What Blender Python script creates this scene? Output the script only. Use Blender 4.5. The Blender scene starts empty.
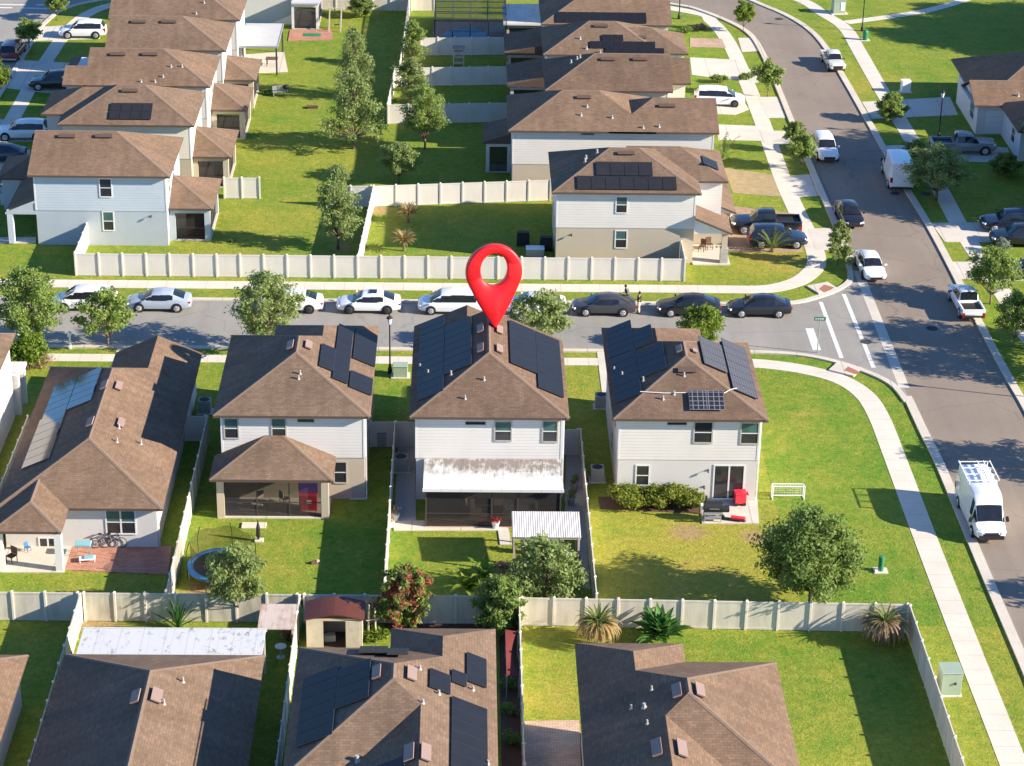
import bpy, bmesh, math, random
from mathutils import Vector, Matrix
R = math.radians
random.seed(7)
scene = bpy.context.scene
COL = scene.collection

# ------------------------------------------------------------------ camera
F_PX, CAM_H = 2300.0, 68.0
PITCH, YAW, ROLL = 0.4386697, 0.02424049, 0.01815196
_f = Vector((math.sin(YAW) * math.cos(PITCH), math.cos(YAW) * math.cos(PITCH), -math.sin(PITCH)))
_r0 = Vector((math.cos(YAW), -math.sin(YAW), 0))
_u0 = _r0.cross(_f)
_r = _r0 * math.cos(ROLL) + _u0 * math.sin(ROLL)
_u = _u0 * math.cos(ROLL) - _r0 * math.sin(ROLL)
cam_data = bpy.data.cameras.new('camera')
cam = bpy.data.objects.new('camera', cam_data)
COL.objects.link(cam)
cam.matrix_world = Matrix(((_r.x, _u.x, -_f.x, 0), (_r.y, _u.y, -_f.y, 0), (_r.z, _u.z, -_f.z, CAM_H), (0, 0, 0, 1)))
cam_data.sensor_width = 36.0
cam_data.lens = F_PX * 36.0 / 1024.0
cam_data.clip_start = 1.0
cam_data.clip_end = 3000.0
scene.camera = cam


def at(px, py, z=0.0):
    """survey helper: the point at height z seen at a pixel of the photograph"""
    d = _r * (px - 512) + _u * (383 - py) + _f * F_PX
    t = (z - CAM_H) / d.z
    return Vector((d.x * t, d.y * t, z))


def on_plane(px, py, n, c):
    d = _r * (px - 512) + _u * (383 - py) + _f * F_PX
    o = Vector((0, 0, CAM_H))
    t = (c - n.dot(o)) / n.dot(d)
    return o + d * t


# ------------------------------------------------------------------ nodes
class N:
    def __init__(s, name):
        s.m = bpy.data.materials.new(name)
        s.m.use_nodes = True
        s.t = s.m.node_tree
        s.n = s.t.nodes
        s.b = s.n['Principled BSDF']
        s.out = s.n['Material Output']

    def new(s, t, **k):
        n = s.n.new(t)
        for a, v in k.items():
            setattr(n, a, v)
        return n

    def ln(s, a, b):
        s.t.links.new(a, b)

    def put(s, sock, v):
        if isinstance(v, bpy.types.NodeSocket):
            s.ln(v, sock)
        elif v is not None:
            if hasattr(sock.default_value, '__len__') and len(sock.default_value) == 4 and len(v) == 3:
                v = (*v, 1)
            sock.default_value = v

    def math(s, op, a, b=None, c=None):
        n = s.new('ShaderNodeMath', operation=op)
        s.put(n.inputs[0], a)
        if b is not None:
            s.put(n.inputs[1], b)
        if c is not None:
            s.put(n.inputs[2], c)
        return n.outputs[0]

    def vmath(s, op, a, b=None):
        n = s.new('ShaderNodeVectorMath', operation=op)
        s.put(n.inputs[0], a)
        if b is not None:
            s.put(n.inputs[1], b)
        return n.outputs['Value'] if op in ('DISTANCE', 'LENGTH') else n.outputs[0]

    def pos(s):
        if not hasattr(s, 'g'):
            s.g = s.new('ShaderNodeNewGeometry')
        return s.g.outputs['Position']

    def obj(s):
        if not hasattr(s, 'tc'):
            s.tc = s.new('ShaderNodeTexCoord')
        return s.tc.outputs['Object']

    def sep(s, v):
        n = s.new('ShaderNodeSeparateXYZ')
        s.ln(v, n.inputs[0])
        return n.outputs

    def comb(s, x, y, z=0.0):
        n = s.new('ShaderNodeCombineXYZ')
        s.put(n.inputs[0], x)
        s.put(n.inputs[1], y)
        s.put(n.inputs[2], z)
        return n.outputs[0]

    def noise(s, v, scale, detail=3.0, rough=0.55):
        n = s.new('ShaderNodeTexNoise')
        s.ln(v, n.inputs['Vector'])
        n.inputs['Scale'].default_value = scale
        n.inputs['Detail'].default_value = detail
        n.inputs['Roughness'].default_value = rough
        return n.outputs['Fac']

    def ramp(s, f, lo, hi):
        n = s.new('ShaderNodeMapRange')
        s.put(n.inputs[0], f)
        n.inputs[1].default_value = lo
        n.inputs[2].default_value = hi
        return n.outputs[0]

    def mix(s, f, a, b, mode='MIX'):
        n = s.new('ShaderNodeMix', data_type='RGBA', blend_type=mode)
        s.put(n.inputs[0], f)
        s.put(n.inputs[6], a)
        s.put(n.inputs[7], b)
        return n.outputs[2]

    def scale(s, c, f):
        """colour times a scalar socket"""
        return s.mix(1.0, c, s.comb(f, f, f), 'MULTIPLY')

    def bump(s, h, strength=0.3, dist=0.02):
        n = s.new('ShaderNodeBump')
        n.inputs['Strength'].default_value = strength
        n.inputs['Distance'].default_value = dist
        s.ln(h, n.inputs['Height'])
        s.ln(n.outputs[0], s.b.inputs['Normal'])

    def done(s, col=None, rough=0.7, metal=0.0, spec=0.5):
        if col is not None:
            s.put(s.b.inputs['Base Color'], col)
        s.put(s.b.inputs['Roughness'], rough)
        s.b.inputs['Metallic'].default_value = metal
        s.b.inputs['Specular IOR Level'].default_value = spec
        return s.m


def plain(name, col, rough=0.7, var=0.12, sc=1.5, bump=0.15, bs=25, metal=0.0, spec=0.4):
    k = N(name)
    p = k.pos()
    f = k.math('ADD', k.math('MULTIPLY', k.noise(p, sc, 4), 2 * var), 1 - var)
    if bump:
        k.bump(k.noise(p, bs, 2), bump, 0.02)
    return k.done(k.scale((*col, 1), f), rough, metal, spec)


def shingle(name, col):
    k = N(name)
    p = k.pos()
    x, y, z = k.sep(p)
    nx, ny, nz = k.sep(k.g.outputs['Normal'])
    side = k.math('GREATER_THAN', k.math('ABSOLUTE', nx), k.math('ABSOLUTE', ny))
    u = k.math('ADD', k.math('MULTIPLY', side, y), k.math('MULTIPLY', k.math('SUBTRACT', 1.0, side), x))
    v = k.math('MULTIPLY', z, 2.6)
    uv = k.comb(u, v, 0.0)
    br = k.new('ShaderNodeTexBrick')
    k.ln(uv, br.inputs['Vector'])
    br.inputs['Scale'].default_value = 1.0
    br.inputs['Brick Width'].default_value = 0.34
    br.inputs['Row Height'].default_value = 0.16
    br.inputs['Mortar Size'].default_value = 0.012
    br.inputs['Color1'].default_value = (0.84, 0.84, 0.84, 1)
    br.inputs['Color2'].default_value = (1.14, 1.13, 1.12, 1)
    br.inputs['Mortar'].default_value = (0.72, 0.70, 0.68, 1)
    big = k.math('ADD', k.math('MULTIPLY', k.noise(p, 0.35, 4), 0.7), 0.65)
    streak = k.ramp(k.noise(k.comb(k.math('MULTIPLY', u, 1.6), k.math('MULTIPLY', v, 0.25), 0.0), 1.0, 3), 0.36, 0.62)
    c = k.mix(1.0, (*col, 1), br.outputs['Color'], 'MULTIPLY')
    c = k.scale(c, big)
    c = k.mix(k.math('MULTIPLY', k.math('SUBTRACT', 1.0, streak), 0.34), c, (col[0] * 0.5, col[1] * 0.5, col[2] * 0.5, 1))
    speck = k.math('ADD', k.math('MULTIPLY', k.noise(p, 7.0, 2, 0.7), 0.55), 0.73)
    c = k.scale(c, speck)
    h = k.math('ADD', k.math('MULTIPLY', br.outputs['Fac'], -1.0), k.noise(p, 14.0, 2, 0.7))
    h = k.math('ADD', h, k.math('MULTIPLY', k.math('FRACT', k.math('DIVIDE', v, 0.16)), -0.22))
    wav = k.math('SINE', k.math('ADD', k.math('MULTIPLY', u, 17.4), k.math('MULTIPLY', k.noise(k.comb(k.math('MULTIPLY', u, 0.8), v, 0.0), 2.0, 2), 2.5)))
    amp = k.math('MULTIPLY', side, k.ramp(k.noise(p, 1.1, 3), 0.3, 0.7))
    h = k.math('ADD', h, k.math('MULTIPLY', k.math('MULTIPLY', wav, amp), 0.75))
    k.bump(h, 0.26, 0.02)
    return k.done(c, 0.92, 0, 0.15)


def siding(name, col, lap=0.19, strength=0.5, var=0.08):
    k = N(name)
    p = k.pos()
    z = k.sep(p)[2]
    saw = k.math('FRACT', k.math('DIVIDE', z, lap))
    line = k.math('LESS_THAN', saw, 0.10)
    f = k.math('ADD', k.math('MULTIPLY', k.noise(p, 0.8, 4), 2 * var), 1 - var)
    f = k.math('MULTIPLY', f, k.math('SUBTRACT', 1.0, k.math('MULTIPLY', line, 0.2)))
    k.bump(k.math('MULTIPLY', saw, -1.0), strength, 0.02)
    return k.done(k.scale((*col, 1), f), 0.6, 0, 0.3)


def vinyl(name, col, dirt=0.25):
    k = N(name)
    p = k.pos()
    x, y, z = k.sep(p)
    g = k.math('FRACT', k.math('DIVIDE', k.math('ADD', x, y), 0.16))
    line = k.math('LESS_THAN', g, 0.09)
    st = k.ramp(k.noise(k.comb(k.math('MULTIPLY', k.math('ADD', x, y), 2.2), 0.0, k.math('MULTIPLY', z, 0.5)), 1.0, 4), 0.42, 0.72)
    f = k.math('ADD', k.math('MULTIPLY', k.noise(p, 0.5, 4), 0.2), 0.9)
    c = k.scale((*col, 1), k.math('MULTIPLY', f, k.math('SUBTRACT', 1.0, k.math('MULTIPLY', line, 0.07))))
    c = k.mix(k.math('MULTIPLY', st, dirt), c, (0.27, 0.25, 0.19, 1))
    return k.done(c, 0.5, 0, 0.35)


def foliage(name, a, b, trans=0.52, odd=None):
    k = N(name)
    k.pos()
    rnd_ = k.g.outputs['Random Per Island']
    c = k.mix(rnd_, (*a, 1), (*b, 1))
    if odd:
        patch = k.math('ADD', k.math('MULTIPLY', rnd_, 0.25), k.noise(k.obj(), 1.1, 2))
        c = k.mix(k.ramp(patch, 0.62, 0.72), c, (*odd, 1))
    c = k.scale(c, k.math('ADD', k.math('MULTIPLY', k.noise(k.obj(), 1.3, 2), 0.5), 0.85))
    k.done(c, 0.55, 0, 0.25)
    tr = k.new('ShaderNodeBsdfTranslucent')
    k.ln(c, tr.inputs['Color'])
    mx = k.new('ShaderNodeMixShader')
    mx.inputs[0].default_value = trans
    k.ln(k.b.outputs[0], mx.inputs[1])
    k.ln(tr.outputs[0], mx.inputs[2])
    k.ln(mx.outputs[0], k.out.inputs[0])
    return k.m


def lawn_mat():
    k = N('lawn_grass')
    p = k.pos()
    x, y, z = k.sep(p)
    big = k.noise(p, 0.07, 3)
    mid = k.noise(p, 0.45, 5, 0.6)
    fine = k.noise(p, 2.4, 4, 0.7)
    tiny = k.noise(p, 6.5, 3, 0.85)
    f = k.math('ADD', k.math('MULTIPLY', big, 0.6), k.math('MULTIPLY', mid, 0.6))
    spots = [(14.5, 120.0, 9.0, 0.24), (22.0, 140.0, 8.0, 0.14), (-12.0, 119.0, 4.5, 0.16), (24.5, 168.5, 5.0, 0.40), (22.5, 176.0, 3.2, 0.55),
             (-18.0, 166.5, 7.0, 0.16), (-14.0, 178.0, 7.0, 0.10), (5.0, 104.0, 3.5, 0.22), (-25.0, 117.0, 4.0, 0.08), (40.0, 214.0, 5.0, 0.25)]
    dry = None
    for sx, sy, sr, amp in spots:
        d = k.vmath('DISTANCE', p, (sx, sy, 0))
        s = k.math('MULTIPLY', k.math('SUBTRACT', 1.0, k.ramp(d, 0.0, sr)), amp)
        dry = s if dry is None else k.math('ADD', dry, s)
    cell = k.new('ShaderNodeTexWhiteNoise', noise_dimensions='2D')
    k.ln(k.comb(k.math('FLOOR', k.math('DIVIDE', k.math('ADD', x, 4.32), 12.05)), k.math('FLOOR', k.math('DIVIDE', k.math('SUBTRACT', y, 112.6), 38.0)), 0.0), cell.inputs['Vector'])
    f = k.math('ADD', f, k.math('MULTIPLY', k.math('MULTIPLY', k.math('SUBTRACT', cell.outputs['Value'], 0.5), k.math('LESS_THAN', y, 150.0)), 0.22))
    g = k.ramp(k.math('ADD', k.math('ADD', f, dry), k.math('MULTIPLY', k.math('SUBTRACT', k.noise(p, 1.4, 4, 0.7), 0.5), 0.75)), 0.40, 0.86)
    c = k.mix(g, (0.100, 0.184, 0.021, 1), (0.260, 0.244, 0.038, 1))
    straw = k.ramp(k.math('ADD', k.math('ADD', k.math('MULTIPLY', mid, 0.9), k.math('MULTIPLY', k.noise(p, 2.2, 4, 0.75), 0.40)), dry), 0.80, 1.10)
    c = k.mix(k.math('MULTIPLY', straw, 0.8), c, (0.34, 0.235, 0.070, 1))
    for sx, sy, sr in ((32.3, 119.6, 1.3), (-14.6, 115.6, 2.2), (23.0, 175.5, 2.0), (14.0, 123.6, 1.5), (-9.5, 170.0, 1.2), (27.6, 160.8, 1.0), (-20.4, 112.2, 1.6), (-6.9, 178.4, 1.4), (24.6, 112.9, 1.2), (18.0, 123.0, 1.2)):
        d = k.math('DIVIDE', k.vmath('DISTANCE', p, (sx, sy, 0)), sr)
        s = k.ramp(k.math('SUBTRACT', k.math('ADD', k.noise(p, 1.9, 4, 0.7), 0.45), d), 0.0, 0.5)
        c = k.mix(k.math('MULTIPLY', s, 0.75), c, (0.30, 0.19, 0.105, 1))
    c = k.scale(c, k.math('ADD', k.math('MULTIPLY', fine, 1.0), 0.55))
    c = k.scale(c, k.math('ADD', k.math('MULTIPLY', tiny, 1.7), 0.22))
    k.bump(k.math('ADD', fine, tiny), 0.8, 0.06)
    return k.done(c, 0.9, 0, 0.1)


def asphalt(name, col):
    k = N(name)
    p = k.pos()
    x, y, z = k.sep(p)
    pat = k.math('ADD', k.math('MULTIPLY', k.noise(p, 0.16, 5, 0.6), 0.5), 0.75)
    trk = k.noise(k.comb(k.math('MULTIPLY', x, 0.9), k.math('MULTIPLY', y, 0.03), 0.0), 1.0, 3)
    c = k.scale((*col, 1), k.math('MULTIPLY', pat, k.math('ADD', k.math('MULTIPLY', trk, 0.3), 0.85)))
    c = k.scale(c, k.math('ADD', k.math('MULTIPLY', k.noise(p, 9.0, 2, 0.8), 0.5), 0.75))
    crack = k.new('ShaderNodeTexVoronoi', feature='DISTANCE_TO_EDGE')
    k.ln(k.vmath('ADD', p, k.comb(k.math('MULTIPLY', k.noise(p, 0.5, 3), 3.0), 0.0, 0.0)), crack.inputs['Vector'])
    crack.inputs['Scale'].default_value = 0.11
    cr = k.math('LESS_THAN', crack.outputs['Distance'], 0.0045)
    c = k.mix(k.math('MULTIPLY', cr, 0.2), c, (0.03, 0.03, 0.03, 1))
    k.bump(k.noise(p, 20.0, 2), 0.25, 0.02)
    return k.done(c, 0.85, 0, 0.25)


def concrete(name, col, joint=1.5, rot=False):
    k = N(name)
    p = k.pos()
    x, y, z = k.sep(p)
    jx = k.math('LESS_THAN', k.math('FRACT', k.math('DIVIDE', y if rot else x, joint)), 0.022)
    f = k.math('ADD', k.math('MULTIPLY', k.noise(p, 0.5, 5, 0.6), 0.4), 0.8)
    f = k.math('MULTIPLY', f, k.math('ADD', k.math('MULTIPLY', k.noise(p, 6.0, 3, 0.7), 0.3), 0.85))
    c = k.scale((*col, 1), k.math('MULTIPLY', f, k.math('SUBTRACT', 1.0, k.math('MULTIPLY', jx, 0.35))))
    k.bump(k.noise(p, 18.0, 2), 0.15, 0.02)
    return k.done(c, 0.85, 0, 0.25)


def pavers(name, a, b, w=0.3):
    k = N(name)
    br = k.new('ShaderNodeTexBrick')
    k.ln(k.pos(), br.inputs['Vector'])
    br.inputs['Scale'].default_value = 1.0
    br.inputs['Brick Width'].default_value = w
    br.inputs['Row Height'].default_value = w * 0.5
    br.inputs['Mortar Size'].default_value = 0.01
    br.inputs['Color1'].default_value = (*a, 1)
    br.inputs['Color2'].default_value = (*b, 1)
    br.inputs['Mortar'].default_value = (a[0] * 0.5, a[1] * 0.5, a[2] * 0.5, 1)
    c = k.scale(br.outputs['Color'], k.math('ADD', k.math('MULTIPLY', k.noise(k.pos(), 0.8, 4), 0.6), 0.7))
    return k.done(c, 0.85, 0, 0.2)


def solar(name, col, cell=0.0, line=(0.35, 0.36, 0.4)):
    k = N(name)
    if cell:
        x, y, z = k.sep(k.obj())
        def ln(v, off=0.0):
            return k.math('LESS_THAN', k.math('FRACT', k.math('DIVIDE', k.math('ADD', v, off + 50.0), cell)), 0.13)
        li = k.math('MAXIMUM', ln(x), ln(y))
        c = k.mix(k.math('MULTIPLY', li, 0.4), (*col, 1), (*line, 1))
    else:
        c = k.scale((*col, 1), k.math('ADD', k.math('MULTIPLY', k.noise(k.pos(), 1.5, 3), 0.5), 0.75))
    return k.done(c, 0.4, 0, 0.16)


def stained_metal(name, col, dirt_col, ribs=0.6, amount=0.6, axis=0, rough=0.5, fine=0.0, lo=0.5, along=0.35, shade=0.22, grad=None):
    """roof sheets: seams, each sheet a little different, and mildew that runs along the sheets"""
    k = N(name)
    p = k.pos()
    x, y, z = k.sep(p)
    u, v = ((x, y), (y, x))[axis]
    q = k.math('DIVIDE', u, ribs)
    seam = k.math('LESS_THAN', k.math('FRACT', q), 0.05)
    sheet_ = k.noise(k.comb(k.math('MULTIPLY', k.math('FLOOR', q), 3.7), 0.0, 0.0), 1.0, 0)
    run = k.noise(k.comb(k.math('MULTIPLY', u, 2.6), k.math('MULTIPLY', v, along), 0.0), 1.0, 5, 0.65)
    blot = k.noise(p, 0.9, 4, 0.6)
    m = k.math('ADD', k.math('MULTIPLY', run, 0.55), k.math('MULTIPLY', blot, 0.45))
    m = k.math('ADD', m, k.math('MULTIPLY', k.math('SUBTRACT', sheet_, 0.5), 0.25))
    if fine:
        m = k.math('ADD', m, k.math('MULTIPLY', k.math('SUBTRACT', k.noise(k.comb(k.math('MULTIPLY', u, 5.0), k.math('MULTIPLY', v, 2.2), 0.0), 0.75, 3, 0.8), 0.5), fine))
    if grad:
        m = k.math('ADD', m, k.math('MULTIPLY', k.math('SUBTRACT', k.ramp(y, grad[0], grad[1]), 0.5), grad[2]))
    b = k.ramp(m, lo, lo + 0.2)
    c = k.mix(k.math('MULTIPLY', b, amount), (*col, 1), (*dirt_col, 1))
    c = k.scale(c, k.math('ADD', k.math('MULTIPLY', sheet_, shade), 1.0 - shade * 0.5))
    c = k.scale(c, k.math('SUBTRACT', 1.0, k.math('MULTIPLY', seam, 0.16)))
    return k.done(c, rough, 0, 0.3)


def screen_mat(name, col, alpha):
    k = N(name)
    k.done((*col, 1), 0.8, 0, 0.1)
    k.b.inputs['Alpha'].default_value = alpha
    return k.m


def glass_mat(name, col, rough=0.08):
    k = N(name)
    c = k.scale((*col, 1), k.math('ADD', k.math('MULTIPLY', k.noise(k.pos(), 1.7, 2), 0.9), 0.5))
    return k.done(c, rough, 0, 0.6)


def paint(name, col, metal=0.0):
    k = N(name)
    c = k.scale((*col, 1), k.math('ADD', k.math('MULTIPLY', k.noise(k.pos(), 2.5, 3), 0.12), 0.94))
    k.done(c, 0.32, metal, 0.5)
    k.b.inputs['Coat Weight'].default_value = 0.6
    k.b.inputs['Coat Roughness'].default_value = 0.06
    return k.m


# ------------------------------------------------------------------ palette
M = {}
M['lawn'] = lawn_mat()
M['asphalt'] = asphalt('asphalt_grey', (0.272, 0.254, 0.226))
M['asphalt2'] = asphalt('asphalt_worn_brown', (0.240, 0.194, 0.154))
M['concrete'] = concrete('concrete_pale', (0.60, 0.54, 0.455), 1.5)
M['concrete_y'] = concrete('concrete_pale_along', (0.60, 0.54, 0.455), 1.5, True)
M['kerb'] = concrete('kerb_concrete', (0.54, 0.485, 0.405), 3.0)
M['drive'] = concrete('driveway_concrete', (0.55, 0.50, 0.43), 3.0)
M['paver_brown'] = pavers('paver_brown', (0.36, 0.24, 0.16), (0.44, 0.31, 0.21))
M['dirt'] = plain('worn_soil_and_dry_grass', (0.33, 0.25, 0.13), 0.95, 0.4, 1.6, 0.8, 12)
M['paver_tan'] = pavers('paver_tan', (0.40, 0.28, 0.20), (0.47, 0.34, 0.25))
M['paver_pink'] = pavers('paver_pink', (0.42, 0.19, 0.13), (0.50, 0.26, 0.18))
M['paver_grey'] = pavers('paver_grey', (0.50, 0.34, 0.25), (0.58, 0.42, 0.32))
M['tactile'] = plain('tactile_red', (0.34, 0.14, 0.09), 0.8, 0.2, 4)
M['mark'] = plain('road_paint_white', (0.62, 0.61, 0.57), 0.7, 0.2, 2.5)
M['mulch'] = plain('mulch_brown', (0.10, 0.055, 0.035), 0.95, 0.4, 4, 0.8, 14)
M['stone'] = plain('river_stone', (0.40, 0.37, 0.34), 0.9, 0.4, 5, 0.8, 9)
M['shingle'] = shingle('shingle_brown', (0.188, 0.127, 0.088))
M['shingle_b'] = shingle('shingle_brown_dark', (0.166, 0.109, 0.076))
M['shingle_c'] = shingle('shingle_brown_red', (0.200, 0.131, 0.088))
M['shingle_cap'] = plain('shingle_cap', (0.188, 0.129, 0.092), 0.9, 0.25, 4, 0.3, 20)
M['fascia'] = plain('fascia_brown', (0.10, 0.065, 0.05), 0.6, 0.1)
M['soffit'] = plain('soffit_white', (0.55, 0.55, 0.53), 0.7, 0.05)
M['vent'] = plain('vent_metal_pink', (0.27, 0.185, 0.155), 0.6, 0.1)
M['pipe'] = plain('pipe_lead', (0.36, 0.34, 0.32), 0.5, 0.1)
M['side_white'] = siding('siding_white', (0.66, 0.62, 0.57), 0.21, 0.6)
M['side_grey'] = siding('siding_pale_grey', (0.60, 0.66, 0.65), 0.21, 0.6)
M['side_blue'] = siding('siding_pale_blue', (0.465, 0.52, 0.57), 0.21, 0.6)
M['side_cream'] = siding('siding_cream', (0.68, 0.62, 0.50), 0.21, 0.6)
M['stucco_white'] = plain('stucco_white', (0.59, 0.56, 0.525), 0.85, 0.06, 0.8, 0.4, 18)
M['stucco_beige'] = plain('stucco_beige', (0.47, 0.40, 0.30), 0.85, 0.08, 0.8, 0.4, 18)
M['stucco_grey'] = plain('stucco_grey', (0.48, 0.48, 0.46), 0.85, 0.08, 0.8, 0.4, 18)
M['stucco_blue'] = plain('stucco_blue', (0.405, 0.445, 0.475), 0.85, 0.08, 0.8, 0.4, 18)
M['trim'] = plain('trim_white', (0.68, 0.67, 0.65), 0.5, 0.04)
M['trim_tan'] = plain('trim_tan', (0.42, 0.39, 0.34), 0.6, 0.05)
M['glass'] = glass_mat('window_glass_dark', (0.030, 0.032, 0.036))
M['glass_teal'] = glass_mat('window_blind_teal', (0.060, 0.125, 0.115), 0.2)
M['screen'] = screen_mat('insect_screen', (0.030, 0.028, 0.027), 0.80)
M['screen_light'] = screen_mat('pool_screen', (0.03, 0.03, 0.035), 0.33)
M['bronze'] = plain('bronze_aluminium', (0.06, 0.05, 0.045), 0.5, 0.1)
M['solar_black'] = solar('solar_black', (0.0155, 0.0165, 0.021))
M['solar_blue'] = solar('solar_blue', (0.017, 0.019, 0.028))
M['solar_grey'] = solar('solar_grey_cells', (0.060, 0.056, 0.066), 0.17, (0.26, 0.25, 0.27))
M['solar_cell'] = solar('solar_cells', (0.022, 0.024, 0.035), 0.33, (0.45, 0.44, 0.44))
M['solar_edge'] = plain('solar_edge', (0.035, 0.036, 0.04), 0.4, 0.05)
M['pool_mat'] = solar('pool_heating_mat', (0.024, 0.025, 0.029))
M['conduit'] = plain('conduit_white', (0.72, 0.68, 0.62), 0.5, 0.05)
M['fence'] = vinyl('vinyl_white', (0.65, 0.61, 0.545), 0.10)
M['fence_cream'] = vinyl('vinyl_cream', (0.64, 0.58, 0.48), 0.35)
M['fence_mossy'] = vinyl('vinyl_mossy', (0.55, 0.51, 0.42), 0.75)
M['fence_post'] = plain('vinyl_post', (0.67, 0.62, 0.54), 0.45, 0.08, 1.0, 0)
M['alu_white'] = stained_metal('white_roof_panels_mildewed', (0.66, 0.65, 0.62), (0.14, 0.105, 0.08), 1.22, 0.85, 0, lo=0.50, fine=0.45, grad=(124.2, 126.6, 0.34))
M['alu_spot'] = stained_metal('white_roof_panels_spotted', (0.54, 0.54, 0.54), (0.12, 0.12, 0.12), 1.22, 0.8, 0, lo=0.575, fine=1.2, along=0.9, shade=0.1)
M['alu_corr'] = stained_metal('corrugated_pale', (0.66, 0.62, 0.57), (0.34, 0.29, 0.24), 0.16, 0.5, 0, lo=0.45)
M['alu_clean'] = stained_metal('white_roof_panels', (0.50, 0.49, 0.48), (0.36, 0.36, 0.36), 0.6, 0.5, 1)
M['alu_rust'] = stained_metal('rusty_pink_sheet', (0.50, 0.42, 0.37), (0.32, 0.17, 0.10), 0.16, 0.9, 0, lo=0.46, fine=0.3)
M['red_sheet'] = stained_metal('dark_red_sheet', (0.11, 0.034, 0.021), (0.05, 0.02, 0.018), 0.3, 0.6, 0, 0.45)
M['wood_pale'] = plain('pale_boards', (0.50, 0.43, 0.34), 0.8, 0.25, 3)
M['wood_dark'] = plain('dark_wood', (0.12, 0.07, 0.045), 0.8, 0.25, 3)
M['black'] = plain('black_matt', (0.018, 0.018, 0.02), 0.6, 0.1)
M['rubber'] = plain('tyre_rubber', (0.022, 0.022, 0.024), 0.85, 0.1)
M['rim'] = plain('alloy_rim', (0.58, 0.58, 0.60), 0.35, 0.05, 1.5, 0, metal=0.6)
M['dark_rim'] = plain('dark_rim', (0.10, 0.10, 0.11), 0.35, 0.05, 1.5, 0, metal=0.6)
M['steel'] = plain('steel_grey', (0.42, 0.43, 0.44), 0.4, 0.1, 2, 0, metal=0.5)
M['car_glass'] = glass_mat('car_glass', (0.016, 0.018, 0.022), 0.05)
M['lamp_clear'] = plain('lamp_clear', (0.75, 0.76, 0.78), 0.15, 0.05, 1.5, 0)
M['lamp_red'] = plain('lamp_red', (0.36, 0.015, 0.012), 0.2, 0.05, 1.5, 0)
M['red_pin'] = plain('glossy_red', (0.72, 0.010, 0.014), 0.38, 0.02, 1.0, 0, spec=0.35)
M['red'] = plain('red_plastic', (0.62, 0.03, 0.05), 0.4, 0.1)
M['purple'] = plain('purple_plastic', (0.16, 0.09, 0.38), 0.4, 0.1)
M['green_sign'] = plain('sign_green', (0.01, 0.15, 0.10), 0.5, 0.05)
M['white'] = plain('white_plastic', (0.78, 0.78, 0.78), 0.45, 0.05)
M['util_green'] = plain('utility_green', (0.30, 0.37, 0.28), 0.5, 0.1)
M['util_dark_green'] = plain('pedestal_green', (0.03, 0.20, 0.09), 0.5, 0.1)
M['ac_grey'] = plain('ac_grey', (0.36, 0.35, 0.33), 0.6, 0.1)
M['orange'] = plain('orange_cloth', (0.62, 0.13, 0.05), 0.8, 0.1)
M['silver_blue'] = plain('bin_lid_blue', (0.20, 0.24, 0.36), 0.5, 0.1)
M['turquoise'] = plain('turquoise_cloth', (0.20, 0.42, 0.47), 0.7, 0.15)
M['blue'] = plain('blue_vinyl', (0.035, 0.16, 0.36), 0.5, 0.15)
M['water'] = glass_mat('pool_water', (0.03, 0.20, 0.30), 0.03)
M['net'] = screen_mat('trampoline_net', (0.05, 0.045, 0.02), 0.46)
M['sail_red'] = plain('red_canvas', (0.15, 0.026, 0.022), 0.8, 0.12)
M['bark'] = plain('bark', (0.16, 0.115, 0.085), 0.95, 0.3, 5, 0.7, 10)
M['bark_pale'] = plain('bark_pale', (0.30, 0.255, 0.20), 0.95, 0.3, 5, 0.5, 10)
M['leaf_oak'] = foliage('leaves_oak', (0.140, 0.225, 0.046), (0.315, 0.380, 0.100))
M['leaf_dark'] = foliage('leaves_dark', (0.115, 0.190, 0.042), (0.275, 0.340, 0.095))
M['leaf_olive'] = foliage('leaves_olive', (0.160, 0.230, 0.068), (0.330, 0.380, 0.135))
M['leaf_bright'] = foliage('leaves_bright', (0.100, 0.175, 0.018), (0.235, 0.300, 0.045))
M['leaf_croton'] = foliage('leaves_croton', (0.12, 0.21, 0.04), (0.24, 0.32, 0.07), 0.45, (0.38, 0.10, 0.08))
M['leaf_hedge'] = foliage('leaves_hedge', (0.11, 0.165, 0.022), (0.29, 0.31, 0.050))
M['leaf_gloss'] = foliage('leaves_glossy', (0.030, 0.105, 0.020), (0.12, 0.25, 0.06))
M['leaf_straw'] = foliage('leaves_straw', (0.34, 0.25, 0.10), (0.50, 0.36, 0.17))
M['leaf_palm'] = foliage('leaves_palm', (0.10, 0.17, 0.04), (0.24, 0.27, 0.09))
M['leaf_agave'] = foliage('leaves_agave', (0.26, 0.20, 0.08), (0.46, 0.34, 0.15))
M['leaf_pink'] = foliage('leaves_pinkbrown', (0.30, 0.21, 0.12), (0.44, 0.31, 0.22))
M['leaf_grey'] = foliage('leaves_greygreen', (0.20, 0.25, 0.19), (0.30, 0.34, 0.26))
M['skin'] = plain('skin', (0.42, 0.26, 0.18), 0.6, 0.05)
M['hair'] = plain('hair_dark', (0.02, 0.015, 0.012), 0.6, 0.1)
M['shirt_black'] = plain('shirt_black', (0.015, 0.015, 0.017), 0.85, 0.1)
M['shirt_green'] = plain('shirt_grey_green', (0.10, 0.125, 0.105), 0.85, 0.1)
M['cloth_cream'] = plain('cloth_cream', (0.60, 0.54, 0.40), 0.85, 0.1)
M['cloth_dark'] = plain('cloth_dark', (0.04, 0.04, 0.05), 0.85, 0.1)
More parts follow.
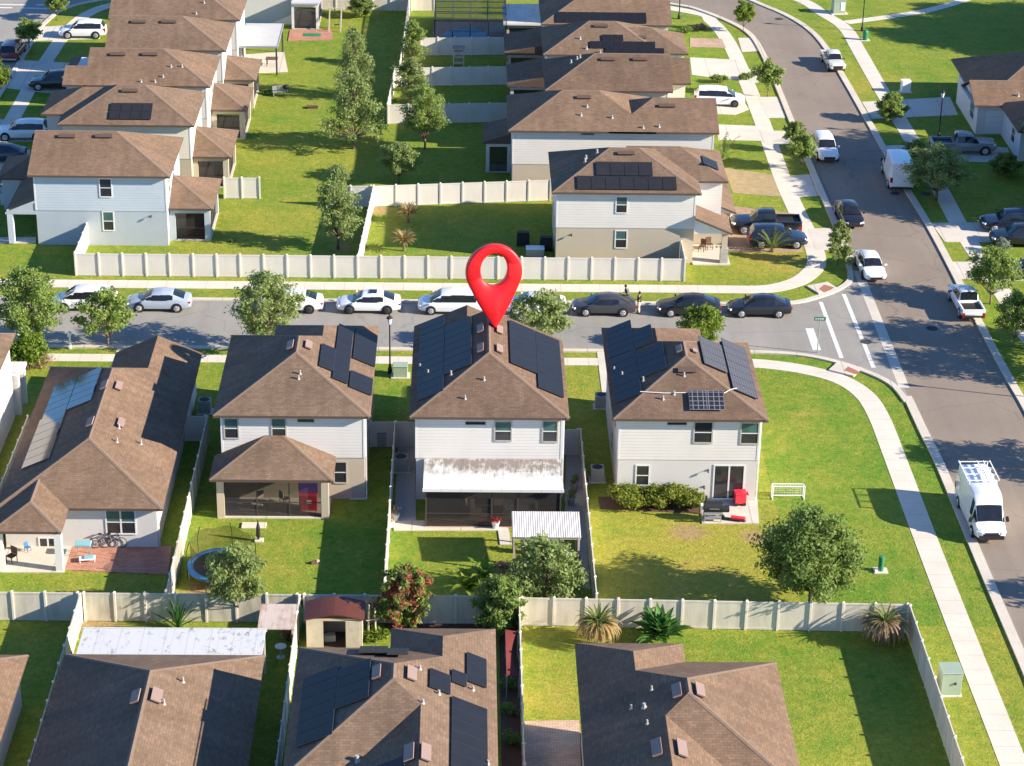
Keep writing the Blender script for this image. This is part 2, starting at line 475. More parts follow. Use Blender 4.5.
for nm, c in dict(white=(0.80, 0.80, 0.80), silver=(0.36, 0.42, 0.50), charcoal=(0.045, 0.045, 0.055), black=(0.012, 0.012, 0.014),
                  navy=(0.012, 0.018, 0.04), gray=(0.22, 0.225, 0.23), maroon=(0.12, 0.018, 0.03), purple=(0.05, 0.02, 0.10), pale_silver=(0.60, 0.60, 0.58)).items():
    M['paint_' + nm] = paint('car_paint_' + nm, c)


# ------------------------------------------------------------------ meshes
class MB:
    def __init__(s):
        s.v, s.f, s.mi = [], [], []

    def face(s, pts, mi=0):
        b = len(s.v)
        s.v += [tuple(p) for p in pts]
        s.f.append(tuple(range(b, b + len(pts))))
        s.mi.append(mi)

    def box(s, x0, x1, y0, y1, z0, z1, mi=0):
        b = len(s.v)
        s.v += [(x, y, z) for z in (z0, z1) for y in (y0, y1) for x in (x0, x1)]
        for q in ((0, 2, 3, 1), (4, 5, 7, 6), (0, 1, 5, 4), (2, 6, 7, 3), (0, 4, 6, 2), (1, 3, 7, 5)):
            s.f.append(tuple(b + i for i in q))
            s.mi.append(mi)

    def obox(s, p, q, w, h, mi=0, up=(0, 0, 1)):
        """box beam from p to q, w wide and h tall, its centre line on p-q"""
        p, q = Vector(p), Vector(q)
        d = (q - p).normalized()
        u = Vector(up)
        a = d.cross(u)
        if a.length < 1e-4:
            a = d.cross(Vector((1, 0, 0)))
        a.normalize()
        c = a.cross(d)
        b = len(s.v)
        for e in (p, q):
            for sa, sc in ((-1, -1), (1, -1), (1, 1), (-1, 1)):
                s.v.append(tuple(e + a * sa * w / 2 + c * sc * h / 2))
        for f in ((0, 1, 2, 3), (7, 6, 5, 4), (0, 4, 5, 1), (1, 5, 6, 2), (2, 6, 7, 3), (3, 7, 4, 0)):
            s.f.append(tuple(b + i for i in f))
            s.mi.append(mi)

    def cyl(s, p, q, r0, r1=None, n=10, mi=0, caps=True):
        r1 = r0 if r1 is None else r1
        p, q = Vector(p), Vector(q)
        d = (q - p).normalized()
        a = d.orthogonal().normalized()
        c = d.cross(a)
        b = len(s.v)
        for e, r in ((p, r0), (q, r1)):
            for i in range(n):
                t = 2 * math.pi * i / n
                s.v.append(tuple(e + (a * math.cos(t) + c * math.sin(t)) * r))
        for i in range(n):
            j = (i + 1) % n
            s.f.append((b + i, b + j, b + n + j, b + n + i))
            s.mi.append(mi)
        if caps:
            s.f.append(tuple(b + i for i in range(n))[::-1])
            s.f.append(tuple(b + n + i for i in range(n)))
            s.mi += [mi, mi]

    def tube(s, pts, r, n=6, mi=0):
        for i in range(len(pts) - 1):
            s.cyl(pts[i], pts[i + 1], r, r, n, mi)

    def lathe(s, c, prof, n=16, mi=0):
        """profile of (radius, z) turned round the vertical through c"""
        b = len(s.v)
        for r, z in prof:
            for i in range(n):
                t = 2 * math.pi * i / n
                s.v.append((c[0] + r * math.cos(t), c[1] + r * math.sin(t), c[2] + z))
        for k in range(len(prof) - 1):
            for i in range(n):
                j = (i + 1) % n
                s.f.append((b + k * n + i, b + k * n + j, b + (k + 1) * n + j, b + (k + 1) * n + i))
                s.mi.append(mi)
        for k, flip in ((0, True), (len(prof) - 1, False)):
            t = tuple(b + k * n + i for i in range(n))
            s.f.append(t[::-1] if flip else t)
            s.mi.append(mi)

    def prism(s, poly, z0, z1, mi=0, bottom=True):
        n = len(poly)
        b = len(s.v)
        s.v += [(p[0], p[1], z0) for p in poly] + [(p[0], p[1], z1) for p in poly]
        for i in range(n):
            j = (i + 1) % n
            s.f.append((b + i, b + j, b + n + j, b + n + i))
            s.mi.append(mi)
        s.f.append(tuple(b + n + i for i in range(n)))
        s.mi.append(mi)
        if bottom:
            s.f.append(tuple(b + i for i in range(n))[::-1])
            s.mi.append(mi)

    def ribbon(s, pts, wl, wr, z0, z1, mi=0):
        """strip along a polyline, wl to its left and wr to its right, z0..z1 tall"""
        L, Rr = [], []
        for i, p in enumerate(pts):
            a = Vector(pts[max(i - 1, 0)][:2])
            c = Vector(pts[min(i + 1, len(pts) - 1)][:2])
            d = (c - a).normalized()
            nrm = Vector((-d.y, d.x))
            L.append(Vector(p[:2]) + nrm * wl)
            Rr.append(Vector(p[:2]) - nrm * wr)
        s.strip(L, Rr, z0, z1, mi)

    def strip(s, L, Rr, z0, z1, mi=0):
        b = len(s.v)
        n = len(L)
        for a, c in zip(L, Rr):
            s.v += [(a[0], a[1], z0), (c[0], c[1], z0), (c[0], c[1], z1), (a[0], a[1], z1)]
        for i in range(n - 1):
            k, m = b + 4 * i, b + 4 * (i + 1)
            for q in ((0, 1), (1, 2), (2, 3), (3, 0)):
                s.f.append((k + q[0], k + q[1], m + q[1], m + q[0]))
                s.mi.append(mi)
        s.f.append((b + 3, b + 2, b + 1, b))
        e = b + 4 * (n - 1)
        s.f.append((e, e + 1, e + 2, e + 3))
        s.mi += [mi, mi]

    def build(s, name, mats, parent=None, org=None, smooth=False, fix=True):
        o3 = Vector(org) if org is not None else Vector((0, 0, 0))
        me = bpy.data.meshes.new(name)
        me.from_pydata([tuple(Vector(v) - o3) for v in s.v], [], s.f)
        if not isinstance(mats, (list, tuple)):
            mats = [mats]
        for m in mats:
            me.materials.append(M[m] if isinstance(m, str) else m)
        me.polygons.foreach_set('material_index', s.mi)
        if fix:
            bm = bmesh.new()
            bm.from_mesh(me)
            bmesh.ops.recalc_face_normals(bm, faces=bm.faces)
            bm.to_mesh(me)
            bm.free()
        if smooth:
            me.polygons.foreach_set('use_smooth', [True] * len(me.polygons))
        me.update()
        o = bpy.data.objects.new(name, me)
        COL.objects.link(o)
        if parent is not None:
            o.parent = parent
        elif org is not None:
            o.location = o3
        return o


def tag(o, label=None, cat=None, group=None, kind=None):
    for a, v in (('label', label), ('category', cat), ('group', group), ('kind', kind)):
        if v:
            o[a] = v
    return o


def empty(name, loc, label, cat, rz=0.0, group=None):
    o = bpy.data.objects.new(name, None)
    COL.objects.link(o)
    o.location = loc
    o.rotation_euler = (0, 0, rz)
    o.empty_display_size = 0.3
    return tag(o, label, cat, group)


def structure(name, mb, mat):
    return tag(mb.build(name, mat), kind='structure')


def smooth_line(pts, n=6):
    pts = [Vector(p[:2]) for p in pts]
    out = []
    for i in range(len(pts) - 1):
        p0, p1, p2, p3 = pts[max(i - 1, 0)], pts[i], pts[i + 1], pts[min(i + 2, len(pts) - 1)]
        for k in range(n):
            t = k / n
            out.append(0.5 * ((2 * p1) + (p2 - p0) * t + (2 * p0 - 5 * p1 + 4 * p2 - p3) * t * t + (3 * p1 - p0 - 3 * p2 + p3) * t ** 3))
    out.append(pts[-1])
    return out


def PX(*pts):
    return [at(a, b) for a, b in pts]
# ------------------------------------------------------------------ the ground and the streets
g = MB()
g.face([(-500, -60, 0), (500, -60, 0), (500, 1100, 0), (-500, 1100, 0)])
structure('ground', g, 'lawn')


def sheet(name, polys, z, mat):
    mb = MB()
    for p in polys:
        mb.face([(a[0], a[1], z) for a in p])
    return structure(name, mb, mat)


AL = [(31.4, 60), (31.38, 80), (31.35, 95), (31.3, 108.4), (31.18, 118.6), (31.1, 132.6), (30.9, 137.4), (30.75, 142.4), (30.55, 146), (30.55, 150), (30.6, 158), (30.65, 164.2), (30.6, 169.6),
      (30.5, 178.4), (30.35, 191), (30.25, 203.4), (30.2, 214.8), (30.0, 224.4), (29.5, 230), (28.1, 234), (25.4, 238.4), (22.6, 240.9), (12, 245.5), (-5, 248.5), (-60, 249.5)]
AR = [(39.0, 60), (38.97, 80), (38.93, 100), (38.9, 115), (38.87, 128), (38.8, 136), (38.75, 142), (38.6, 146.5), (38.45, 157.2), (38.45, 166.5), (38.3, 176.2), (37.9, 186), (37.65, 196.5), (37.35, 208.9), (37.1, 217.4), (36.85, 225), (36.2, 231),
      (34.76, 236.1), (32.6, 240.4), (28.5, 246.5), (20, 252), (0, 256.5), (-60, 258)]
ALs, ARs = smooth_line(AL), smooth_line(AR)
sheet('avenue_asphalt', [ALs + ARs[::-1]], 0.006, 'asphalt2')
NW = smooth_line([(19.0, 158.95), (21.5, 158.97), (24.87, 159.25), (26.8, 160.25), (29.0, 162.2), (30.2, 164.4), (30.62, 168.0)], 5)
SW = smooth_line([(19.0, 150.56), (22.0, 150.5), (24.5, 150.1), (26.62, 149.1), (28.73, 147.3), (30.2, 145.2), (30.75, 142.4)], 5)
sheet('street_asphalt', [[(-140, 150.56)] + SW + [(30.9, 143), (30.9, 167)] + NW[::-1] + [(-140, 158.95)]], 0.010, 'asphalt')
sheet('west_street_asphalt', [[(-58, 159), (-43.9, 159), (-43.5, 222), (-43.3, 232), (-42.3, 236.5), (-40, 239.4), (-36, 240.6), (-36, 262), (-58, 262)]], 0.003, 'asphalt')
vg = MB()
vg.face([(30.5, 144.6, 0.016), (31.25, 144.6, 0.016), (31.28, 166.0, 0.016), (30.55, 166.0, 0.016)])
structure('valley_gutter', vg, 'kerb')

kb = MB()
k_ln = lambda pts, l, r: kb.ribbon(pts, l, r, 0.0, 0.11)
kb.ribbon([(-140, 159.15), (19, 159.15)], 0.22, 0.22, 0.0, 0.11)
kb.ribbon([(p[0], p[1] + 0.2) for p in NW[:-6]] + [NW[-5] + Vector((-0.15, 0.1)), NW[-1] + Vector((-0.2, 0))], 0.22, 0.22, 0.0, 0.125)
kb.ribbon([(-140, 150.36), (19, 150.36)], 0.22, 0.22, 0.0, 0.113)
kb.ribbon([(p[0] - 0.1, p[1] - 0.2) for p in SW], 0.22, 0.22, 0.0, 0.117)
south_left = [p for p in ALs if p[1] <= 143.2]
kb.ribbon(south_left, 0.22, 0.40, 0.0, 0.11)
north_left = [p for p in ALs if p[1] >= 167.6 or p[0] < 22]
kb.ribbon(north_left, 0.22, 0.32, 0.0, 0.121)
kb.ribbon(ARs, 0.32, 0.26, 0.0, 0.11)
kb.ribbon(smooth_line([(-43.7, 159.4), (-43.5, 222), (-43.2, 232), (-42.0, 236.8), (-39.5, 239.6), (-36, 240.8), (-20, 241)]), 0.2, 0.25, 0.0, 0.11)
structure('kerb', kb, 'kerb')

# pavements
pv = MB()
pv.ribbon([(-140, 148.55), (19.5, 148.55)], 0.62, 0.62, 0.0, 0.022)
structure('pavement', pv, 'concrete')
pv = MB()
pv.ribbon([(-140, 162.05), (20.5, 162.05)], 0.75, 0.75, 0.0, 0.022)
structure('pavement_by_fence', pv, 'concrete')
pv = MB()
pv.ribbon(smooth_line([(19.4, 148.56), (21.5, 148.4), (24.3, 147.5), (26.6, 145.9), (27.9, 143.4), (28.35, 140), (28.42, 134.7), (28.45, 126), (28.5, 118.4), (28.6, 109), (28.75, 95), (28.9, 60)]), 0.74, 0.74, 0.0, 0.019)
structure('pavement_by_avenue', pv, 'concrete_y')
inner = [at(a, b) for a, b in ((768, 285.5), (793, 278), (807, 264.5), (808, 254.5), (800.5, 229.5), (780.5, 192), (768, 160), (742.6, 82.7), (727.6, 50), (715, 27.5), (697.5, 16), (675, 8.5))]
outer = [at(a, b) for a, b in ((768, 292.5), (800.5, 286), (818, 277), (825.5, 264.5), (822, 252), (813, 229.5), (795.5, 192), (782, 160), (753, 82.7), (738, 50), (726, 27.5), (707, 15), (677, 4.5))]
pv = MB()
mid = [(a + b) / 2 for a, b in zip(inner, outer)]
pv.ribbon(smooth_line([(20.3, 162.05)] + mid + [(10, 245), (-10, 247)]), 0.75, 0.75, 0.0, 0.019)
structure('pavement_round_corner', pv, 'concrete_y')
mid = [(at(a, b) + at(c, d)) / 2 for (a, b), (c, d) in zip(
    ((793, 0), (818, 15), (840.7, 30), (853, 50), (865.7, 72.7), (875.7, 89), (893, 118), (903, 138), (934.6, 192), (958, 237), (1001, 302), (1018, 332)),
    ((808, 0), (826, 11), (849, 26), (864, 50), (877, 72.7), (886, 89), (904, 118), (918, 138), (948.5, 192), (974, 237), (1016, 302), (1031, 332)))]
pv = MB()
pv.ribbon(smooth_line([(31, 251)] + mid + [(42.2, 140), (42.4, 60)]), 0.75, 0.75, 0.0, 0.019)
structure('pavement_east', pv, 'concrete_y')
pv = MB()
pv.ribbon(smooth_line(PX((846, 22.5), (880, 18), (920, 12), (948, 5), (968, -2), (990, -12))), 0.6, 0.6, 0.0, 0.016)
structure('park_path', pv, 'concrete')
pv = MB()
pv.ribbon(smooth_line([(-41.2, 159.6), (-41.1, 196), (-41.1, 212), (-40.9, 221), (-40.5, 229), (-39.4, 235), (-37.2, 238.6), (-34, 239.7), (-20, 240)]), 0.72, 0.72, 0.0, 0.022)
structure('pavement_west', pv, 'concrete_y')

# kerb ramps, tactile plates and their landings
rp = MB()
for c, d in ((at(817, 285), at(829, 292.5)), (at(841, 374), at(850, 366))):
    rp.ribbon([c, d], 0.95, 0.95, 0.0, 0.118)
structure('kerb_ramp', rp, 'drive')
rp = MB()
rp.face([(p[0], p[1], 0.124) for p in (at(819, 290.5), at(824, 286), at(834, 288.8), at(826, 295))])
rp.face([(p[0], p[1], 0.124) for p in (at(844, 372), at(848, 368), at(860, 373.5), at(856, 376))])
structure('tactile_paving', rp, 'tactile')

# painted markings
mk = MB()
def bar(a, b, w):
    a, b = Vector(a), Vector(b)
    d = (b - a).normalized()
    n_ = Vector((-d.y, d.x)) * w / 2
    mk.face([(*(a + n_), 0.018), (*(b + n_), 0.018), (*(b - n_), 0.018), (*(a - n_), 0.018)])
bar((27.12, 159.75), (27.2, 149.5), 0.32)
bar((29.1, 161.3), (29.2, 152.9), 0.32)
bar((29.22, 152.2), (29.25, 147.9), 0.32)
bar((25.6, 154.75), (25.62, 150.85), 0.62)
for a, b in (((-46.6, 236.9), (-43.9, 236.7)), ((-50.5, 236.95), (-47.6, 236.9)), ((-49.2, 238.1), (-46.4, 238.05)), ((-45.3, 238.15), (-41.8, 238.2))):
    bar(a, b, 0.4)
structure('road_markings', mk, 'mark')

mh = MB()
for px, py, r in ((932, 328.5, 0.42), (866, 342, 0.42), (779, 19, 0.45), (895, 193.5, 0.4), (926, 194, 0.45)):
    c = at(px, py)
    mh.cyl((c.x, c.y, 0.0), (c.x, c.y, 0.022), r, r, 14)
tag(mh.build('manhole_covers', 'cloth_dark'), kind='structure')

# driveways
dv = MB()
def slab(mb, x0, x1, y0, y1, z=0.027):
    mb.box(x0, x1, y0, y1, 0.0, z)
for x0, x1 in ((-11.6, -6.2), (-2.7, 2.7), (9.7, 15.0), (-24.6, -19.4)):
    slab(dv, x0, x1, 141.2, 150.2)
for px0, py0, px1, py1 in ((700, 58, 752, 77), (726, 124, 770, 145), (716, 98, 752, 110)):
    pass
structure('driveway_south', dv, 'drive')


def quad_slab(name, pts, mat, z=0.025):
    mb = MB()
    mb.prism([(p[0], p[1]) for p in PX(*pts)], 0.0, z)
    return structure(name, mb, mat)


quad_slab('driveway_a', [(690, 57.5), (738, 60), (741, 68), (768, 73), (774, 81), (752, 83), (748, 80), (722, 79), (692, 75)], 'drive')
quad_slab('driveway_b', [(690, 100), (742, 98), (749, 109.5), (735, 115), (690, 113)], 'drive')
quad_slab('driveway_c', [(716, 124.5), (756, 126), (760, 131), (792, 131), (798, 143), (768, 146), (762, 141), (718, 140)], 'drive')
quad_slab('driveway_d', [(724, 168), (776, 175), (782, 197), (733, 193)], 'dirt', 0.012)
quad_slab('driveway_e', [(731, 206), (794, 214), (803, 252), (727, 252)], 'paver_brown')
quad_slab('driveway_apron_e', [(808, 229), (830, 228), (842, 246), (836, 250), (816, 250)], 'drive')
quad_slab('driveway_apron_d', [(790, 176), (813, 174), (822, 196), (799, 197)], 'drive')
quad_slab('driveway_f', [(690, 38), (722, 39), (726, 48), (690, 47)], 'paver_tan')
quad_slab('driveway_apron_f', [(738, 38), (750, 38), (760, 51), (742, 52)], 'drive')
quad_slab('driveway_apron_b', [(758, 97), (778, 97), (786, 118), (768, 118)], 'drive')
quad_slab('driveway_east_a', [(862, 102), (950, 97), (958, 115), (872, 119)], 'drive')
quad_slab('driveway_east_b', [(884, 146), (950, 143), (1008, 148), (1010, 163), (893, 159)], 'drive')
quad_slab('driveway_east_c', [(931, 223), (1040, 222), (1050, 243), (945, 242)], 'drive')
quad_slab('driveway_east_d', [(947, 262), (1005, 262), (1050, 262), (1060, 282), (958, 279)], 'drive')
quad_slab('driveway_west_a', [(38, 27), (100, 24), (100, 39), (30, 41)], 'drive')
quad_slab('driveway_west_b', [(18, 60), (70, 63), (66, 95), (4, 88)], 'drive')
quad_slab('driveway_west_c', [(-20, 120), (60, 118), (50, 142), (-30, 141)], 'drive')
quad_slab('driveway_west_d', [(-30, 150), (30, 150), (30, 205), (-30, 205)], 'drive')
quad_slab('soil_patch_north', [(700, 250), (706, 212), (730, 214), (727, 252)], 'mulch', 0.02)

# patios
quad_slab('grill_patio', [(700, 503), (757, 498), (759, 524), (702, 524)], 'drive', 0.07)
quad_slab('stone_side_yard', [(398, 447), (415, 447), (416, 523), (394, 526)], 'stone', 0.03)
quad_slab('patio_edge', [(393, 522), (506, 519), (512, 545), (500, 545), (498, 531), (394, 531)], 'drive', 0.06)
quad_slab('side_strip', [(566, 447), (580, 447), (590, 590), (583, 590), (578, 520), (565, 520)], 'stone', 0.03)
quad_slab('pink_patio', [(60, 546), (172, 547), (168, 575), (58, 570)], 'paver_pink', 0.06)
quad_slab('paver_patio', [(524.5, 722), (579, 721), (582, 790), (524, 790)], 'paver_grey', 0.06)
quad_slab('mulch_bed', [(598, 497), (702, 498), (700, 514), (600, 509)], 'mulch', 0.03)
quad_slab('mulch_bed_rear', [(382, 616), (520, 617), (520, 634), (382, 634)], 'mulch', 0.03)
quad_slab('mulch_side', [(499, 632), (519, 632), (522, 790), (502, 790)], 'mulch', 0.03)
quad_slab('pink_patio_far', [(290, 30), (331, 30), (333, 40), (288, 41)], 'paver_pink', 0.06)
quad_slab('grey_patio_far', [(243, 55), (284, 52), (288, 72), (245, 74)], 'drive', 0.05)
quad_slab('porch_slab_west', [(-4, 238), (36, 238), (36, 243.5), (-4, 243.5)], 'drive', 0.08)
# ------------------------------------------------------------------ house building kit
PITCH_R = 0.446
ROOF_M = lambda sh, wall: [sh, 'fascia', 'soffit', wall]


def cap_strip(mb, p, q, n1, n2, w=0.14, mi=4):
    """ridge or hip cap: a thin strip on each of the two slopes"""
    p, q = Vector(p), Vector(q)
    if (q - p).length < 0.3:
        return
    d = (q - p).normalized()
    for n_, o_ in ((n1.normalized(), n2.normalized()), (n2.normalized(), n1.normalized())):
        t = d.cross(n_).normalized()
        if t.dot(o_) > 0:
            t = -t
        up = n_ * 0.014
        k = Vector((0, 0, 0.016))
        mb.face([p + k, q + k, q + t * w + up, p + t * w + up], mi)


def slopes(mb, x0, x1, y0, y1, ze, pitch=PITCH_R, axis='Y', a='hip', b='hip', dz=0.0, over=0.35, fas=0.17, skip=()):
    """one hip or gable roof over a rectangle; a = south / west end, b = north / east end"""
    ze += dz
    if axis == 'X':
        T = lambda x, y, z: (y, x, z)
        x0, x1, y0, y1 = y0, y1, x0, x1
    else:
        T = lambda x, y, z: (x, y, z)
    h = (x1 - x0) / 2
    xm = (x0 + x1) / 2
    zr = ze + h * pitch
    ya = y0 + h if a == 'hip' else y0
    yb = y1 - h if b == 'hip' else y1
    if ya > yb:
        ya = yb = (y0 + y1) / 2
    c = [T(x0, y0, ze), T(x1, y0, ze), T(x1, y1, ze), T(x0, y1, ze)]
    r0, r1 = T(xm, ya, zr), T(xm, yb, zr)
    mb.face([c[0], r0, r1, c[3]] if (Vector(r0) - Vector(r1)).length > 1e-3 else [c[0], r0, c[3]])
    mb.face([c[1], c[2], r1, r0] if (Vector(r0) - Vector(r1)).length > 1e-3 else [c[1], c[2], r0])
    for end, e, rr, yy, sgn in ((a, (c[0], c[1]), r0, y0, 1), (b, (c[2], c[3]), r1, y1, -1)):
        if end == 'hip':
            mb.face([e[0], e[1], rr])
        else:
            yi = yy + sgn * over
            xi = over
            z_i = ze - 0.03
            mb.face([T(x0 + xi, yi, z_i), T(x1 - xi, yi, z_i), T(xm, yi, z_i + (h - xi) * pitch)], 3)
            for p, q in ((T(x0, yy, ze), T(xm, yy, zr)), (T(xm, yy, zr), T(x1, yy, ze))):
                p, q = Vector(p), Vector(q)
                dn = Vector((0, 0, fas))
                mb.face([p, q, q - dn, p - dn], 1)
    dn = Vector((0, 0, fas))
    ring = [Vector(p) for p in c]
    for i in range(4):
        j = (i + 1) % 4
        if (i == 0 and a != 'hip') or (i == 2 and b != 'hip'):
            continue
        p, q = ring[i], ring[j]
        mb.face([p, q, q - dn, p - dn], 1)
    mb.face([p - dn for p in ring][::-1], 2)
    if dz < 0.001:
        nW, nE = Vector(T(-pitch, 0, 1)), Vector(T(pitch, 0, 1))
        nS, nN = Vector(T(0, -pitch, 1)), Vector(T(0, pitch, 1))
        caps = [(r0, r1, nW, nE)]
        corner = ('SW', 'SE', 'NE', 'NW') if axis == 'Y' else ('SW', 'NW', 'NE', 'SE')
        for i, rr, e_, n_e, n_s in ((0, r0, a, nW, nS), (1, r0, a, nE, nS), (2, r1, b, nE, nN), (3, r1, b, nW, nN)):
            if e_ == 'hip' and corner[i] not in skip:
                caps.append((c[i], rr, n_e, n_s))
        for p, q, n1, n2 in caps:
            cap_strip(mb, p, q, n1, n2)
    return dict(x0=x0, x1=x1, y0=y0, y1=y1, ze=ze, pitch=pitch, axis=axis, zr=zr)


def rect(x0, x1, y0, y1, ze, pitch=PITCH_R):
    return dict(x0=x0, x1=x1, y0=y0, y1=y1, ze=ze, pitch=pitch)


def slope_frame(rc, face):
    """point function (a along the eave, d in from it, n off the surface) and plane of a slope"""
    p = rc['pitch']
    k = 1 / math.sqrt(1 + p * p)
    if face == 'S':
        nrm = Vector((0, -p, 1)) * k
        fn = lambda a, d: Vector((a, rc['y0'] + d, rc['ze'] + d * p))
    elif face == 'N':
        nrm = Vector((0, p, 1)) * k
        fn = lambda a, d: Vector((a, rc['y1'] - d, rc['ze'] + d * p))
    elif face == 'W':
        nrm = Vector((-p, 0, 1)) * k
        fn = lambda a, d: Vector((rc['x0'] + d, a, rc['ze'] + d * p))
    else:
        nrm = Vector((p, 0, 1)) * k
        fn = lambda a, d: Vector((rc['x1'] - d, a, rc['ze'] + d * p))
    return fn, nrm


def ad(rc, face, px, py):
    fn, nrm = slope_frame(rc, face)
    q = on_plane(px, py, nrm, nrm.dot(fn(0, 0)))
    if face == 'S':
        return q.x, q.y - rc['y0']
    if face == 'N':
        return q.x, rc['y1'] - q.y
    if face == 'W':
        return q.y, q.x - rc['x0']
    return q.y, rc['x1'] - q.x


def plate(mb, fn, nrm, a0, a1, d0, d1, lo, hi, mi=0):
    b = len(mb.v)
    for off in (lo, hi):
        for a, d in ((a0, d0), (a1, d0), (a1, d1), (a0, d1)):
            mb.v.append(tuple(fn(a, d) + nrm * off))
    for q in ((0, 3, 2, 1), (4, 5, 6, 7), (0, 1, 5, 4), (1, 2, 6, 5), (2, 3, 7, 6), (3, 0, 4, 7)):
        mb.f.append(tuple(b + i for i in q))
        mb.mi.append(mi)


def panels(roof, org, rc, face, a0, a1, d0, d1, na, nd, mat='solar_black', edge='solar_edge', gap=0.007, name='solar_panel', lift=0.11):
    """na x nd modules laid on a slope between a0..a1 along the eave and d0..d1 up it"""
    fn, nrm = slope_frame(rc, face)
    a0, a1 = min(a0, a1), max(a0, a1)
    d0, d1 = min(d0, d1), max(d0, d1)
    for i in range(na):
        for j in range(nd):
            p0, p1 = a0 + (a1 - a0) * i / na + gap, a0 + (a1 - a0) * (i + 1) / na - gap
            q0, q1 = d0 + (d1 - d0) * j / nd + gap, d0 + (d1 - d0) * (j + 1) / nd - gap
            mb = MB()
            plate(mb, fn, nrm, p0, p1, q0, q1, lift - 0.045, lift, 1)
            plate(mb, fn, nrm, p0 + 0.02, p1 - 0.02, q0 + 0.02, q1 - 0.02, lift + 0.001, lift + 0.006, 0)
            mb.build(name, [mat, edge], roof, org)


def pan_px(roof, org, rc, face, corners, na, nd, **k):
    q = [ad(rc, face, *c) for c in corners]
    panels(roof, org, rc, face, min(c[0] for c in q), max(c[0] for c in q), min(c[1] for c in q), max(c[1] for c in q), na, nd, **k)


def pan4(roof, org, rc, face, tl, tr, br, bl, na, nd, **k):
    q = [ad(rc, face, *c) for c in (tl, tr, br, bl)]
    m = lambda i, j, e: (q[i][e] + q[j][e]) / 2
    if face in 'EW':
        panels(roof, org, rc, face, m(2, 3, 0), m(0, 1, 0), m(0, 3, 1), m(1, 2, 1), na, nd, **k)
    else:
        panels(roof, org, rc, face, m(0, 3, 0), m(1, 2, 0), m(2, 3, 1), m(0, 1, 1), na, nd, **k)


def roof_vent(roof, org, rc, face, px, py, along=1.05, up=0.42):
    a, d = ad(rc, face, px, py)
    fn, nrm = slope_frame(rc, face)
    mb = MB()
    plate(mb, fn, nrm, a - along / 2, a + along / 2, d - up / 2, d + up / 2, 0.10, 0.17, 0)
    plate(mb, fn, nrm, a - along / 2 + 0.06, a + along / 2 - 0.06, d - up / 2 + 0.06, d + up / 2 - 0.06, -0.02, 0.10, 1)
    mb.build('roof_vent', ['fascia' if face == 'S' else 'vent', 'fascia'], roof, org)


def vent_pipe(roof, org, rc, face, px, py, h=0.26, r=0.055):
    a, d = ad(rc, face, px, py)
    fn, nrm = slope_frame(rc, face)
    p = fn(a, d)
    mb = MB()
    mb.cyl(p + Vector((0, 0, -0.05)), p + Vector((0, 0, h)), r, r, 8)
    mb.cyl(p + nrm * 0.0, p + nrm * 0.05, r * 2.0, r * 1.3, 8)
    mb.build('vent_pipe', 'pipe', roof, org)


def wall(root, org, x0, x1, y0, y1, z0, z1, mat, name='wall'):
    mb = MB()
    mb.box(x0, x1, y0, y1, z0, z1)
    return mb.build(name, mat, root, org)


def two_tone(root, org, x0, x1, y0, y1, zm, z1, up, low, corner='trim'):
    """stucco below, lap siding above, corner boards and a band between"""
    mb = MB()
    mb.box(x0, x1, y0, y1, 0.0, zm)
    mb.build('ground_floor_wall', low, root, org)
    mb = MB()
    mb.box(x0 - 0.03, x1 + 0.03, y0 - 0.03, y1 + 0.03, zm, z1)
    mb.build('upper_wall', up, root, org)
    for x in (x0 - 0.045, x1 + 0.045):
        for y in (y0 - 0.045, y1 + 0.045):
            mb = MB()
            sx, sy = (1 if x < x0 else -1), (1 if y < y0 else -1)
            mb.box(min(x, x + sx * 0.12), max(x, x + sx * 0.12), min(y, y + sy * 0.12), max(y, y + sy * 0.12), zm + 0.02, z1 - 0.01)
            mb.build('corner_board', corner, root, org)


def opening(root, org, side, c, u0, u1, z0, z1, kind='window', frame='trim_tan', mullions=0, rail=True, glass=('glass', 'glass_teal'), fw=0.09):
    """a window or glazed door on a wall: frame proud of the wall, panes as a sub-part"""
    s = {'S': -1, 'E': 1, 'W': -1, 'N': 1}[side]
    if side in 'SN':
        B = lambda mb, a, b, e0, e1, z_0, z_1, mi=0: mb.box(a, b, min(c + s * e0, c + s * e1), max(c + s * e0, c + s * e1), z_0, z_1, mi)
    else:
        B = lambda mb, a, b, e0, e1, z_0, z_1, mi=0: mb.box(min(c + s * e0, c + s * e1), max(c + s * e0, c + s * e1), a, b, z_0, z_1, mi)
    fr = MB()
    B(fr, u0 - fw, u0, 0.002, 0.036, z0 - fw, z1 + fw)
    B(fr, u1, u1 + fw, 0.002, 0.036, z0 - fw, z1 + fw)
    B(fr, u0, u1, 0.002, 0.034, z1, z1 + fw)
    B(fr, u0, u1, 0.002, 0.05, z0 - fw, z0)
    zm = (z0 + z1) / 2
    if rail:
        B(fr, u0, u1, 0.015, 0.03, zm - 0.03, zm + 0.03, 1)
    for i in range(mullions):
        um = u0 + (u1 - u0) * (i + 1) / (mullions + 1)
        B(fr, um - 0.05, um + 0.05, 0.015, 0.032, z0, z1, 1)
    o = fr.build(kind, [frame, 'trim'], root, org)
    pn = MB()
    B(pn, u0, u1, 0.004, 0.010, z0, zm, 0)
    B(pn, u0, u1, 0.004, 0.012, zm, z1, 1)
    pn.build('pane', list(glass), o, org)
    return o


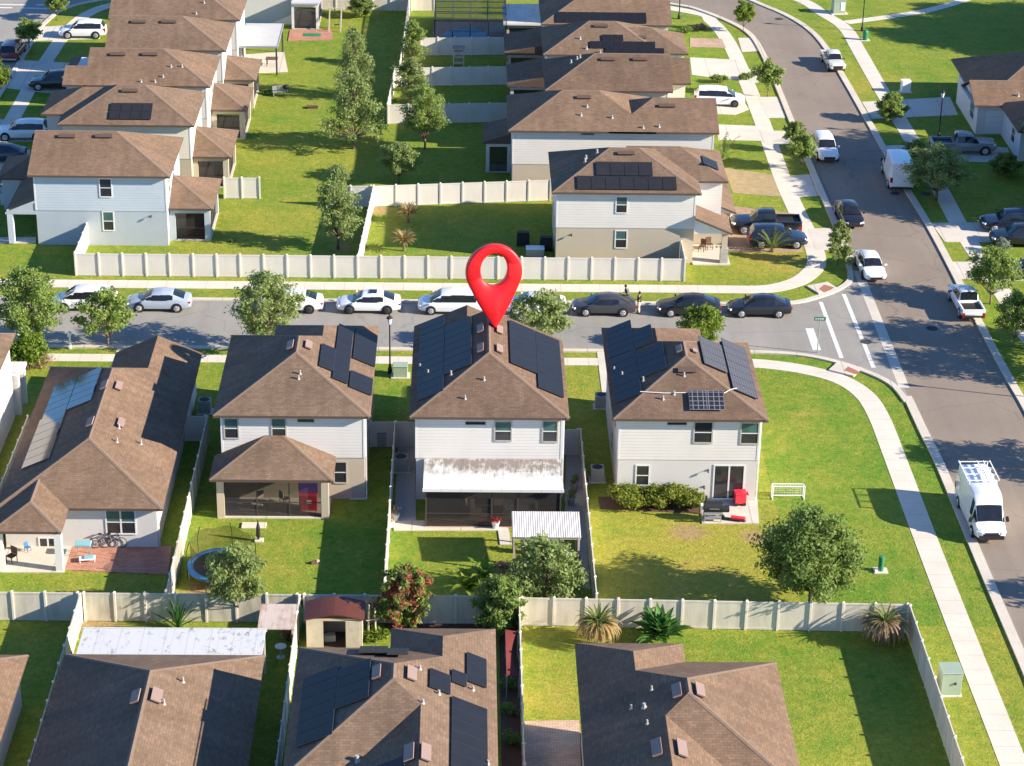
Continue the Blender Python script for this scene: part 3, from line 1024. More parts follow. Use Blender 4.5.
def open_px(root, org, side, c, box, **k):
    """window from its outer box in the photograph"""
    n_ = {'S': Vector((0, 1, 0)), 'N': Vector((0, 1, 0)), 'E': Vector((1, 0, 0)), 'W': Vector((1, 0, 0))}[side]
    p, q = on_plane(box[0], box[1], n_, c), on_plane(box[2], box[3], n_, c)
    u = sorted((p.x, q.x)) if side in 'SN' else sorted((p.y, q.y))
    z = sorted((p.z, q.z))
    fw = k.get('fw', 0.09)
    return opening(root, org, side, c, u[0] + fw, u[1] - fw, z[0] + fw, z[1] - fw, **k)


def lanai(root, org, x0, x1, y0, y1, zt, col_mat, bays_s=2, back=None, screen='screen', cw=0.45, sides='SE', beam=0.35, floor=0.08):
    """screened rear porch: corner columns, beam, screens, slab (the roof is built by the caller)"""
    fl = MB()
    fl.box(x0, x1, y0, y1, 0.0, floor)
    fl.build('porch_floor', 'drive', root, org)
    for x, y in [(x0, y0), (x1 - cw, y0)] + ([(x1 - cw, y1 - cw)] if 'E' in sides else []):
        mb = MB()
        mb.box(x, x + cw, y, y + cw, floor, zt - beam)
        mb.build('column', col_mat, root, org)
    bm_ = MB()
    bm_.box(x0, x1, y0, y0 + cw * 0.8, zt - beam, zt)
    if 'E' in sides:
        bm_.box(x1 - cw * 0.8, x1, y0 + cw * 0.8, y1, zt - beam, zt)
    if 'W' in sides:
        bm_.box(x0, x0 + cw * 0.8, y0 + cw * 0.8, y1, zt - beam, zt)
    bm_.build('beam', col_mat, root, org)
    def scr(p, q):
        mb = MB()
        p, q = Vector(p), Vector(q)
        mb.face([(p.x, p.y, floor), (q.x, q.y, floor), (q.x, q.y, zt - beam), (p.x, p.y, zt - beam)], 1)
        n_ = max(1, round((q - p).length / 2.2))
        for i in range(n_ + 1):
            e = p.lerp(q, i / n_)
            mb.obox((e.x, e.y, floor), (e.x, e.y, zt - beam), 0.06, 0.06, 0)
        for z in (floor + 0.04, floor + 0.95, zt - beam - 0.03):
            mb.obox((p.x, p.y, z), (q.x, q.y, z), 0.05, 0.05, 0)
        mb.build('screen_wall', ['bronze', screen], root, org)
    m = cw * 0.45
    scr((x0 + cw, y0 + m, 0), (x1 - cw, y0 + m, 0))
    if 'E' in sides:
        scr((x1 - m, y0 + cw, 0), (x1 - m, y1, 0))
    if 'W' in sides:
        scr((x0 + m, y0 + cw, 0), (x0 + m, y1, 0))


def downspout(root, org, x, y, z0, z1, r=0.045):
    mb = MB()
    mb.box(x - r, x + r, y - r, y + r, z0, z1)
    mb.build('downspout', 'trim', root, org)


def house(label, x, y, group=None, name='two_storey_house'):
    return empty(name, (x, y, 0), label, 'house', 0, group), (x, y, 0)
# ------------------------------------------------------------------ houses
def porch_roof(mb, x0, x1, y0, y1, ze, side='S', pitch=PITCH_R, fas=0.17, both=True):
    """roof of a rear porch that leans on a house wall: the wall is at y1 (side S) or x0 (side E)"""
    if side == 'S':
        T = lambda a, d, z: (a, y0 + d, z)
        a0, a1, D = x0, x1, y1 - y0
    else:
        T = lambda a, d, z: (x1 - d, a, z)
        a0, a1, D = y0, y1, x1 - x0
    k = min(D, (a1 - a0) / 2 - 0.05)
    zt = ze + D * pitch
    zt2 = ze + k * pitch
    e0, e1 = T(a0, 0, ze), T(a1, 0, ze)
    t0, t1 = T(a0 + k, k, zt2), T(a1 - k, k, zt2)
    w0, w1 = T(a0, D, ze), T(a1, D, ze)
    mb.face([e0, e1, t1, t0])
    mb.face([e0, t0, T(a0 + k, D, zt2), w0])
    mb.face([e1, w1, T(a1 - k, D, zt2), t1])
    if k < D - 0.01:
        mb.face([t0, t1, T(a1 - k, D, zt2), T(a0 + k, D, zt2)])
    dn = Vector((0, 0, fas))
    for p, q in ((e0, e1), (w0, e0), (e1, w1)):
        p, q = Vector(p), Vector(q)
        mb.face([p, q, q - dn, p - dn], 1)
    mb.face([Vector(p) - dn for p in (e0, w0, w1, e1)], 2)
    f_, l_, r_ = ((Vector((0, -pitch, 1)), Vector((-pitch, 0, 1)), Vector((pitch, 0, 1))) if side == 'S' else
                  (Vector((pitch, 0, 1)), Vector((0, -pitch, 1)), Vector((0, pitch, 1))))
    cap_strip(mb, e0, t0, f_, l_)
    cap_strip(mb, e1, t1, f_, r_)


def tone(mats, sh='shingle'):
    return [sh, 'fascia', 'soffit', mats, 'shingle_cap']


ZE = 5.97
# ---- the row of two-storey houses across the middle
GM = 'two-storey houses in the middle row'
# white house with hipped rear porch
h, o = house('white two-storey house with beige base, hipped screened porch and trampoline yard', -10.28, 133.4, GM)
two_tone(h, o, -14.80, -6.0, 127.6, 138.9, 2.9, ZE - 0.16, 'side_white', 'stucco_beige')
wall(h, o, -11.9, -5.95, 138.9, 140.6, 0, ZE - 0.17, 'stucco_beige', 'front_wall')
mb = MB()
rcA = slopes(mb, -15.24, -5.58, 127.15, 139.3, ZE, skip=('NE',))
slopes(mb, -12.4, -5.58, 135.8, 141.0, ZE, a='gable', dz=0.004)
rf = mb.build('roof', tone('side_white'), h, o)
mb = MB()
porch_roof(mb, -15.3, -7.75, 124.35, 127.58, 3.0)
mb.build('porch_roof', tone('stucco_beige'), h, o)
lanai(h, o, -14.95, -8.1, 124.95, 127.58, 2.86, 'stucco_beige', sides='S')
wc = 127.57
open_px(h, o, 'S', wc, (223, 417.5, 239.5, 439))
open_px(h, o, 'S', wc, (270.5, 417.5, 287, 439))
open_px(h, o, 'S', wc + 0.03, (333, 461, 347.6, 483.5), glass=('glass', 'glass'))
open_px(h, o, 'S', wc, (297, 418.2, 314.6, 422.4), rail=False, kind='wall_vent', fw=0.04, glass=('glass', 'glass'))
downspout(h, o, -5.9, 127.75, 0.05, ZE - 0.2)
pan4(rf, o, rcA, 'E', (339, 327), (354.5, 329), (346, 386), (331, 377), 6, 1)
pan4(rf, o, rcA, 'E', (355.2, 329.5), (377, 337), (375, 367), (352.2, 360), 3, 1)
pan4(rf, o, rcA, 'E', (321.5, 345.5), (335.5, 349), (333, 372), (318, 367), 2, 1)
pan4(rf, o, rcA, 'E', (351, 373), (373.5, 379), (370.5, 396), (347.5, 387.5), 2, 1)
roof_vent(rf, o, rcA, 'E', 308, 346, 1.1, 0.4)
roof_vent(rf, o, rcA, 'W', 291, 346, 1.1, 0.4)
vent_pipe(rf, o, rcA, 'S', 300, 374)
vent_pipe(rf, o, rcA, 'S', 298.5, 379)

# the house under the pin
h, o = house('white two-storey house in the row centre with mildewed white patio roof', 1.82, 133.0, GM)
two_tone(h, o, -2.80, 6.25, 127.6, 138.5, 2.9, ZE - 0.16, 'side_white', 'stucco_white')
wall(h, o, -2.78, 3.4, 138.5, 140.6, 0, ZE - 0.17, 'stucco_white', 'front_wall')
mb = MB()
rcB = slopes(mb, -3.2, 6.66, 127.15, 138.9, ZE, b='gable')
slopes(mb, -3.2, 3.87, 138.8, 141.0, ZE, a='gable', b='gable', dz=0.004)
rfB = rf = mb.build('roof', tone('side_white', 'shingle_b'), h, o)
open_px(h, o, 'S', wc, (494, 420.5, 512, 441.5))
open_px(h, o, 'S', wc, (542, 420, 558, 442.5))
open_px(h, o, 'S', wc, (465, 421, 486, 425), rail=False, kind='wall_vent', fw=0.04, glass=('glass', 'glass'))
downspout(h, o, 6.36, 127.75, 0.05, ZE - 0.2)
rcBw = rect(-3.2, 3.87, 133.4, 141.0, ZE + 0.004)
panels(rf, o, rcB, 'W', 128.9, 138.7, 0.45, 2.1, 9, 1, 'solar_blue', lift=0.09)
panels(rf, o, rcBw, 'W', 138.72, 140.6, 0.45, 2.1, 2, 1, 'solar_blue', lift=0.09)
panels(rf, o, rcB, 'W', 131.2, 138.7, 2.12, 3.85, 7, 1, 'solar_blue', lift=0.09)
panels(rf, o, rcB, 'E', 131.6, 138.3, 1.92, 3.62, 6, 1, lift=0.12)
panels(rf, o, rcB, 'E', 129.6, 138.3, 0.28, 1.90, 8, 1, lift=0.12)
for p in ((481, 329.5), (481, 349)):
    roof_vent(rf, o, rcB, 'W', *p, 1.1, 0.4)
for p in ((499, 331), (499, 350)):
    roof_vent(rf, o, rcB, 'E', *p, 1.1, 0.4)
vent_pipe(rf, o, rcB, 'S', 484, 380)
vent_pipe(rf, o, rcB, 'S', 465, 399)
for p in ((420, 368), (428, 374), (451, 375)):
    vent_pipe(rf, o, rcB, 'W', *p, 0.3, 0.06)
# patio under a white panel roof
mb = MB()
for i in range(7):
    xa, xb = -2.29 + i * 8.55 / 7, -2.29 + (i + 1) * 8.55 / 7
    mb.prism([(xa + 0.003, 123.75), (xb - 0.003, 123.75), (xb - 0.003, 127.55), (xa + 0.01, 127.55)], 2.68, 2.78)
for i, v in enumerate(mb.v):
    mb.v[i] = (v[0], v[1], v[2] + (v[1] - 123.75) * 0.035)
mb.box(-2.32, 6.29, 123.66, 123.745, 2.62, 2.81)
mb.build('patio_roof', 'alu_white', h, o)
mb = MB()
mb.box(-2.2, 6.2, 123.9, 127.55, 0.0, 0.07)
mb.build('patio_floor', 'paver_grey', h, o)
for x in (-2.1, 1.9, 3.5, 6.1):
    mb = MB()
    mb.box(x - 0.05, x + 0.05, 123.95, 124.05, 0.07, 2.66)
    mb.build('patio_post', 'bronze', h, o)
def screens(root, org, pts, z0, z1, mat='screen'):
    mb = MB()
    for p, q in zip(pts, pts[1:]):
        mb.face([(p[0], p[1], z0), (q[0], q[1], z0), (q[0], q[1], z1), (p[0], p[1], z1)], 1)
        mb.obox((p[0], p[1], z0 + 0.03), (q[0], q[1], z0 + 0.03), 0.05, 0.06)
        mb.obox((p[0], p[1], z0 + 0.9), (q[0], q[1], z0 + 0.9), 0.05, 0.05)
        mb.obox((p[0], p[1], z1 - 0.03), (q[0], q[1], z1 - 0.03), 0.05, 0.06)
    mb.build('screen_wall', ['bronze', mat], root, org)
screens(h, o, [(-2.1, 127.5), (-2.1, 124.0), (-0.7, 124.0), (0.6, 124.0), (1.9, 124.0), (3.5, 124.0), (4.8, 124.0), (6.1, 124.0), (6.1, 127.5)], 0.07, 2.64)

# house with the three solar arrays
h, o = house('white two-storey house with solar on three roof slopes beside wide corner lawn', 14.14, 133.0, GM)
two_tone(h, o, 9.79, 18.49, 127.55, 138.4, 2.95, ZE - 0.16, 'side_white', 'stucco_white')
wall(h, o, 9.8, 15.4, 138.4, 140.6, 0, ZE - 0.17, 'stucco_white', 'front_wall')
mb = MB()
rcC = slopes(mb, 9.34, 18.94, 127.1, 138.9, ZE, skip=('NW',))
slopes(mb, 9.34, 15.94, 135.5, 141.0, ZE, a='gable', dz=0.004)
rf = mb.build('roof', tone('side_white', 'shingle_b'), h, o)
wc = 127.52
open_px(h, o, 'S', wc, (693.8, 421, 712.5, 443.5), glass=('glass', 'glass'))
open_px(h, o, 'S', wc, (740.8, 422, 758.6, 444.5))
open_px(h, o, 'S', wc, (667, 421.5, 687, 425.2), rail=False, kind='wall_vent', fw=0.04, glass=('glass', 'glass'))
open_px(h, o, 'S', wc + 0.03, (635.6, 464.5, 649.4, 486), frame='trim', glass=('glass', 'glass'))
open_px(h, o, 'S', wc + 0.03, (713.8, 464.5, 743.2, 499.2), kind='sliding_door', frame='trim', mullions=1, rail=False, glass=('glass', 'glass'))
downspout(h, o, 18.6, 127.7, 0.05, ZE - 0.2)
rcCw = rect(9.34, 15.94, 133.4, 141.0, ZE + 0.004)
panels(rf, o, rcCw, 'W', 135.6, 140.3, 0.25, 1.9, 5, 1, 'solar_blue', lift=0.09)
panels(rf, o, rcC, 'W', 129.0, 135.55, 0.25, 1.9, 6, 1, 'solar_blue', lift=0.09)
panels(rf, o, rcCw, 'W', 135.6, 138.4, 1.92, 3.1, 3, 1, 'solar_blue', lift=0.09)
panels(rf, o, rcC, 'W', 131.1, 135.0, 1.92, 3.6, 4, 1, 'solar_blue', lift=0.09)
panels(rf, o, rcC, 'E', 131.6, 135.9, 2.15, 3.7, 4, 1, 'solar_grey', lift=0.14)
panels(rf, o, rcC, 'E', 129.4, 137.2, 0.45, 2.05, 7, 1, 'solar_grey', lift=0.14)
pan_px(rf, o, rcC, 'S', [(689.5, 392.5), (723, 392.5), (689.5, 411.5), (723, 411.5)], 2, 1, mat='solar_cell', edge='steel', lift=0.2)
def conduit(rc, pts, faces):
    mb = MB()
    P = []
    for (px, py), fc in zip(pts, faces):
        a, d = ad(rc, fc, px, py)
        fn, nrm = slope_frame(rc, fc)
        P.append(fn(a, d) + nrm * 0.09)
    mb.tube(P, 0.03, 6)
    mb.build('conduit', 'conduit', rf, o)
conduit(rcC, [(640, 392.5), (665, 394), (688, 393.5)], 'SSS')
conduit(rcC, [(724, 394), (730, 390.5), (737, 389)], 'SSS')
roof_vent(rf, o, rcC, 'S', 687, 371, 1.15, 0.4)
roof_vent(rf, o, rcC, 'E', 694, 352, 0.5, 0.3)
roof_vent(rf, o, rcC, 'W', 679.5, 350, 0.9, 0.35)
vent_pipe(rf, o, rcC, 'S', 663, 399.5)
vent_pipe(rf, o, rcC, 'S', 674, 394.6)
vent_pipe(rf, o, rcC, 'S', 684, 376)
for p in ((614, 371), (622, 376), (643, 381)):
    vent_pipe(rf, o, rcC, 'W', *p, 0.3, 0.06)

# far left of the row
h, o = house('white two-storey house cut off by the left edge behind the low L-shaped roof', -34.3, 133.0, GM)
wall(h, o, -38.7, -29.85, 127.6, 138.9, 0, ZE - 0.16, 'stucco_white')
mb = MB()
slopes(mb, -39.1, -29.45, 127.15, 139.3, ZE)
mb.build('roof', tone('side_white'), h, o)
mb = MB()
mb.box(-30.0, -29.5, 139.2, 139.65, 0, 2.9)
mb.box(-29.75, -29.4, 140.9, 141.25, 0, 2.75)
mb.box(-32.0, -29.3, 139.66, 141.4, 2.75, 2.95)
mb.build('entry_porch', 'stucco_white', h, o)

# ---- single-storey house on the left
GS = 'single-storey houses'
ZS = 2.9
h, o = house('single-storey house with long L-shaped brown roof, glossy west panels and pink patio', -22.65, 131.0, GS, 'single_storey_house')
wall(h, o, -27.2, -18.12, 121.2, 140.3, 0, ZS - 0.16, 'stucco_white')
wall(h, o, -23.1, -18.14, 140.3, 142.7, 0, ZS - 0.17, 'stucco_white', 'front_wall')
mb = MB()
rcD = slopes(mb, -27.6, -17.7, 120.75, 140.75, ZS, skip=('NE',))
slopes(mb, -23.55, -17.7, 137.75, 143.1, ZS, a='gable', b='gable', dz=0.004)
slopes(mb, -27.35, -23.25, 117.9, 124.0, ZS - 0.03, b='gable')
rf = mb.build('roof', tone('stucco_white', 'shingle_c'), h, o)
open_px(h, o, 'S', 121.2, (104.5, 509.5, 137, 534.5), mullions=1, frame='trim')
open_px(h, o, 'S', 121.2, (38, 537, 58, 549), kind='sliding_door', frame='trim', mullions=1, rail=False, glass=('glass', 'glass'))
for x in (-27.2, -23.75):
    mb = MB()
    mb.box(x, x + 0.42, 118.2, 118.62, 0.06, ZS - 0.2)
    mb.build('column', 'trim', h, o)
mb = MB()
mb.box(-27.2, -23.3, 118.1, 121.2, 0, 0.065)
mb.build('porch_floor', 'drive', h, o)
downspout(h, o, -18.06, 121.35, 0.05, ZS - 0.2)
for p in ((105.5, 388), (107.5, 425)):
    roof_vent(rf, o, rcD, 'E', p[0] + 13, p[1] - 1, 1.1, 0.4)
for p in ((105, 386), (91, 423)):
    roof_vent(rf, o, rcD, 'W', p[0], p[1], 1.1, 0.4)
for p in ((141, 444), (119, 428), (117, 442)):
    vent_pipe(rf, o, rcD, 'E', *p, 0.3, 0.06)
# glossy panels low on the west slope, mirroring the sky and the white wall next door
M['solar_gloss'] = solar('solar_gloss', (0.012, 0.020, 0.036))
gb = M['solar_gloss'].node_tree.nodes['Principled BSDF']
gb.inputs['Roughness'].default_value = 0.10
gb.inputs['Specular IOR Level'].default_value = 0.6
gb.inputs['Coat Weight'].default_value = 0.2
gb.inputs['Coat Roughness'].default_value = 0.05
pan4(rf, o, rcD, 'W', (57, 378), (99, 377), (90, 406), (46, 415), 5, 2, mat='solar_gloss', lift=0.09)
pan4(rf, o, rcD, 'W', (45.5, 416), (68, 413), (46, 461), (18, 471), 6, 1, mat='solar_gloss', lift=0.09)

# ---- single-storey houses along the bottom
def low_house(label, x0, x1, y0, y1, wings, lab_mat='stucco_white', sh='shingle', inset=0.45, skip=(), ze=ZS):
    k = (CAM_H - ze) / (CAM_H - ZS)       # the roof outline was surveyed at single-storey height
    x0, x1, y0, y1 = x0 * k, x1 * k, y0 * k, y1 * k
    wings = [(w[0] * k, w[1] * k, w[2] * k, w[3] * k, w[4], w[5], (w[6][0] * k, w[6][1] * k)) for w in wings]
    tall = ze > 4
    h, o = house(label, (x0 + x1) / 2, y1 - 3, 'two-storey houses at the bottom' if tall else GS, 'two_storey_house' if tall else 'single_storey_house')
    wall(h, o, x0 + inset, x1 - inset, y0 + inset, y1 - inset, 0, ze - 0.16, lab_mat)
    mb = MB()
    rc = slopes(mb, x0, x1, y0, y1, ze, skip=skip)
    rcs = [rc]
    for wx0, wx1, wy0, wy1, a, b, blk in wings:
        rcs.append(slopes(mb, wx0, wx1, wy0, wy1, ze, a=a, b=b, dz=0.004 * len(rcs)))
        if blk:
            wall(h, o, wx0 + inset + 0.01, wx1 - inset - 0.02, blk[0], blk[1], 0, ze - 0.17, lab_mat, 'wing_wall')
    rf = mb.build('roof', tone(lab_mat, sh), h, o)
    return h, o, rf, rcs


h, o, rf, rcs = low_house('house with black solar on its many-hipped brown roof behind red shed', -8.6, 1.95, 93.35, 105.3,
                          [(-3.7, 1.95, 102.4, 107.3, 'gable', 'hip', (104.8, 106.85)), (-5.75, 1.95, 78.0, 97.25, 'hip', 'gable', (78.5, 93.8))], skip=('NE', 'SE'), ze=ZE)
rc, rcn, rcs_ = rcs
panels(rf, o, rc, 'W', 90.91, 96.91, 0.52, 2.29, 6, 1)
panels(rf, o, rc, 'W', 93.00, 96.43, 2.30, 3.91, 4, 1)
pan4(rf, o, rc, 'E', (429, 669), (450, 677), (450, 695), (429, 689), 2, 1)
pan4(rf, o, rcn, 'E', (466, 654), (486, 660), (486, 690), (466, 681), 3, 1)
pan4(rf, o, rc, 'E', (451, 671), (466, 675), (466, 689), (451, 682), 1, 1)
panels(rf, o, rc, 'E', 85.76, 94.24, 0.52, 2.24, 9, 1)
pan_px(rf, o, rc, 'N', [(360, 650), (387, 650), (360, 656), (387, 656)], 2, 1, lift=0.2)
pan_px(rf, o, rc, 'N', [(388, 652), (408, 652), (388, 658), (408, 658)], 2, 1, lift=0.2)
panels(rf, o, rcs_, 'W', 81.95, 88.62, 0.76, 3.05, 6, 1)
roof_vent(rf, o, rc, 'W', 377.5, 673.5, 1.1, 0.4)
roof_vent(rf, o, rc, 'E', 411, 675, 1.15, 0.45)
roof_vent(rf, o, rcs_, 'W', 410, 754, 1.3, 0.45)
roof_vent(rf, o, rcs_, 'E', 425, 754, 1.3, 0.45)
for p in ((420, 669), (439, 694), (423, 703), (473, 690), (488, 764)):
    vent_pipe(rf, o, rc, 'E', *p, 0.22, 0.06)
vent_pipe(rf, o, rcs_, 'W', 357, 761, 0.3, 0.1)

h, o, rf, rcs = low_house('house with plain hipped brown roof beside large fenced corner lawn', 6.2, 16.83, 92.15, 104.05,
                          [(6.2, 12.0, 101.1, 105.9, 'gable', 'hip', (103.5, 105.45)), (6.2, 14.3, 76.0, 96.25, 'hip', 'gable', (76.5, 92.6))], sh='shingle_c', skip=('NW', 'SW'), ze=ZE)
rc, rcn, rcs_ = rcs
roof_vent(rf, o, rc, 'W', 677.5, 692, 1.1, 0.42)
roof_vent(rf, o, rc, 'E', 699, 691.5, 1.1, 0.42)
roof_vent(rf, o, rcs_, 'W', 657.5, 749, 1.3, 0.45)
roof_vent(rf, o, rcs_, 'E', 681, 750, 1.3, 0.45)
for p in ((651.5, 690), (644, 707.5), (631, 709), (647, 724)):
    vent_pipe(rf, o, rc, 'W', *p, 0.24, 0.08 if p[0] == 644 else 0.05)

h, o, rf, rcs = low_house('single-storey house with spotted white panel roof over its rear patio', -20.9, -10.3, 74.0, 104.5, [], sh='shingle')
rc = rcs[0]
mb = MB()
for i in range(8):
    xa, xb = -20.35 + i * 9.85 / 8, -20.35 + (i + 1) * 9.85 / 8
    mb.box(xa + 0.003, xb - 0.003, 104.55, 107.4, 2.62, 2.72)
mb.box(-20.4, -10.45, 107.41, 107.5, 2.55, 2.75)
mb.build('patio_roof', 'alu_spot', h, o)
for x in (-20.2, -15.4, -10.6):
    mb = MB()
    mb.box(x - 0.05, x + 0.05, 107.2, 107.3, 0, 2.6)
    mb.build('patio_post', 'trim', h, o)
roof_vent(rf, o, rc, 'W', 136.5, 698, 1.1, 0.42)
roof_vent(rf, o, rc, 'E', 156, 697, 1.15, 0.5)
vent_pipe(rf, o, rc, 'E', 164, 704, 0.3, 0.06)
vent_pipe(rf, o, rc, 'E', 183, 682, 0.3, 0.06)

h, o, rf, rcs = low_house('single-storey house cut off at the bottom left corner beyond the grey fence', -33.4, -22.8, 76.0, 104.4, [], sh='shingle_c')

# ---- two-storey houses along the west street (gable ends face the street)
GL = 'two-storey houses along the west street'
def side_house(label, x0, x1, y0, y1, up, low, roofs, group, sh='shingle', inset=0.42, skip=()):
    h, o = house(label, (x0 + x1) / 2, y0 + 1, group)
    two_tone(h, o, x0 + inset, x1 - inset, y0 + inset, y1 - inset, 2.9, ZE - 0.16, up, low)
    mb = MB()
    rcs = []
    for i, (rx0, rx1, ry0, ry1, a, b) in enumerate(roofs):
        rcs.append(slopes(mb, rx0, rx1, ry0, ry1, ZE, axis='X', a=a, b=b, dz=0.004 * i, skip=skip))
    rf = mb.build('roof', tone(up, sh), h, o)
    return h, o, rf, rcs


def xrect(rc):
    """slopes() turns its frame for axis X; give the plain rectangle back"""
    return rect(rc['y0'], rc['y1'], rc['x0'], rc['x1'], rc['ze']) if rc['axis'] == 'X' else rc


def side_lanai(h, o, x0, x1, y0, y1, cm, ze=2.85, sh='shingle'):
    lanai(h, o, x0, x1, y0, y1, ze - 0.16, cm, sides='SE')
    mb = MB()
    porch_roof(mb, x0, x1 + 0.3, y0 - 0.3, y1 + 0.3, ze, side='E')
    mb.build('porch_roof', tone(cm, sh), h, o)


h, o, rf, rcs = side_house('pale blue two-storey house behind the long street fence', -33.95, -22.86, 169.55, 178.9, 'side_blue', 'stucco_blue',
                           [(-33.95, -22.86, 169.55, 178.9, 'gable', 'hip')], GL, 'shingle_c')
rc = xrect(rcs[0])
open_px(h, o, 'S', 169.94, (98.3, 178, 112.8, 197.5), frame='trim', glass=('glass', 'glass'))
open_px(h, o, 'S', 169.97, (101.8, 211, 115, 231), frame='trim', glass=('glass', 'glass_teal'))
for y in (171.2, 174.2):
    opening(h, o, 'E', -23.25, y, y + 0.8, 3.9, 5.1, frame='trim')
side_lanai(h, o, -23.25, -20.05, 171.1, 177.4, 'stucco_blue', sh='shingle_c')
roof_vent(rf, o, rc, 'S', 67, 137, 1.35, 0.35)
roof_vent(rf, o, rc, 'S', 104, 137, 1.35, 0.35)
mb = MB()
mb.face([(-33.55, 169.9, 3.75), (-33.55, 177.0, 3.75), (-35.95, 177.0, 2.75), (-35.95, 169.9, 2.75)])
mb.face([(-33.55, 169.9, 3.55), (-35.95, 169.9, 2.55), (-35.95, 177.0, 2.55), (-33.55, 177.0, 3.55)], 1)
for p, q in (((-33.55, 169.9), (-35.95, 169.9)), ((-33.55, 177.0), (-35.95, 177.0))):
    mb.face([(p[0], p[1], 3.75), (q[0], q[1], 2.75), (q[0], q[1], 2.55), (p[0], p[1], 3.55)], 1)
mb.face([(-35.95, 169.9, 2.75), (-35.95, 177.0, 2.75), (-35.95, 177.0, 2.55), (-35.95, 169.9, 2.55)], 1)
mb.build('porch_roof', ['shingle_c', 'stucco_blue'], h, o, fix=False)
mb = MB()
mb.box(-35.85, -35.4, 169.95, 170.4, 0.08, 2.56)
mb.build('column', 'side_blue', h, o)
mb = MB()
mb.box(-35.85, -33.5, 169.95, 170.25, 2.56, 2.86)
mb.face([(-35.6, 169.97, 2.86), (-33.52, 169.97, 2.86), (-33.52, 169.97, 3.54)])
mb.build('beam', 'stucco_blue', h, o)

wall(h, o, -37.6, -33.5, 177.6, 182.0, 0, 2.72, 'stucco_blue', 'garage_wall')
mb = MB()
slopes(mb, -38.0, -33.0, 177.2, 182.4, 2.9, axis='X', b='gable')
mb.build('garage_roof', tone('stucco_blue', 'shingle_c'), h, o)

h, o, rf, rcs = side_house('second house up the west street, black mat on hipped roof and west wing', -33.6, -22.3, 181.85, 190.9, 'side_cream', 'stucco_beige',
                           [(-33.6, -22.3, 181.85, 190.9, 'hip', 'hip'), (-35.4, -26.0, 184.45, 190.7, 'hip', 'gable')], GL)
rc = xrect(rcs[0])
wall(h, o, -35.0, -33.1, 184.9, 190.2, 0, ZE - 0.17, 'stucco_grey', 'wing_wall')
pan_px(rf, o, rc, 'S', [(111, 104), (151, 104), (111, 120), (151, 120)], 4, 2, mat='pool_mat', edge='pool_mat', gap=0.012)
roof_vent(rf, o, rc, 'S', 130, 91.5, 1.35, 0.35)
opening(h, o, 'S', 182.24, -29.0, -28.0, 3.9, 5.1, frame='trim')
side_lanai(h, o, -21.9 - 0.85, -19.75, 183.3, 189.6, 'stucco_beige')

h, o, rf, rcs = side_house('third house up the west street, plain brown gable with pipe stubs', -34.88, -22.05, 192.4, 201.4, 'side_white', 'stucco_white',
                           [(-33.0, -22.05, 192.4, 201.4, 'gable', 'hip'), (-34.88, -32.9, 192.4, 197.0, 'gable', 'gable')], GL, 'shingle_c')
rc = xrect(rcs[0])
for p in ((171, 67), (182, 67), (163, 77), (155, 82), (141, 82)):
    vent_pipe(rf, o, rc, 'S' if p[0] < 175 else 'S', *p, 0.24, 0.06)
roof_vent(rf, o, rc, 'S', 118, 55, 1.35, 0.35)
roof_vent(rf, o, rc, 'S', 150, 55, 1.35, 0.35)
for y in (194, 196.5):
    opening(h, o, 'E', -22.44, y, y + 0.8, 3.9, 5.1, frame='trim')
side_lanai(h, o, -22.42, -19.5, 195.7, 201.7, 'stucco_beige')

h, o, rf, rcs = side_house('fourth house up the west street, brown gable with dark low street wing', -32.7, -21.7, 203.0, 211.7, 'side_white', 'stucco_white',
                           [(-32.7, -21.7, 203.0, 211.7, 'gable', 'hip')], GL)
rc = xrect(rcs[0])
roof_vent(rf, o, rc, 'S', 139, 22.5, 1.35, 0.35)
roof_vent(rf, o, rc, 'S', 169, 22.5, 1.35, 0.35)
wall(h, o, -36.6, -32.3, 204.6, 209.8, 0, 2.72, 'stucco_white', 'wing_wall')
mb = MB()
slopes(mb, -37.0, -31.5, 204.2, 210.2, 2.9, axis='X', b='gable')
mb.build('wing_roof', tone('stucco_white'), h, o)
side_lanai(h, o, -22.08, -19.45, 204.4, 210.2, 'stucco_beige')

h, o, rf, rcs = side_house('topmost brown roofed house up the west street with striped patio cover', -33.8, -21.3, 212.9, 221.5, 'side_white', 'stucco_white',
                           [(-33.8, -21.3, 212.9, 221.5, 'gable', 'hip')], GL)
rc = xrect(rcs[0])
vent_pipe(rf, o, rc, 'S', 204, 3, 0.24, 0.06)
vent_pipe(rf, o, rc, 'S', 196, 14, 0.24, 0.06)
mb = MB()
mb.box(-21.68, -18.0, 214.5, 222.3, 2.82, 2.92)
mb.build('patio_roof', 'alu_clean', h, o)
mb = MB()
mb.box(-21.68, -17.95, 214.4, 214.49, 2.76, 2.95)
mb.box(-17.99, -17.92, 214.5, 222.3, 2.76, 2.95)
mb.build('patio_beam', 'steel', h, o)
for x, y in ((-18.1, 214.6), (-18.1, 222.1), (-21.3, 214.6)):
    mb = MB()
    mb.box(x - 0.08, x + 0.08, y - 0.08, y + 0.08, 0.05, 2.8)
    mb.build('patio_post', 'bronze', h, o)

h, o = house('white walled house at the top edge with dark screened porch', -24.0, 236.0, GL)
wall(h, o, -33.0, -17.8, 232.0, 240.0, 0, ZE - 0.16, 'stucco_white')
mb = MB()
slopes(mb, -33.4, -17.4, 231.6, 240.4, ZE, axis='X')
mb.build('roof', tone('side_white'), h, o)
lanai(h, o, -17.75, -15.0, 230.2, 237.0, 2.7, 'trim', sides='SE', cw=0.25)
mb = MB()
mb.box(-17.75, -14.8, 230.0, 237.2, 2.705, 2.85)
mb.build('patio_roof', 'alu_clean', h, o)

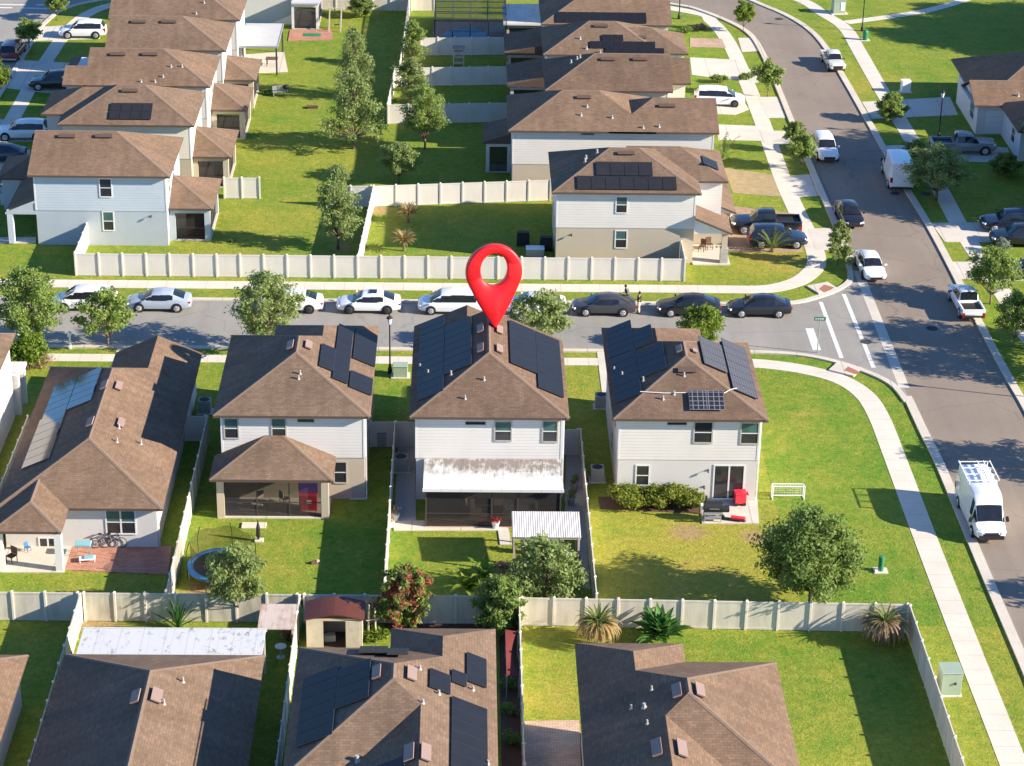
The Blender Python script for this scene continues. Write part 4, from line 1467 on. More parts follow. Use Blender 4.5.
# ---- two-storey houses along the avenue
GA = 'two-storey houses along the avenue'
h, o, rf, rcs = side_house('white over beige house with black roof mats beside the street fence', 6.87, 18.46, 166.9, 176.2, 'side_white', 'stucco_beige',
                           [(6.87, 18.46, 166.9, 176.2, 'hip', 'hip'), (13.0, 20.8, 169.7, 176.9, 'gable', 'hip')], GA)
rc = xrect(rcs[0])
rcw = xrect(rcs[1])
wall(h, o, 18.0, 20.4, 170.1, 176.5, 2.9, ZE - 0.17, 'side_white', 'wing_wall')
pan_px(rf, o, rc, 'S', [(577, 177.5), (676, 177.5), (577, 190), (676, 190)], 7, 1, mat='pool_mat', edge='pool_mat', gap=0.012)
pan_px(rf, o, rc, 'S', [(596, 163), (652, 163), (596, 176.3), (652, 176.3)], 4, 1, mat='pool_mat', edge='pool_mat', gap=0.012)
pan_px(rf, o, rcw, 'E', [(701, 157), (716, 163), (703, 163), (718, 171)], 2, 1, mat='solar_blue')
open_px(h, o, 'S', 167.29, (615.7, 196, 627.5, 213.5), frame='trim')
open_px(h, o, 'S', 167.32, (615, 230, 627, 248.5), frame='trim', glass=('glass', 'glass_teal'))
roof_vent(rf, o, rc, 'S', 626, 154, 1.35, 0.35)
for p in ((597, 153), (586, 159), (585, 162)):
    vent_pipe(rf, o, rc, 'W', *p, 0.32, 0.08)
# low garage and porch on the avenue side, each under a lean-to roof
wall(h, o, 18.05, 21.2, 171.2, 178.2, 0, 2.75, 'stucco_beige', 'garage_wall')
mb = MB()
for x1, y0, y1, ze, up_ in ((21.75, 170.9, 178.6, 2.9, 1.5), (21.0, 166.75, 170.88, 2.75, 1.25)):
    x0 = 18.06
    a_, b_, c_, d_ = (x0, y0, ze + up_), (x1, y0, ze), (x1, y1, ze), (x0, y1, ze + up_)
    dn = Vector((0, 0, 0.17))
    mb.face([a_, b_, c_, d_])
    for p, q in ((a_, b_), (b_, c_), (c_, d_)):
        mb.face([Vector(p), Vector(q), Vector(q) - dn, Vector(p) - dn], 1)
    mb.face([Vector(a_) - dn, Vector(d_) - dn, Vector(c_) - dn, Vector(b_) - dn], 2)
    mb.face([(x0, y0 + 0.3, ze - 0.15), (x1 - 0.3, y0 + 0.3, ze - 0.15), (x1 - 0.3, y0 + 0.3, ze - 0.06), (x0, y0 + 0.3, ze + up_ - 0.19)], 3)
mb.build('garage_roof', tone('trim'), h, o, fix=False)
for x, y in ((20.2, 167.1),):
    mb = MB()
    mb.box(x, x + 0.6, y, y + 0.6, 0, 1.3, 1)
    mb.box(x + 0.08, x + 0.52, y + 0.08, y + 0.52, 1.3, 2.75, 0)
    mb.build('porch_column', ['stucco_beige', 'stone'], h, o)
mb = MB()
mb.box(18.05, 21.0, 166.9, 171.1, 0, 0.09)
mb.build('porch_floor', 'drive', h, o)

h, o, rf, rcs = side_house('long white house with the stepped roof behind black-matted roof', 3.69, 21.25, 181.4, 190.7, 'side_white', 'stucco_beige',
                           [(3.69, 16.0, 181.4, 190.7, 'hip', 'hip'), (12.05, 21.25, 181.4, 189.2, 'hip', 'gable')], GA, 'shingle_c', skip=('SE',))
rc = xrect(rcs[0])
rcw = xrect(rcs[1])
roof_vent(rf, o, rc, 'S', 584, 98, 1.2, 0.35)
roof_vent(rf, o, rcw, 'S', 667, 106.5, 1.4, 0.35)
for p in ((587, 107), (581, 115.5), (612, 118), (643, 128), (659, 127)):
    vent_pipe(rf, o, rcw, 'S', *p, 0.24, 0.07)
open_px(h, o, 'S', 181.79, (581, 131.7, 594.5, 135), kind='wall_vent', rail=False, fw=0.04, glass=('glass', 'glass'))
lanai(h, o, 1.95, 4.08, 187.7, 189.5, 2.7, 'stucco_white', sides='S', cw=0.3)
mb = MB()
mb.face([(4.1, 187.5, 3.6), (4.1, 192.2, 3.6), (1.7, 192.2, 2.85), (1.7, 187.5, 2.85)])
mb.face([(4.1, 187.5, 3.6), (1.7, 187.5, 2.85), (1.7, 187.5, 2.68), (4.1, 187.5, 2.68)], 1)
mb.face([(1.7, 187.5, 2.85), (1.7, 192.2, 2.85), (1.7, 192.2, 2.68), (1.7, 187.5, 2.68)], 1)
mb.face([(1.7, 187.5, 2.685), (1.7, 192.2, 2.685), (4.1, 192.2, 2.685), (4.1, 187.5, 2.685)], 2)
mb.build('porch_roof', ['shingle', 'fascia', 'soffit'], h, o, fix=False)

def rear_porch(h, o, x0, x1, y0, y1, cm, mat='shingle', flat=False):
    lanai(h, o, x0, x1, y0, y1, 2.7, cm, sides='SW', cw=0.3)
    mb = MB()
    zt = 2.95 if flat else 3.7
    a = (x0 - 0.3, y0 - 0.3)
    mb.face([(x1, a[1], zt), (x1, y1, zt), (a[0], y1, 2.87), (a[0], a[1], 2.87)])
    mb.face([(x1, a[1], zt), (a[0], a[1], 2.87), (a[0], a[1], 2.705), (x1, a[1], 2.705)], 1)
    mb.face([(a[0], a[1], 2.87), (a[0], y1, 2.87), (a[0], y1, 2.705), (a[0], a[1], 2.705)], 1)
    mb.face([(a[0], a[1], 2.706), (a[0], y1, 2.706), (x1, y1, 2.706), (x1, a[1], 2.706)], 2)
    mb.build('porch_roof', [mat, 'fascia' if not flat else 'trim', 'soffit'], h, o, fix=False)


h, o, rf, rcs = side_house('brown roofed avenue house with white car on its drive, no panels', 7.08, 18.27, 192.35, 201.4, 'side_cream', 'stucco_beige',
                           [(7.08, 18.27, 192.35, 201.4, 'hip', 'gable'), (13.0, 20.05, 194.7, 200.9, 'gable', 'gable')], GA, 'shingle_b')
rc = xrect(rcs[0])
wall(h, o, 17.8, 19.6, 195.1, 200.4, 0, ZE - 0.17, 'side_cream', 'wing_wall')
wall(h, o, 17.9, 20.9, 193.6, 195.1, 0, 2.9, 'stucco_beige', 'garage_wall')
roof_vent(rf, o, rc, 'S', 608, 60, 1.3, 0.35)
roof_vent(rf, o, rc, 'S', 640, 60, 1.3, 0.35)
for p in ((571, 63), (577, 59.5), (580, 58)):
    vent_pipe(rf, o, rc, 'W', *p, 0.3, 0.08)
rear_porch(h, o, 4.3, 7.48, 193.0, 199.5, 'stucco_white')

h, o, rf, rcs = side_house('avenue house with three stepped rows of solar on its hipped roof', 7.21, 18.4, 202.9, 211.6, 'side_white', 'stucco_white',
                           [(7.21, 18.4, 202.9, 211.6, 'hip', 'hip'), (12.5, 20.6, 203.6, 210.2, 'gable', 'hip')], GA)
rc = xrect(rcs[0])
wall(h, o, 17.9, 20.2, 204.0, 209.8, 0, ZE - 0.17, 'side_white', 'wing_wall')
for (x0, y0, x1, y1), n_ in (((602, 35.5, 623, 42), 2), ((590, 42.5, 655, 48.7), 6), ((605.5, 49, 664, 55), 6)):
    pan_px(rf, o, rc, 'S', [(x0, y0), (x1, y0), (x0, y1), (x1, y1)], n_, 1)
roof_vent(rf, o, rc, 'S', 601, 26.5, 1.3, 0.35)
roof_vent(rf, o, rcs and xrect(rcs[1]), 'S', 639, 38, 1.3, 0.35)
for p in ((580, 39), (586.5, 49), (600, 53)):
    vent_pipe(rf, o, rc, 'S', *p, 0.26, 0.07)
rear_porch(h, o, 4.3, 7.6, 203.6, 209.6, 'stucco_white')

h, o, rf, rcs = side_house('avenue house nearest the top edge with one long solar strip', 7.3, 19.8, 212.7, 221.2, 'side_white', 'stucco_white',
                           [(7.3, 19.8, 212.7, 221.2, 'hip', 'gable')], GA, 'shingle_c')
rc = xrect(rcs[0])
pan_px(rf, o, rc, 'S', [(556, 13.5), (646, 13.5), (556, 23), (646, 23)], 8, 1)
rear_porch(h, o, 4.2, 7.7, 213.6, 219.6, 'stucco_beige', 'shingle_c')

h, o, rf, rcs = side_house('avenue house at the top edge with pale flat rear porch roof', 7.3, 19.5, 223.0, 231.6, 'side_cream', 'stucco_beige',
                           [(7.3, 19.5, 223.0, 231.6, 'hip', 'gable')], GA)
rear_porch(h, o, 4.2, 7.7, 223.6, 230.4, 'stucco_beige', 'alu_corr', True)

# ---- house on the right, east of the avenue
h, o = house('single-storey house east of the avenue with pickup on its drive', 52.0, 205.0, GS, 'single_storey_house')
wall(h, o, 46.75, 60.0, 199.2, 208.4, 0, ZS - 0.16, 'stucco_white')
wall(h, o, 49.1, 60.0, 192.0, 199.19, 0, ZS - 0.17, 'side_blue', 'wing_wall')
mb = MB()
rcE = slopes(mb, 46.3, 60.5, 198.75, 205.0, ZS, axis='X', a='gable')
slopes(mb, 46.9, 60.5, 199.2, 213.0, ZS, a='hip', dz=-0.02)
slopes(mb, 48.75, 60.5, 191.6, 199.6, ZS, axis='X', dz=0.004)
rf = mb.build('roof', tone('stucco_white', 'shingle_c'), h, o)
vent_pipe(rf, o, xrect(rcE), 'S', 1018, 96, 0.3, 0.08)
mb = MB()
for i in range(4):
    mb.box(47.55, 48.75 + 0.4, 199.14, 199.19, 0.1 + i * 0.55, 0.62 + i * 0.55)
mb.build('garage_door', 'trim', h, o)
opening(h, o, 'W', 46.75, 200.6, 202.2, 0.9, 2.2, frame='trim')
opening(h, o, 'W', 49.1, 194.0, 195.2, 0.9, 2.2, frame='trim')

# windows in the side walls of the middle row
for ob in list(COL.objects):
    if ob.get('category') == 'house' and ob.get('group') == GM:
        xw = {-10: (-14.83, -5.97), 1: (-2.83, 6.28), 14: (9.76, 18.52)}.get(int(ob.location.x))
        if xw is None:
            continue
        oo = tuple(ob.location)
        for sd, c in (('W', xw[0]), ('E', xw[1])):
            for y in (130.2, 135.4):
                opening(ob, oo, sd, c, y, y + 0.85, 3.95, 5.15)
            opening(ob, oo, sd, c + (0.03 if sd == 'W' else -0.03), 132.6, 133.45, 0.95, 2.15)
# ------------------------------------------------------------------ fences
FH = 1.83
def fence(label, pts, mat='fence', group='white vinyl fences', bay=1.83, h=FH, gate=False, cap=True):
    p0 = Vector((*pts[0], 0))
    root = empty('vinyl_fence', p0, label, 'fence', 0, group)
    mb = MB()
    posts = []
    for p, q in zip(pts, pts[1:]):
        p, q = Vector((*p, 0)), Vector((*q, 0))
        L = (q - p).length
        n_ = max(1, round(L / bay))
        for i in range(n_):
            a, b = p.lerp(q, i / n_), p.lerp(q, (i + 1) / n_)
            mb.obox(a + Vector((0, 0, h / 2 + 0.02)), b + Vector((0, 0, h / 2 + 0.02)), 0.035, h - 0.12)
            mb.obox(a + Vector((0, 0, h - 0.045)), b + Vector((0, 0, h - 0.045)), 0.065, 0.11)
            mb.obox(a + Vector((0, 0, 0.09)), b + Vector((0, 0, 0.09)), 0.065, 0.12)
            posts.append(a)
    posts.append(Vector((*pts[-1], 0)))
    mb.build('slat_panel', mat, root, p0)
    me = None
    for c in posts:
        if me is None:
            pm = MB()
            pm.box(-0.06, 0.06, -0.08, 0.08, 0, h + 0.06)
            b = len(pm.v)
            pm.v += [(-0.085, -0.085, h + 0.06), (0.085, -0.085, h + 0.06), (0.085, 0.085, h + 0.06), (-0.085, 0.085, h + 0.06), (0, 0, h + 0.14)]
            for f in ((0, 1, 4), (1, 2, 4), (2, 3, 4), (3, 0, 4), (3, 2, 1, 0)):
                pm.f.append(tuple(b + i for i in f))
                pm.mi.append(0)
            po = pm.build('post', 'fence_post', root)
            me = po.data
        else:
            po = bpy.data.objects.new('post', me)
            COL.objects.link(po)
            po.parent = root
        po.location = c - p0
    return root


fence('long white vinyl fence along the pavement of the cross street', [(-29.6, 163.65), (17.1, 163.65)])
fence('white vinyl fence return from the street fence to pale blue house', [(-29.62, 163.85), (-29.62, 169.9)])
fence('short white fence return beside the white and beige corner house', [(17.1, 163.85), (17.1, 167.2)])
fence('white vinyl fence running back behind the tall thin tree', [(-8.0, 163.9), (-7.4, 178.95)])
fence('white vinyl fence along the yard behind the black-matted house', [(-7.4, 179.1), (7.3, 180.95)])
fence('two-bay white fence beside the screened porch of blue house', [(-19.9, 180.7), (-16.95, 180.75)])
fence('single white fence bay standing in grass beside the thin tree', [(-11.0, 179.0), (-7.6, 179.05)])
fence('white fence across the yard behind the long white house', [(-6.9, 200.4), (4.2, 201.3)])
fence('white fence across the yard below the pool cage, topmost but one', [(-6.6, 211.5), (4.1, 212.4)])
fence('white fence in front of the screened pool', [(-6.0, 221.4), (4.1, 222.1)])
fence('sunlit white side fence climbing past the two upper yards', [(-6.95, 200.6), (-6.6, 211.4)])
fence('white side fence beside the upper yard and green tree', [(-6.2, 211.7), (-6.0, 221.3)])
fence('white side fence at the pool yard edge, farthest up', [(-6.0, 221.5), (-5.8, 237.3)])
fence('pale sunlit fence along the top of the rear lawns', [(-15.5, 237.6), (-5.9, 237.4)], 'fence_cream')
fence('tall beige fence between pool cage and top yard', [(-5.6, 237.5), (-3.2, 237.6)], 'fence_cream')
# middle row
fence('white fence between low L-shaped house and the trampoline yard', [(-16.6, 112.95), (-16.6, 135.4)], 'fence_cream')
fence('white fence between trampoline yard and the mildewed patio yard', [(-4.32, 113.0), (-4.32, 134.8)], 'fence_cream')
fence('white fence between the patio yard and wide corner lawn', [(7.76, 112.9), (7.76, 133.9)], 'fence_cream')
fence('shaded fence gate between the trampoline house and the pin house', [(-5.9, 134.85), (-2.62, 134.9)], 'fence')
fence('short shaded fence beside the pin house and solar house', [(6.25, 133.9), (7.6, 133.92)], 'fence')
fence('short shaded fence behind the low house, beside trampoline house', [(-18.1, 135.5), (-16.75, 135.5)], 'fence')
fence('grey side fence left of the long L-shaped roof', [(-28.25, 114.0), (-28.25, 135.3)], 'fence')
# back line
fence('cream back fence behind the pink patio house', [(-40.0, 112.8), (-21.55, 112.7)], 'fence_cream')
fence('mossy cream back fence behind the trampoline', [(-21.2, 112.7), (-9.2, 112.65)], 'fence_mossy')
fence('shaded grey back fence behind the red roofed shed and croton', [(-8.8, 112.65), (3.2, 112.6)], 'fence_cream')
fence('sunlit cream back fence under the wide corner lawn', [(3.5, 112.45), (25.3, 111.95)], 'fence_cream')
# bottom row side fences
fence('grey mossy side fence left of the spotted patio roof', [(-21.38, 112.5), (-21.4, 78.0)], 'fence_mossy')
fence('white side fence between spotted patio roof and red shed', [(-9.05, 112.5), (-9.15, 78.0)], 'fence_cream')
fence('white side fence between red canopy path and yellow lawn', [(3.35, 112.3), (3.25, 78.0)], 'fence_cream')
fence('white corner fence beside the green utility box', [(25.43, 111.8), (25.48, 78.0)], 'fence_cream')
# ------------------------------------------------------------------ trees and plants
def leaf_cloud(rnd, clumps, n_leaf, size, up=0.35):
    """leaf-sized faces scattered through clumps (centre, radius)"""
    mb = MB()
    tot = sum(r ** 2 for _, r in clumps)
    for c, r in clumps:
        k = int(n_leaf * r * r / tot)
        for _ in range(k):
            d = Vector((rnd.gauss(0, 1), rnd.gauss(0, 1), rnd.gauss(0, 0.85)))
            d = d.normalized() * r * (rnd.random() ** 0.55) * rnd.uniform(0.8, 1.2)
            out = Vector((c[0], c[1], 0.0))
            if out.length > 1e-3:
                out.normalize()
                d = d + out * d.dot(out) * 0.55
            p = Vector(c) + d
            nrm = (d.normalized() * 0.6 + Vector((rnd.gauss(0, 1), rnd.gauss(0, 1), rnd.gauss(up, 1))) * 0.55).normalized()
            a = nrm.orthogonal().normalized()
            a = (Matrix.Rotation(rnd.uniform(0, 6.28), 3, nrm) @ a)
            b = nrm.cross(a)
            s = size * rnd.uniform(0.6, 1.35)
            mb.face([p - a * s, p - b * s * 0.45, p + a * s, p + b * s * 0.45])
    return mb


def tree_kind(seed, h, r, base, n_clump, n_leaf, leaf, size=0.16, bark='bark', shape='round', trunk=0.12, rc=0.36):
    n_clump, rc, n_leaf, size, trunk = int(n_clump * 2.0), rc * 0.66, int(n_leaf * (1.15 if leaf in ('leaf_dark', 'leaf_croton') else 0.9)), size * 0.95, trunk * 0.8
    """meshes of one tree: trunk with limbs to every clump, and the crown"""
    rnd = random.Random(seed)
    clumps = []
    ch = h - base
    for i in range(n_clump):
        t = (i + 0.5) / n_clump
        z = base + ch * (0.08 + 0.84 * t)
        if shape == 'round':
            w = math.sin(math.pi * min(1, 0.16 + 0.80 * t)) ** 0.7
        elif shape == 'cone':
            w = (1 - t) ** 0.75 * 0.95 + 0.12
        elif shape == 'tall':
            w = (math.sin(math.pi * (0.14 + 0.80 * t)) ** 0.6) * (1.0 - 0.25 * t)
        else:
            w = 0.95 - 0.4 * t
        ang = i * 2.399 + rnd.uniform(-0.5, 0.5)
        rr = r * w * math.sqrt(rnd.uniform(0.05, 1.0)) * rnd.choice((0.86, 0.95, 1.08))
        cr = r * rc * rnd.uniform(0.45, 1.3) * (0.7 + 0.35 * w)
        clumps.append((Vector((rr * math.cos(ang), rr * math.sin(ang), z)), cr))
    crown = leaf_cloud(rnd, clumps, n_leaf, size)
    tr = MB()
    top = base + ch * 0.72
    pts = [Vector((0, 0, -0.05))]
    for i in range(1, 6):
        pts.append(Vector((rnd.uniform(-1, 1) * 0.05 * i, rnd.uniform(-1, 1) * 0.05 * i, top * i / 5)))
    for i in range(5):
        tr.cyl(pts[i], pts[i + 1], trunk * (1 - i * 0.16), trunk * (1 - (i + 1) * 0.16), 7)
    for c, cr in clumps:
        k = min(4, max(1, int(c.z / top * 5 - 1.2)))
        s = pts[k]
        m = s.lerp(c, 0.5) + Vector((0, 0, -0.1 * cr))
        tr.cyl(s, m, trunk * 0.34, trunk * 0.24, 5)
        tr.cyl(m, c, trunk * 0.24, trunk * 0.08, 5)
    return tr, crown, bark, leaf


KINDS = {}
def plant_tree(kind, px, py, h, r, label, base=None, leaf='leaf_oak', shape='round', clumps=26, leaves=7000, bark='bark', group=None, seed=None, trunk=None,
               size=0.135, world=None, rc=0.36, name='broadleaf_tree'):
    """kind reuses the mesh of an earlier tree (scaled to size) when given the same key"""
    loc = at(px, py) if world is None else Vector((*world, 0))
    root = empty(name, loc, label, 'tree', random.uniform(0, 6.28), group)
    key = kind
    if key not in KINDS:
        b = h * 0.28 if base is None else base
        tr, cr, bk, lf = tree_kind(seed or (len(KINDS) * 17 + 3), h, r, b, clumps, leaves, leaf, size, bark, shape, trunk or 0.018 * h + 0.03, rc)
        t = tr.build('trunk', bk, root, fix=False, smooth=True)
        c = cr.build('crown', lf, root, fix=False)
        KINDS[key] = (t.data, c.data, h, r)
    else:
        td, cd, h0, r0 = KINDS[key]
        for nm, d in (('trunk', td), ('crown', cd)):
            o = bpy.data.objects.new(nm, d)
            COL.objects.link(o)
            o.parent = root
            if leaf and nm == 'crown':
                o.material_slots[0].link = 'OBJECT'
                o.material_slots[0].material = M[leaf]
        root.scale = (r / r0, r / r0, h / h0)
    return root


GT = 'street trees'
GY = 'yard trees'
plant_tree('oak1', 34, 356, 6.9, 2.35, 'large street tree in front of the left edge house', base=1.7, leaves=9000, clumps=34, group=GT)
plant_tree('vase', 108, 347, 4.4, 1.95, 'street tree with slim trunk before the silver blue sedan', base=1.3, leaf='leaf_oak', shape='round', leaves=6000, group=GT)
plant_tree('oak1', 268, 352, 6.4, 2.45, 'street tree covering a white sedan, behind trampoline house', leaf='leaf_olive', group=GT)
plant_tree('vase', 541, 351, 4.6, 2.05, 'street tree just right of the pin, over a white sedan', leaf='leaf_olive', group=GT)
plant_tree('bright', 700, 352, 3.6, 1.65, 'bright green street tree behind the solar house', base=0.9, leaf='leaf_bright', leaves=5200, group=GT)
plant_tree('oakbig', 810, 606, 6.4, 2.8, 'big dark oak on the corner lawn near the soccer goal', base=1.0, leaf='leaf_dark', leaves=21000, clumps=46, size=0.125, trunk=0.17, group=GY)
plant_tree('vase', 238, 621, 4.9, 1.55, 'airy olive tree in front of the trampoline', leaf='leaf_olive', group=GY)
plant_tree('croton', 404, 630, 4.3, 1.6, 'red and green croton tree on the grey back fence', base=0.5, leaf='leaf_croton', leaves=6500, clumps=28, rc=0.32, group=GY)
plant_tree('dense', 500, 634, 3.9, 1.45, 'dense dark green round shrub tree at back fence', base=0.3, leaf='leaf_dark', leaves=8000, clumps=30, group=GY)
plant_tree('soft', 545, 600, 4.1, 2.1, 'soft grey green tree beside the corrugated pergola', base=0.5, leaf='leaf_olive', leaves=6500, clumps=26, size=0.14, group=GY)
plant_tree('pineA', 353, 149, 7.8, 2.9, 'tall ragged tree on the middle lawn, nearer one', base=1.0, leaf='leaf_olive', shape='cone', leaves=9000, clumps=40, rc=0.30, group=GY)
plant_tree('pineA', 354, 97, 7.2, 2.0, 'narrow pointed tree right behind the tall ragged tree', leaf='leaf_olive', group=GY)
plant_tree('tallA', 338, 249, 7.3, 1.75, 'tall thin tree beside the street fence on the middle lawn', base=0.9, leaf='leaf_olive', shape='tall', leaves=7500, clumps=34, rc=0.42, group=GY)
plant_tree('vase', 399, 183, 3.6, 1.75, 'small tree with pale trunk behind the fenced shaded yard', leaf='leaf_olive', bark='bark_pale', group=GY)
plant_tree('oak1', 425, 149, 6.0, 1.95, 'green tree beside the long white house, thin trunk', leaf='leaf_oak', group=GY)
plant_tree('tallA', 411, 103, 4.6, 1.75, 'tree between two white yard fences', leaf='leaf_olive', group=GY)
plant_tree('tallA', 413, 68, 5.0, 1.45, 'bright tree at the pool yard fence', leaf='leaf_oak', group=GY)
plant_tree('dense', 362, 17, 2.6, 1.3, 'round dark tree at the top edge of the middle lawn', leaf='leaf_dark', group=GY)
plant_tree('lolly', 743, 32, 3.3, 1.05, 'small round yellow green verge tree at the top bend', base=1.2, leaf='leaf_bright', leaves=3600, clumps=20, trunk=0.05, rc=0.42, group=GT)
plant_tree('lolly', 767, 97, 3.6, 1.25, 'verge tree beside the white car drive, leaning branch', leaf='leaf_oak', group=GT)
plant_tree('lolly', 793, 152, 2.9, 0.85, 'smaller of the paired verge trees beside the white suv front', leaf='leaf_dark', group=GT)
plant_tree('lolly', 801, 170, 3.3, 1.2, 'larger of the paired verge trees beside the white suv front', leaf='leaf_oak', group=GT)
plant_tree('sparse', 838, 265, 3.9, 1.35, 'thin pointed corner tree beside the white avenue sedan', base=0.5, leaf='leaf_olive', shape='cone', leaves=3000, clumps=22, trunk=0.06, rc=0.28, group=GT)
plant_tree('dense', 890, 121, 2.9, 1.25, 'round dense verge tree near the white utility box', leaf='leaf_oak', group=GT)
plant_tree('oak1', 936, 200, 4.9, 2.9, 'wide spreading tree beside the parked white cargo van', leaf='leaf_olive', bark='bark_pale', group=GT)
plant_tree('oak1', 914, 172, 2.9, 1.7, 'low yellow green tree behind the cargo van', leaf='leaf_bright', group=GT)
plant_tree('dense', 1004, 176, 2.2, 1.25, 'round dark bush by the east house entry', leaf='leaf_dark', group=GY)
plant_tree('vase', 990, 304, 4.6, 1.9, 'verge tree behind the white pickup on the avenue', leaf='leaf_oak', bark='bark_pale', group=GT)
plant_tree('vase', 1013, 347, 4.4, 1.5, 'verge tree at the right edge below the white pickup', leaf='leaf_oak', bark='bark_pale', group=GT)
plant_tree('lolly', 29, 49, 3.1, 1.25, 'verge tree on the west street near the maroon car', leaf='leaf_oak', group=GT)
plant_tree('lolly', 57, 20, 2.9, 1.15, 'dark verge tree at the top of west street', leaf='leaf_dark', group=GT)
plant_tree('vase', -2, 99, 4.0, 1.35, 'yellow green tree cut off by left edge', leaf='leaf_bright', group=GT)
# east side trees that stand just outside the picture and throw shade over the avenue
GE = 'trees east of the avenue outside the picture'
for i, (x, y, h, r, k, lb) in enumerate(((43.6, 131.6, 6.6, 2.6, 'oak1', 'broad tree beside the avenue across from the ladder van'),
                                         
                                         (43.0, 114.2, 5.4, 2.0, 'vase', 'slim tree beside the lower avenue across from corner fence'),
                                         (53.5, 184.0, 11.5, 4.6, 'oakbig', 'big oak in the yard shading the avenue'),
 (54.5, 176.8, 11.5, 4.6, 'oakbig', 'lower big oak added out of view to shade the avenue'),  # this oak and the next two are added unseen to widen the cast shade
 (60.5, 180.5, 14.5, 5.4, 'oakbig', 'tallest oak added out of view to shade the avenue'),
 (60.0, 189.0, 13.5, 5.0, 'oakbig', 'farther tall oak added out of view to shade the avenue'),

                                         (45.8, 150.8, 7.5, 3.0, 'oak1', 'broad tree just off the right edge below the white pickup'),
 (44.8, 146.3, 7.0, 2.6, 'oak1', 'second broad tree off the right edge below the white pickup'),
 (52.8, 191.0, 9.0, 2.6, 'oakbig', 'second oak in the yard shading the avenue'),
                                         (64.0, 226.5, 9.5, 4.5, 'oakbig', 'oak on the park lawn edge shading the grass'),
                                         (69.0, 236.0, 9.5, 4.5, 'oakbig', 'oak farther out on the park lawn edge'),
                                         (71.0, 221.0, 9.5, 4.2, 'oakbig', 'oak behind the east house on the park lawn'),
                                         (66.5, 231.0, 9.5, 4.4, 'oakbig', 'middle oak on the park lawn edge'))):
    plant_tree(k, 0, 0, h, r, lb, leaf='leaf_oak' if y < 160 else 'leaf_dark', world=(x, y), group=GE)


def bush(px, py, w, d, h, label, leaf='leaf_hedge', n=2200, size=0.11, clumps=10, name='shrub', cat='shrub', group='shrubs', seed=5, world=None):
    rnd = random.Random(seed + int(px * 3 + py))
    loc = at(px, py) if world is None else Vector((*world, 0))
    root = empty(name, loc, label, cat, 0, group)
    cl = []
    for i in range(clumps):
        a = i * 2.4
        q = math.sqrt((i + 0.5) / clumps)
        rr = min(w, d) * 0.26
        cl.append((Vector((w / 2 * 0.72 * q * math.cos(a), d / 2 * 0.72 * q * math.sin(a), h * rnd.uniform(0.35, 0.66))), rr * rnd.uniform(0.8, 1.25)))
    leaf_cloud(rnd, cl, n, size).build('crown', leaf, root, fix=False)
    st = MB()
    for c, r_ in cl:
        st.cyl((c.x * 0.3, c.y * 0.3, -0.02), c, 0.03, 0.012, 5)
    st.build('stem', 'bark', root, fix=False)
    return root


for i, (px, py, w, d, h, lf) in enumerate(((628, 507, 2.3, 1.7, 1.65, 'leaf_hedge'), (652, 506, 2.0, 1.6, 1.5, 'leaf_hedge'), (675, 505, 2.0, 1.6, 1.7, 'leaf_hedge'), (692, 508, 1.3, 1.2, 1.2, 'leaf_hedge'))):
    bush(px, py, w, d, h, ('yellow green hedge shrub under the lower window', 'yellow green hedge shrub, second along the white wall from its left end',
                           'yellow green hedge shrub, tallest, right of the lower window', 'smallest yellow green hedge shrub beside the black smoker')[i], lf, 3800, 0.10, 12, 'hedge_shrub', group='hedge shrubs along the solar house wall')
bush(27, 369, 3.0, 2.2, 3.2, 'pale green bush at the corner of the left edge house', 'leaf_bright', 4500, 0.13, 14)
bush(37, 366, 2.0, 1.5, 1.1, 'low reddish bush beside the left edge house', 'leaf_pink', 1200, 0.1, 9)
bush(1003, 253, 1.0, 1.0, 1.6, 'pale grey green bush on the east verge by the black suvs', 'leaf_grey', 1400, 0.09, 8)
bush(719, 82.5, 2.2, 1.0, 0.9, 'low green bush between two avenue drives', 'leaf_dark', 1000, 0.12, 8)
bush(746, 79, 1.6, 0.9, 0.6, 'low hedge piece beside the pavement and white car', 'leaf_dark', 800, 0.12, 8)
bush(686, 33, 1.5, 1.0, 0.8, 'low dark bush by the pink drive at top', 'leaf_dark', 700, 0.12, 8)
bush(700, 29, 1.8, 0.9, 0.5, 'pinkish flower bush by the pink drive at top', 'leaf_pink', 700, 0.12, 8)
bush(375, 640, 1.6, 1.2, 1.0, 'bright low shrub beside the open shed', 'leaf_bright', 1400, 0.1, 9)
bush(388, 614, 1.2, 1.0, 1.1, 'red tipped low shrub under the croton tree', 'leaf_croton', 900, 0.09, 8)
bush(527, 592, 2.0, 1.3, 1.1, 'low mixed shrub at the rear of the patio yard', 'leaf_hedge', 1500, 0.1, 10)
bush(504, 578, 1.0, 1.0, 1.4, 'pinkish leggy shrub at the lawn corner beside pergola', 'leaf_pink', 800, 0.09, 8)
bush(288, 640, 0.9, 1.0, 1.4, 'dry straw coloured brush beside the open shed', 'leaf_straw', 700, 0.12, 8)
for i, (px, py, lb) in enumerate(((508, 690, 'dark potted looking shrub nearest the red canopy'), (510, 716, 'dark round shrub in the side path, middle one'), (511, 745, 'dark round shrub in the side path, lowest one'))):
    bush(px, py, 0.9, 0.9, 0.9, lb, 'leaf_dark', 700, 0.08, 7)
bush(268, 94, 1.0, 0.8, 0.6, 'small dark weeds by the third west porch', 'leaf_dark', 400, 0.1, 6)
bush(232, 242, 0.5, 0.5, 0.3, 'weedy tuft by pale blue house wall', 'leaf_dark', 250, 0.08, 5)


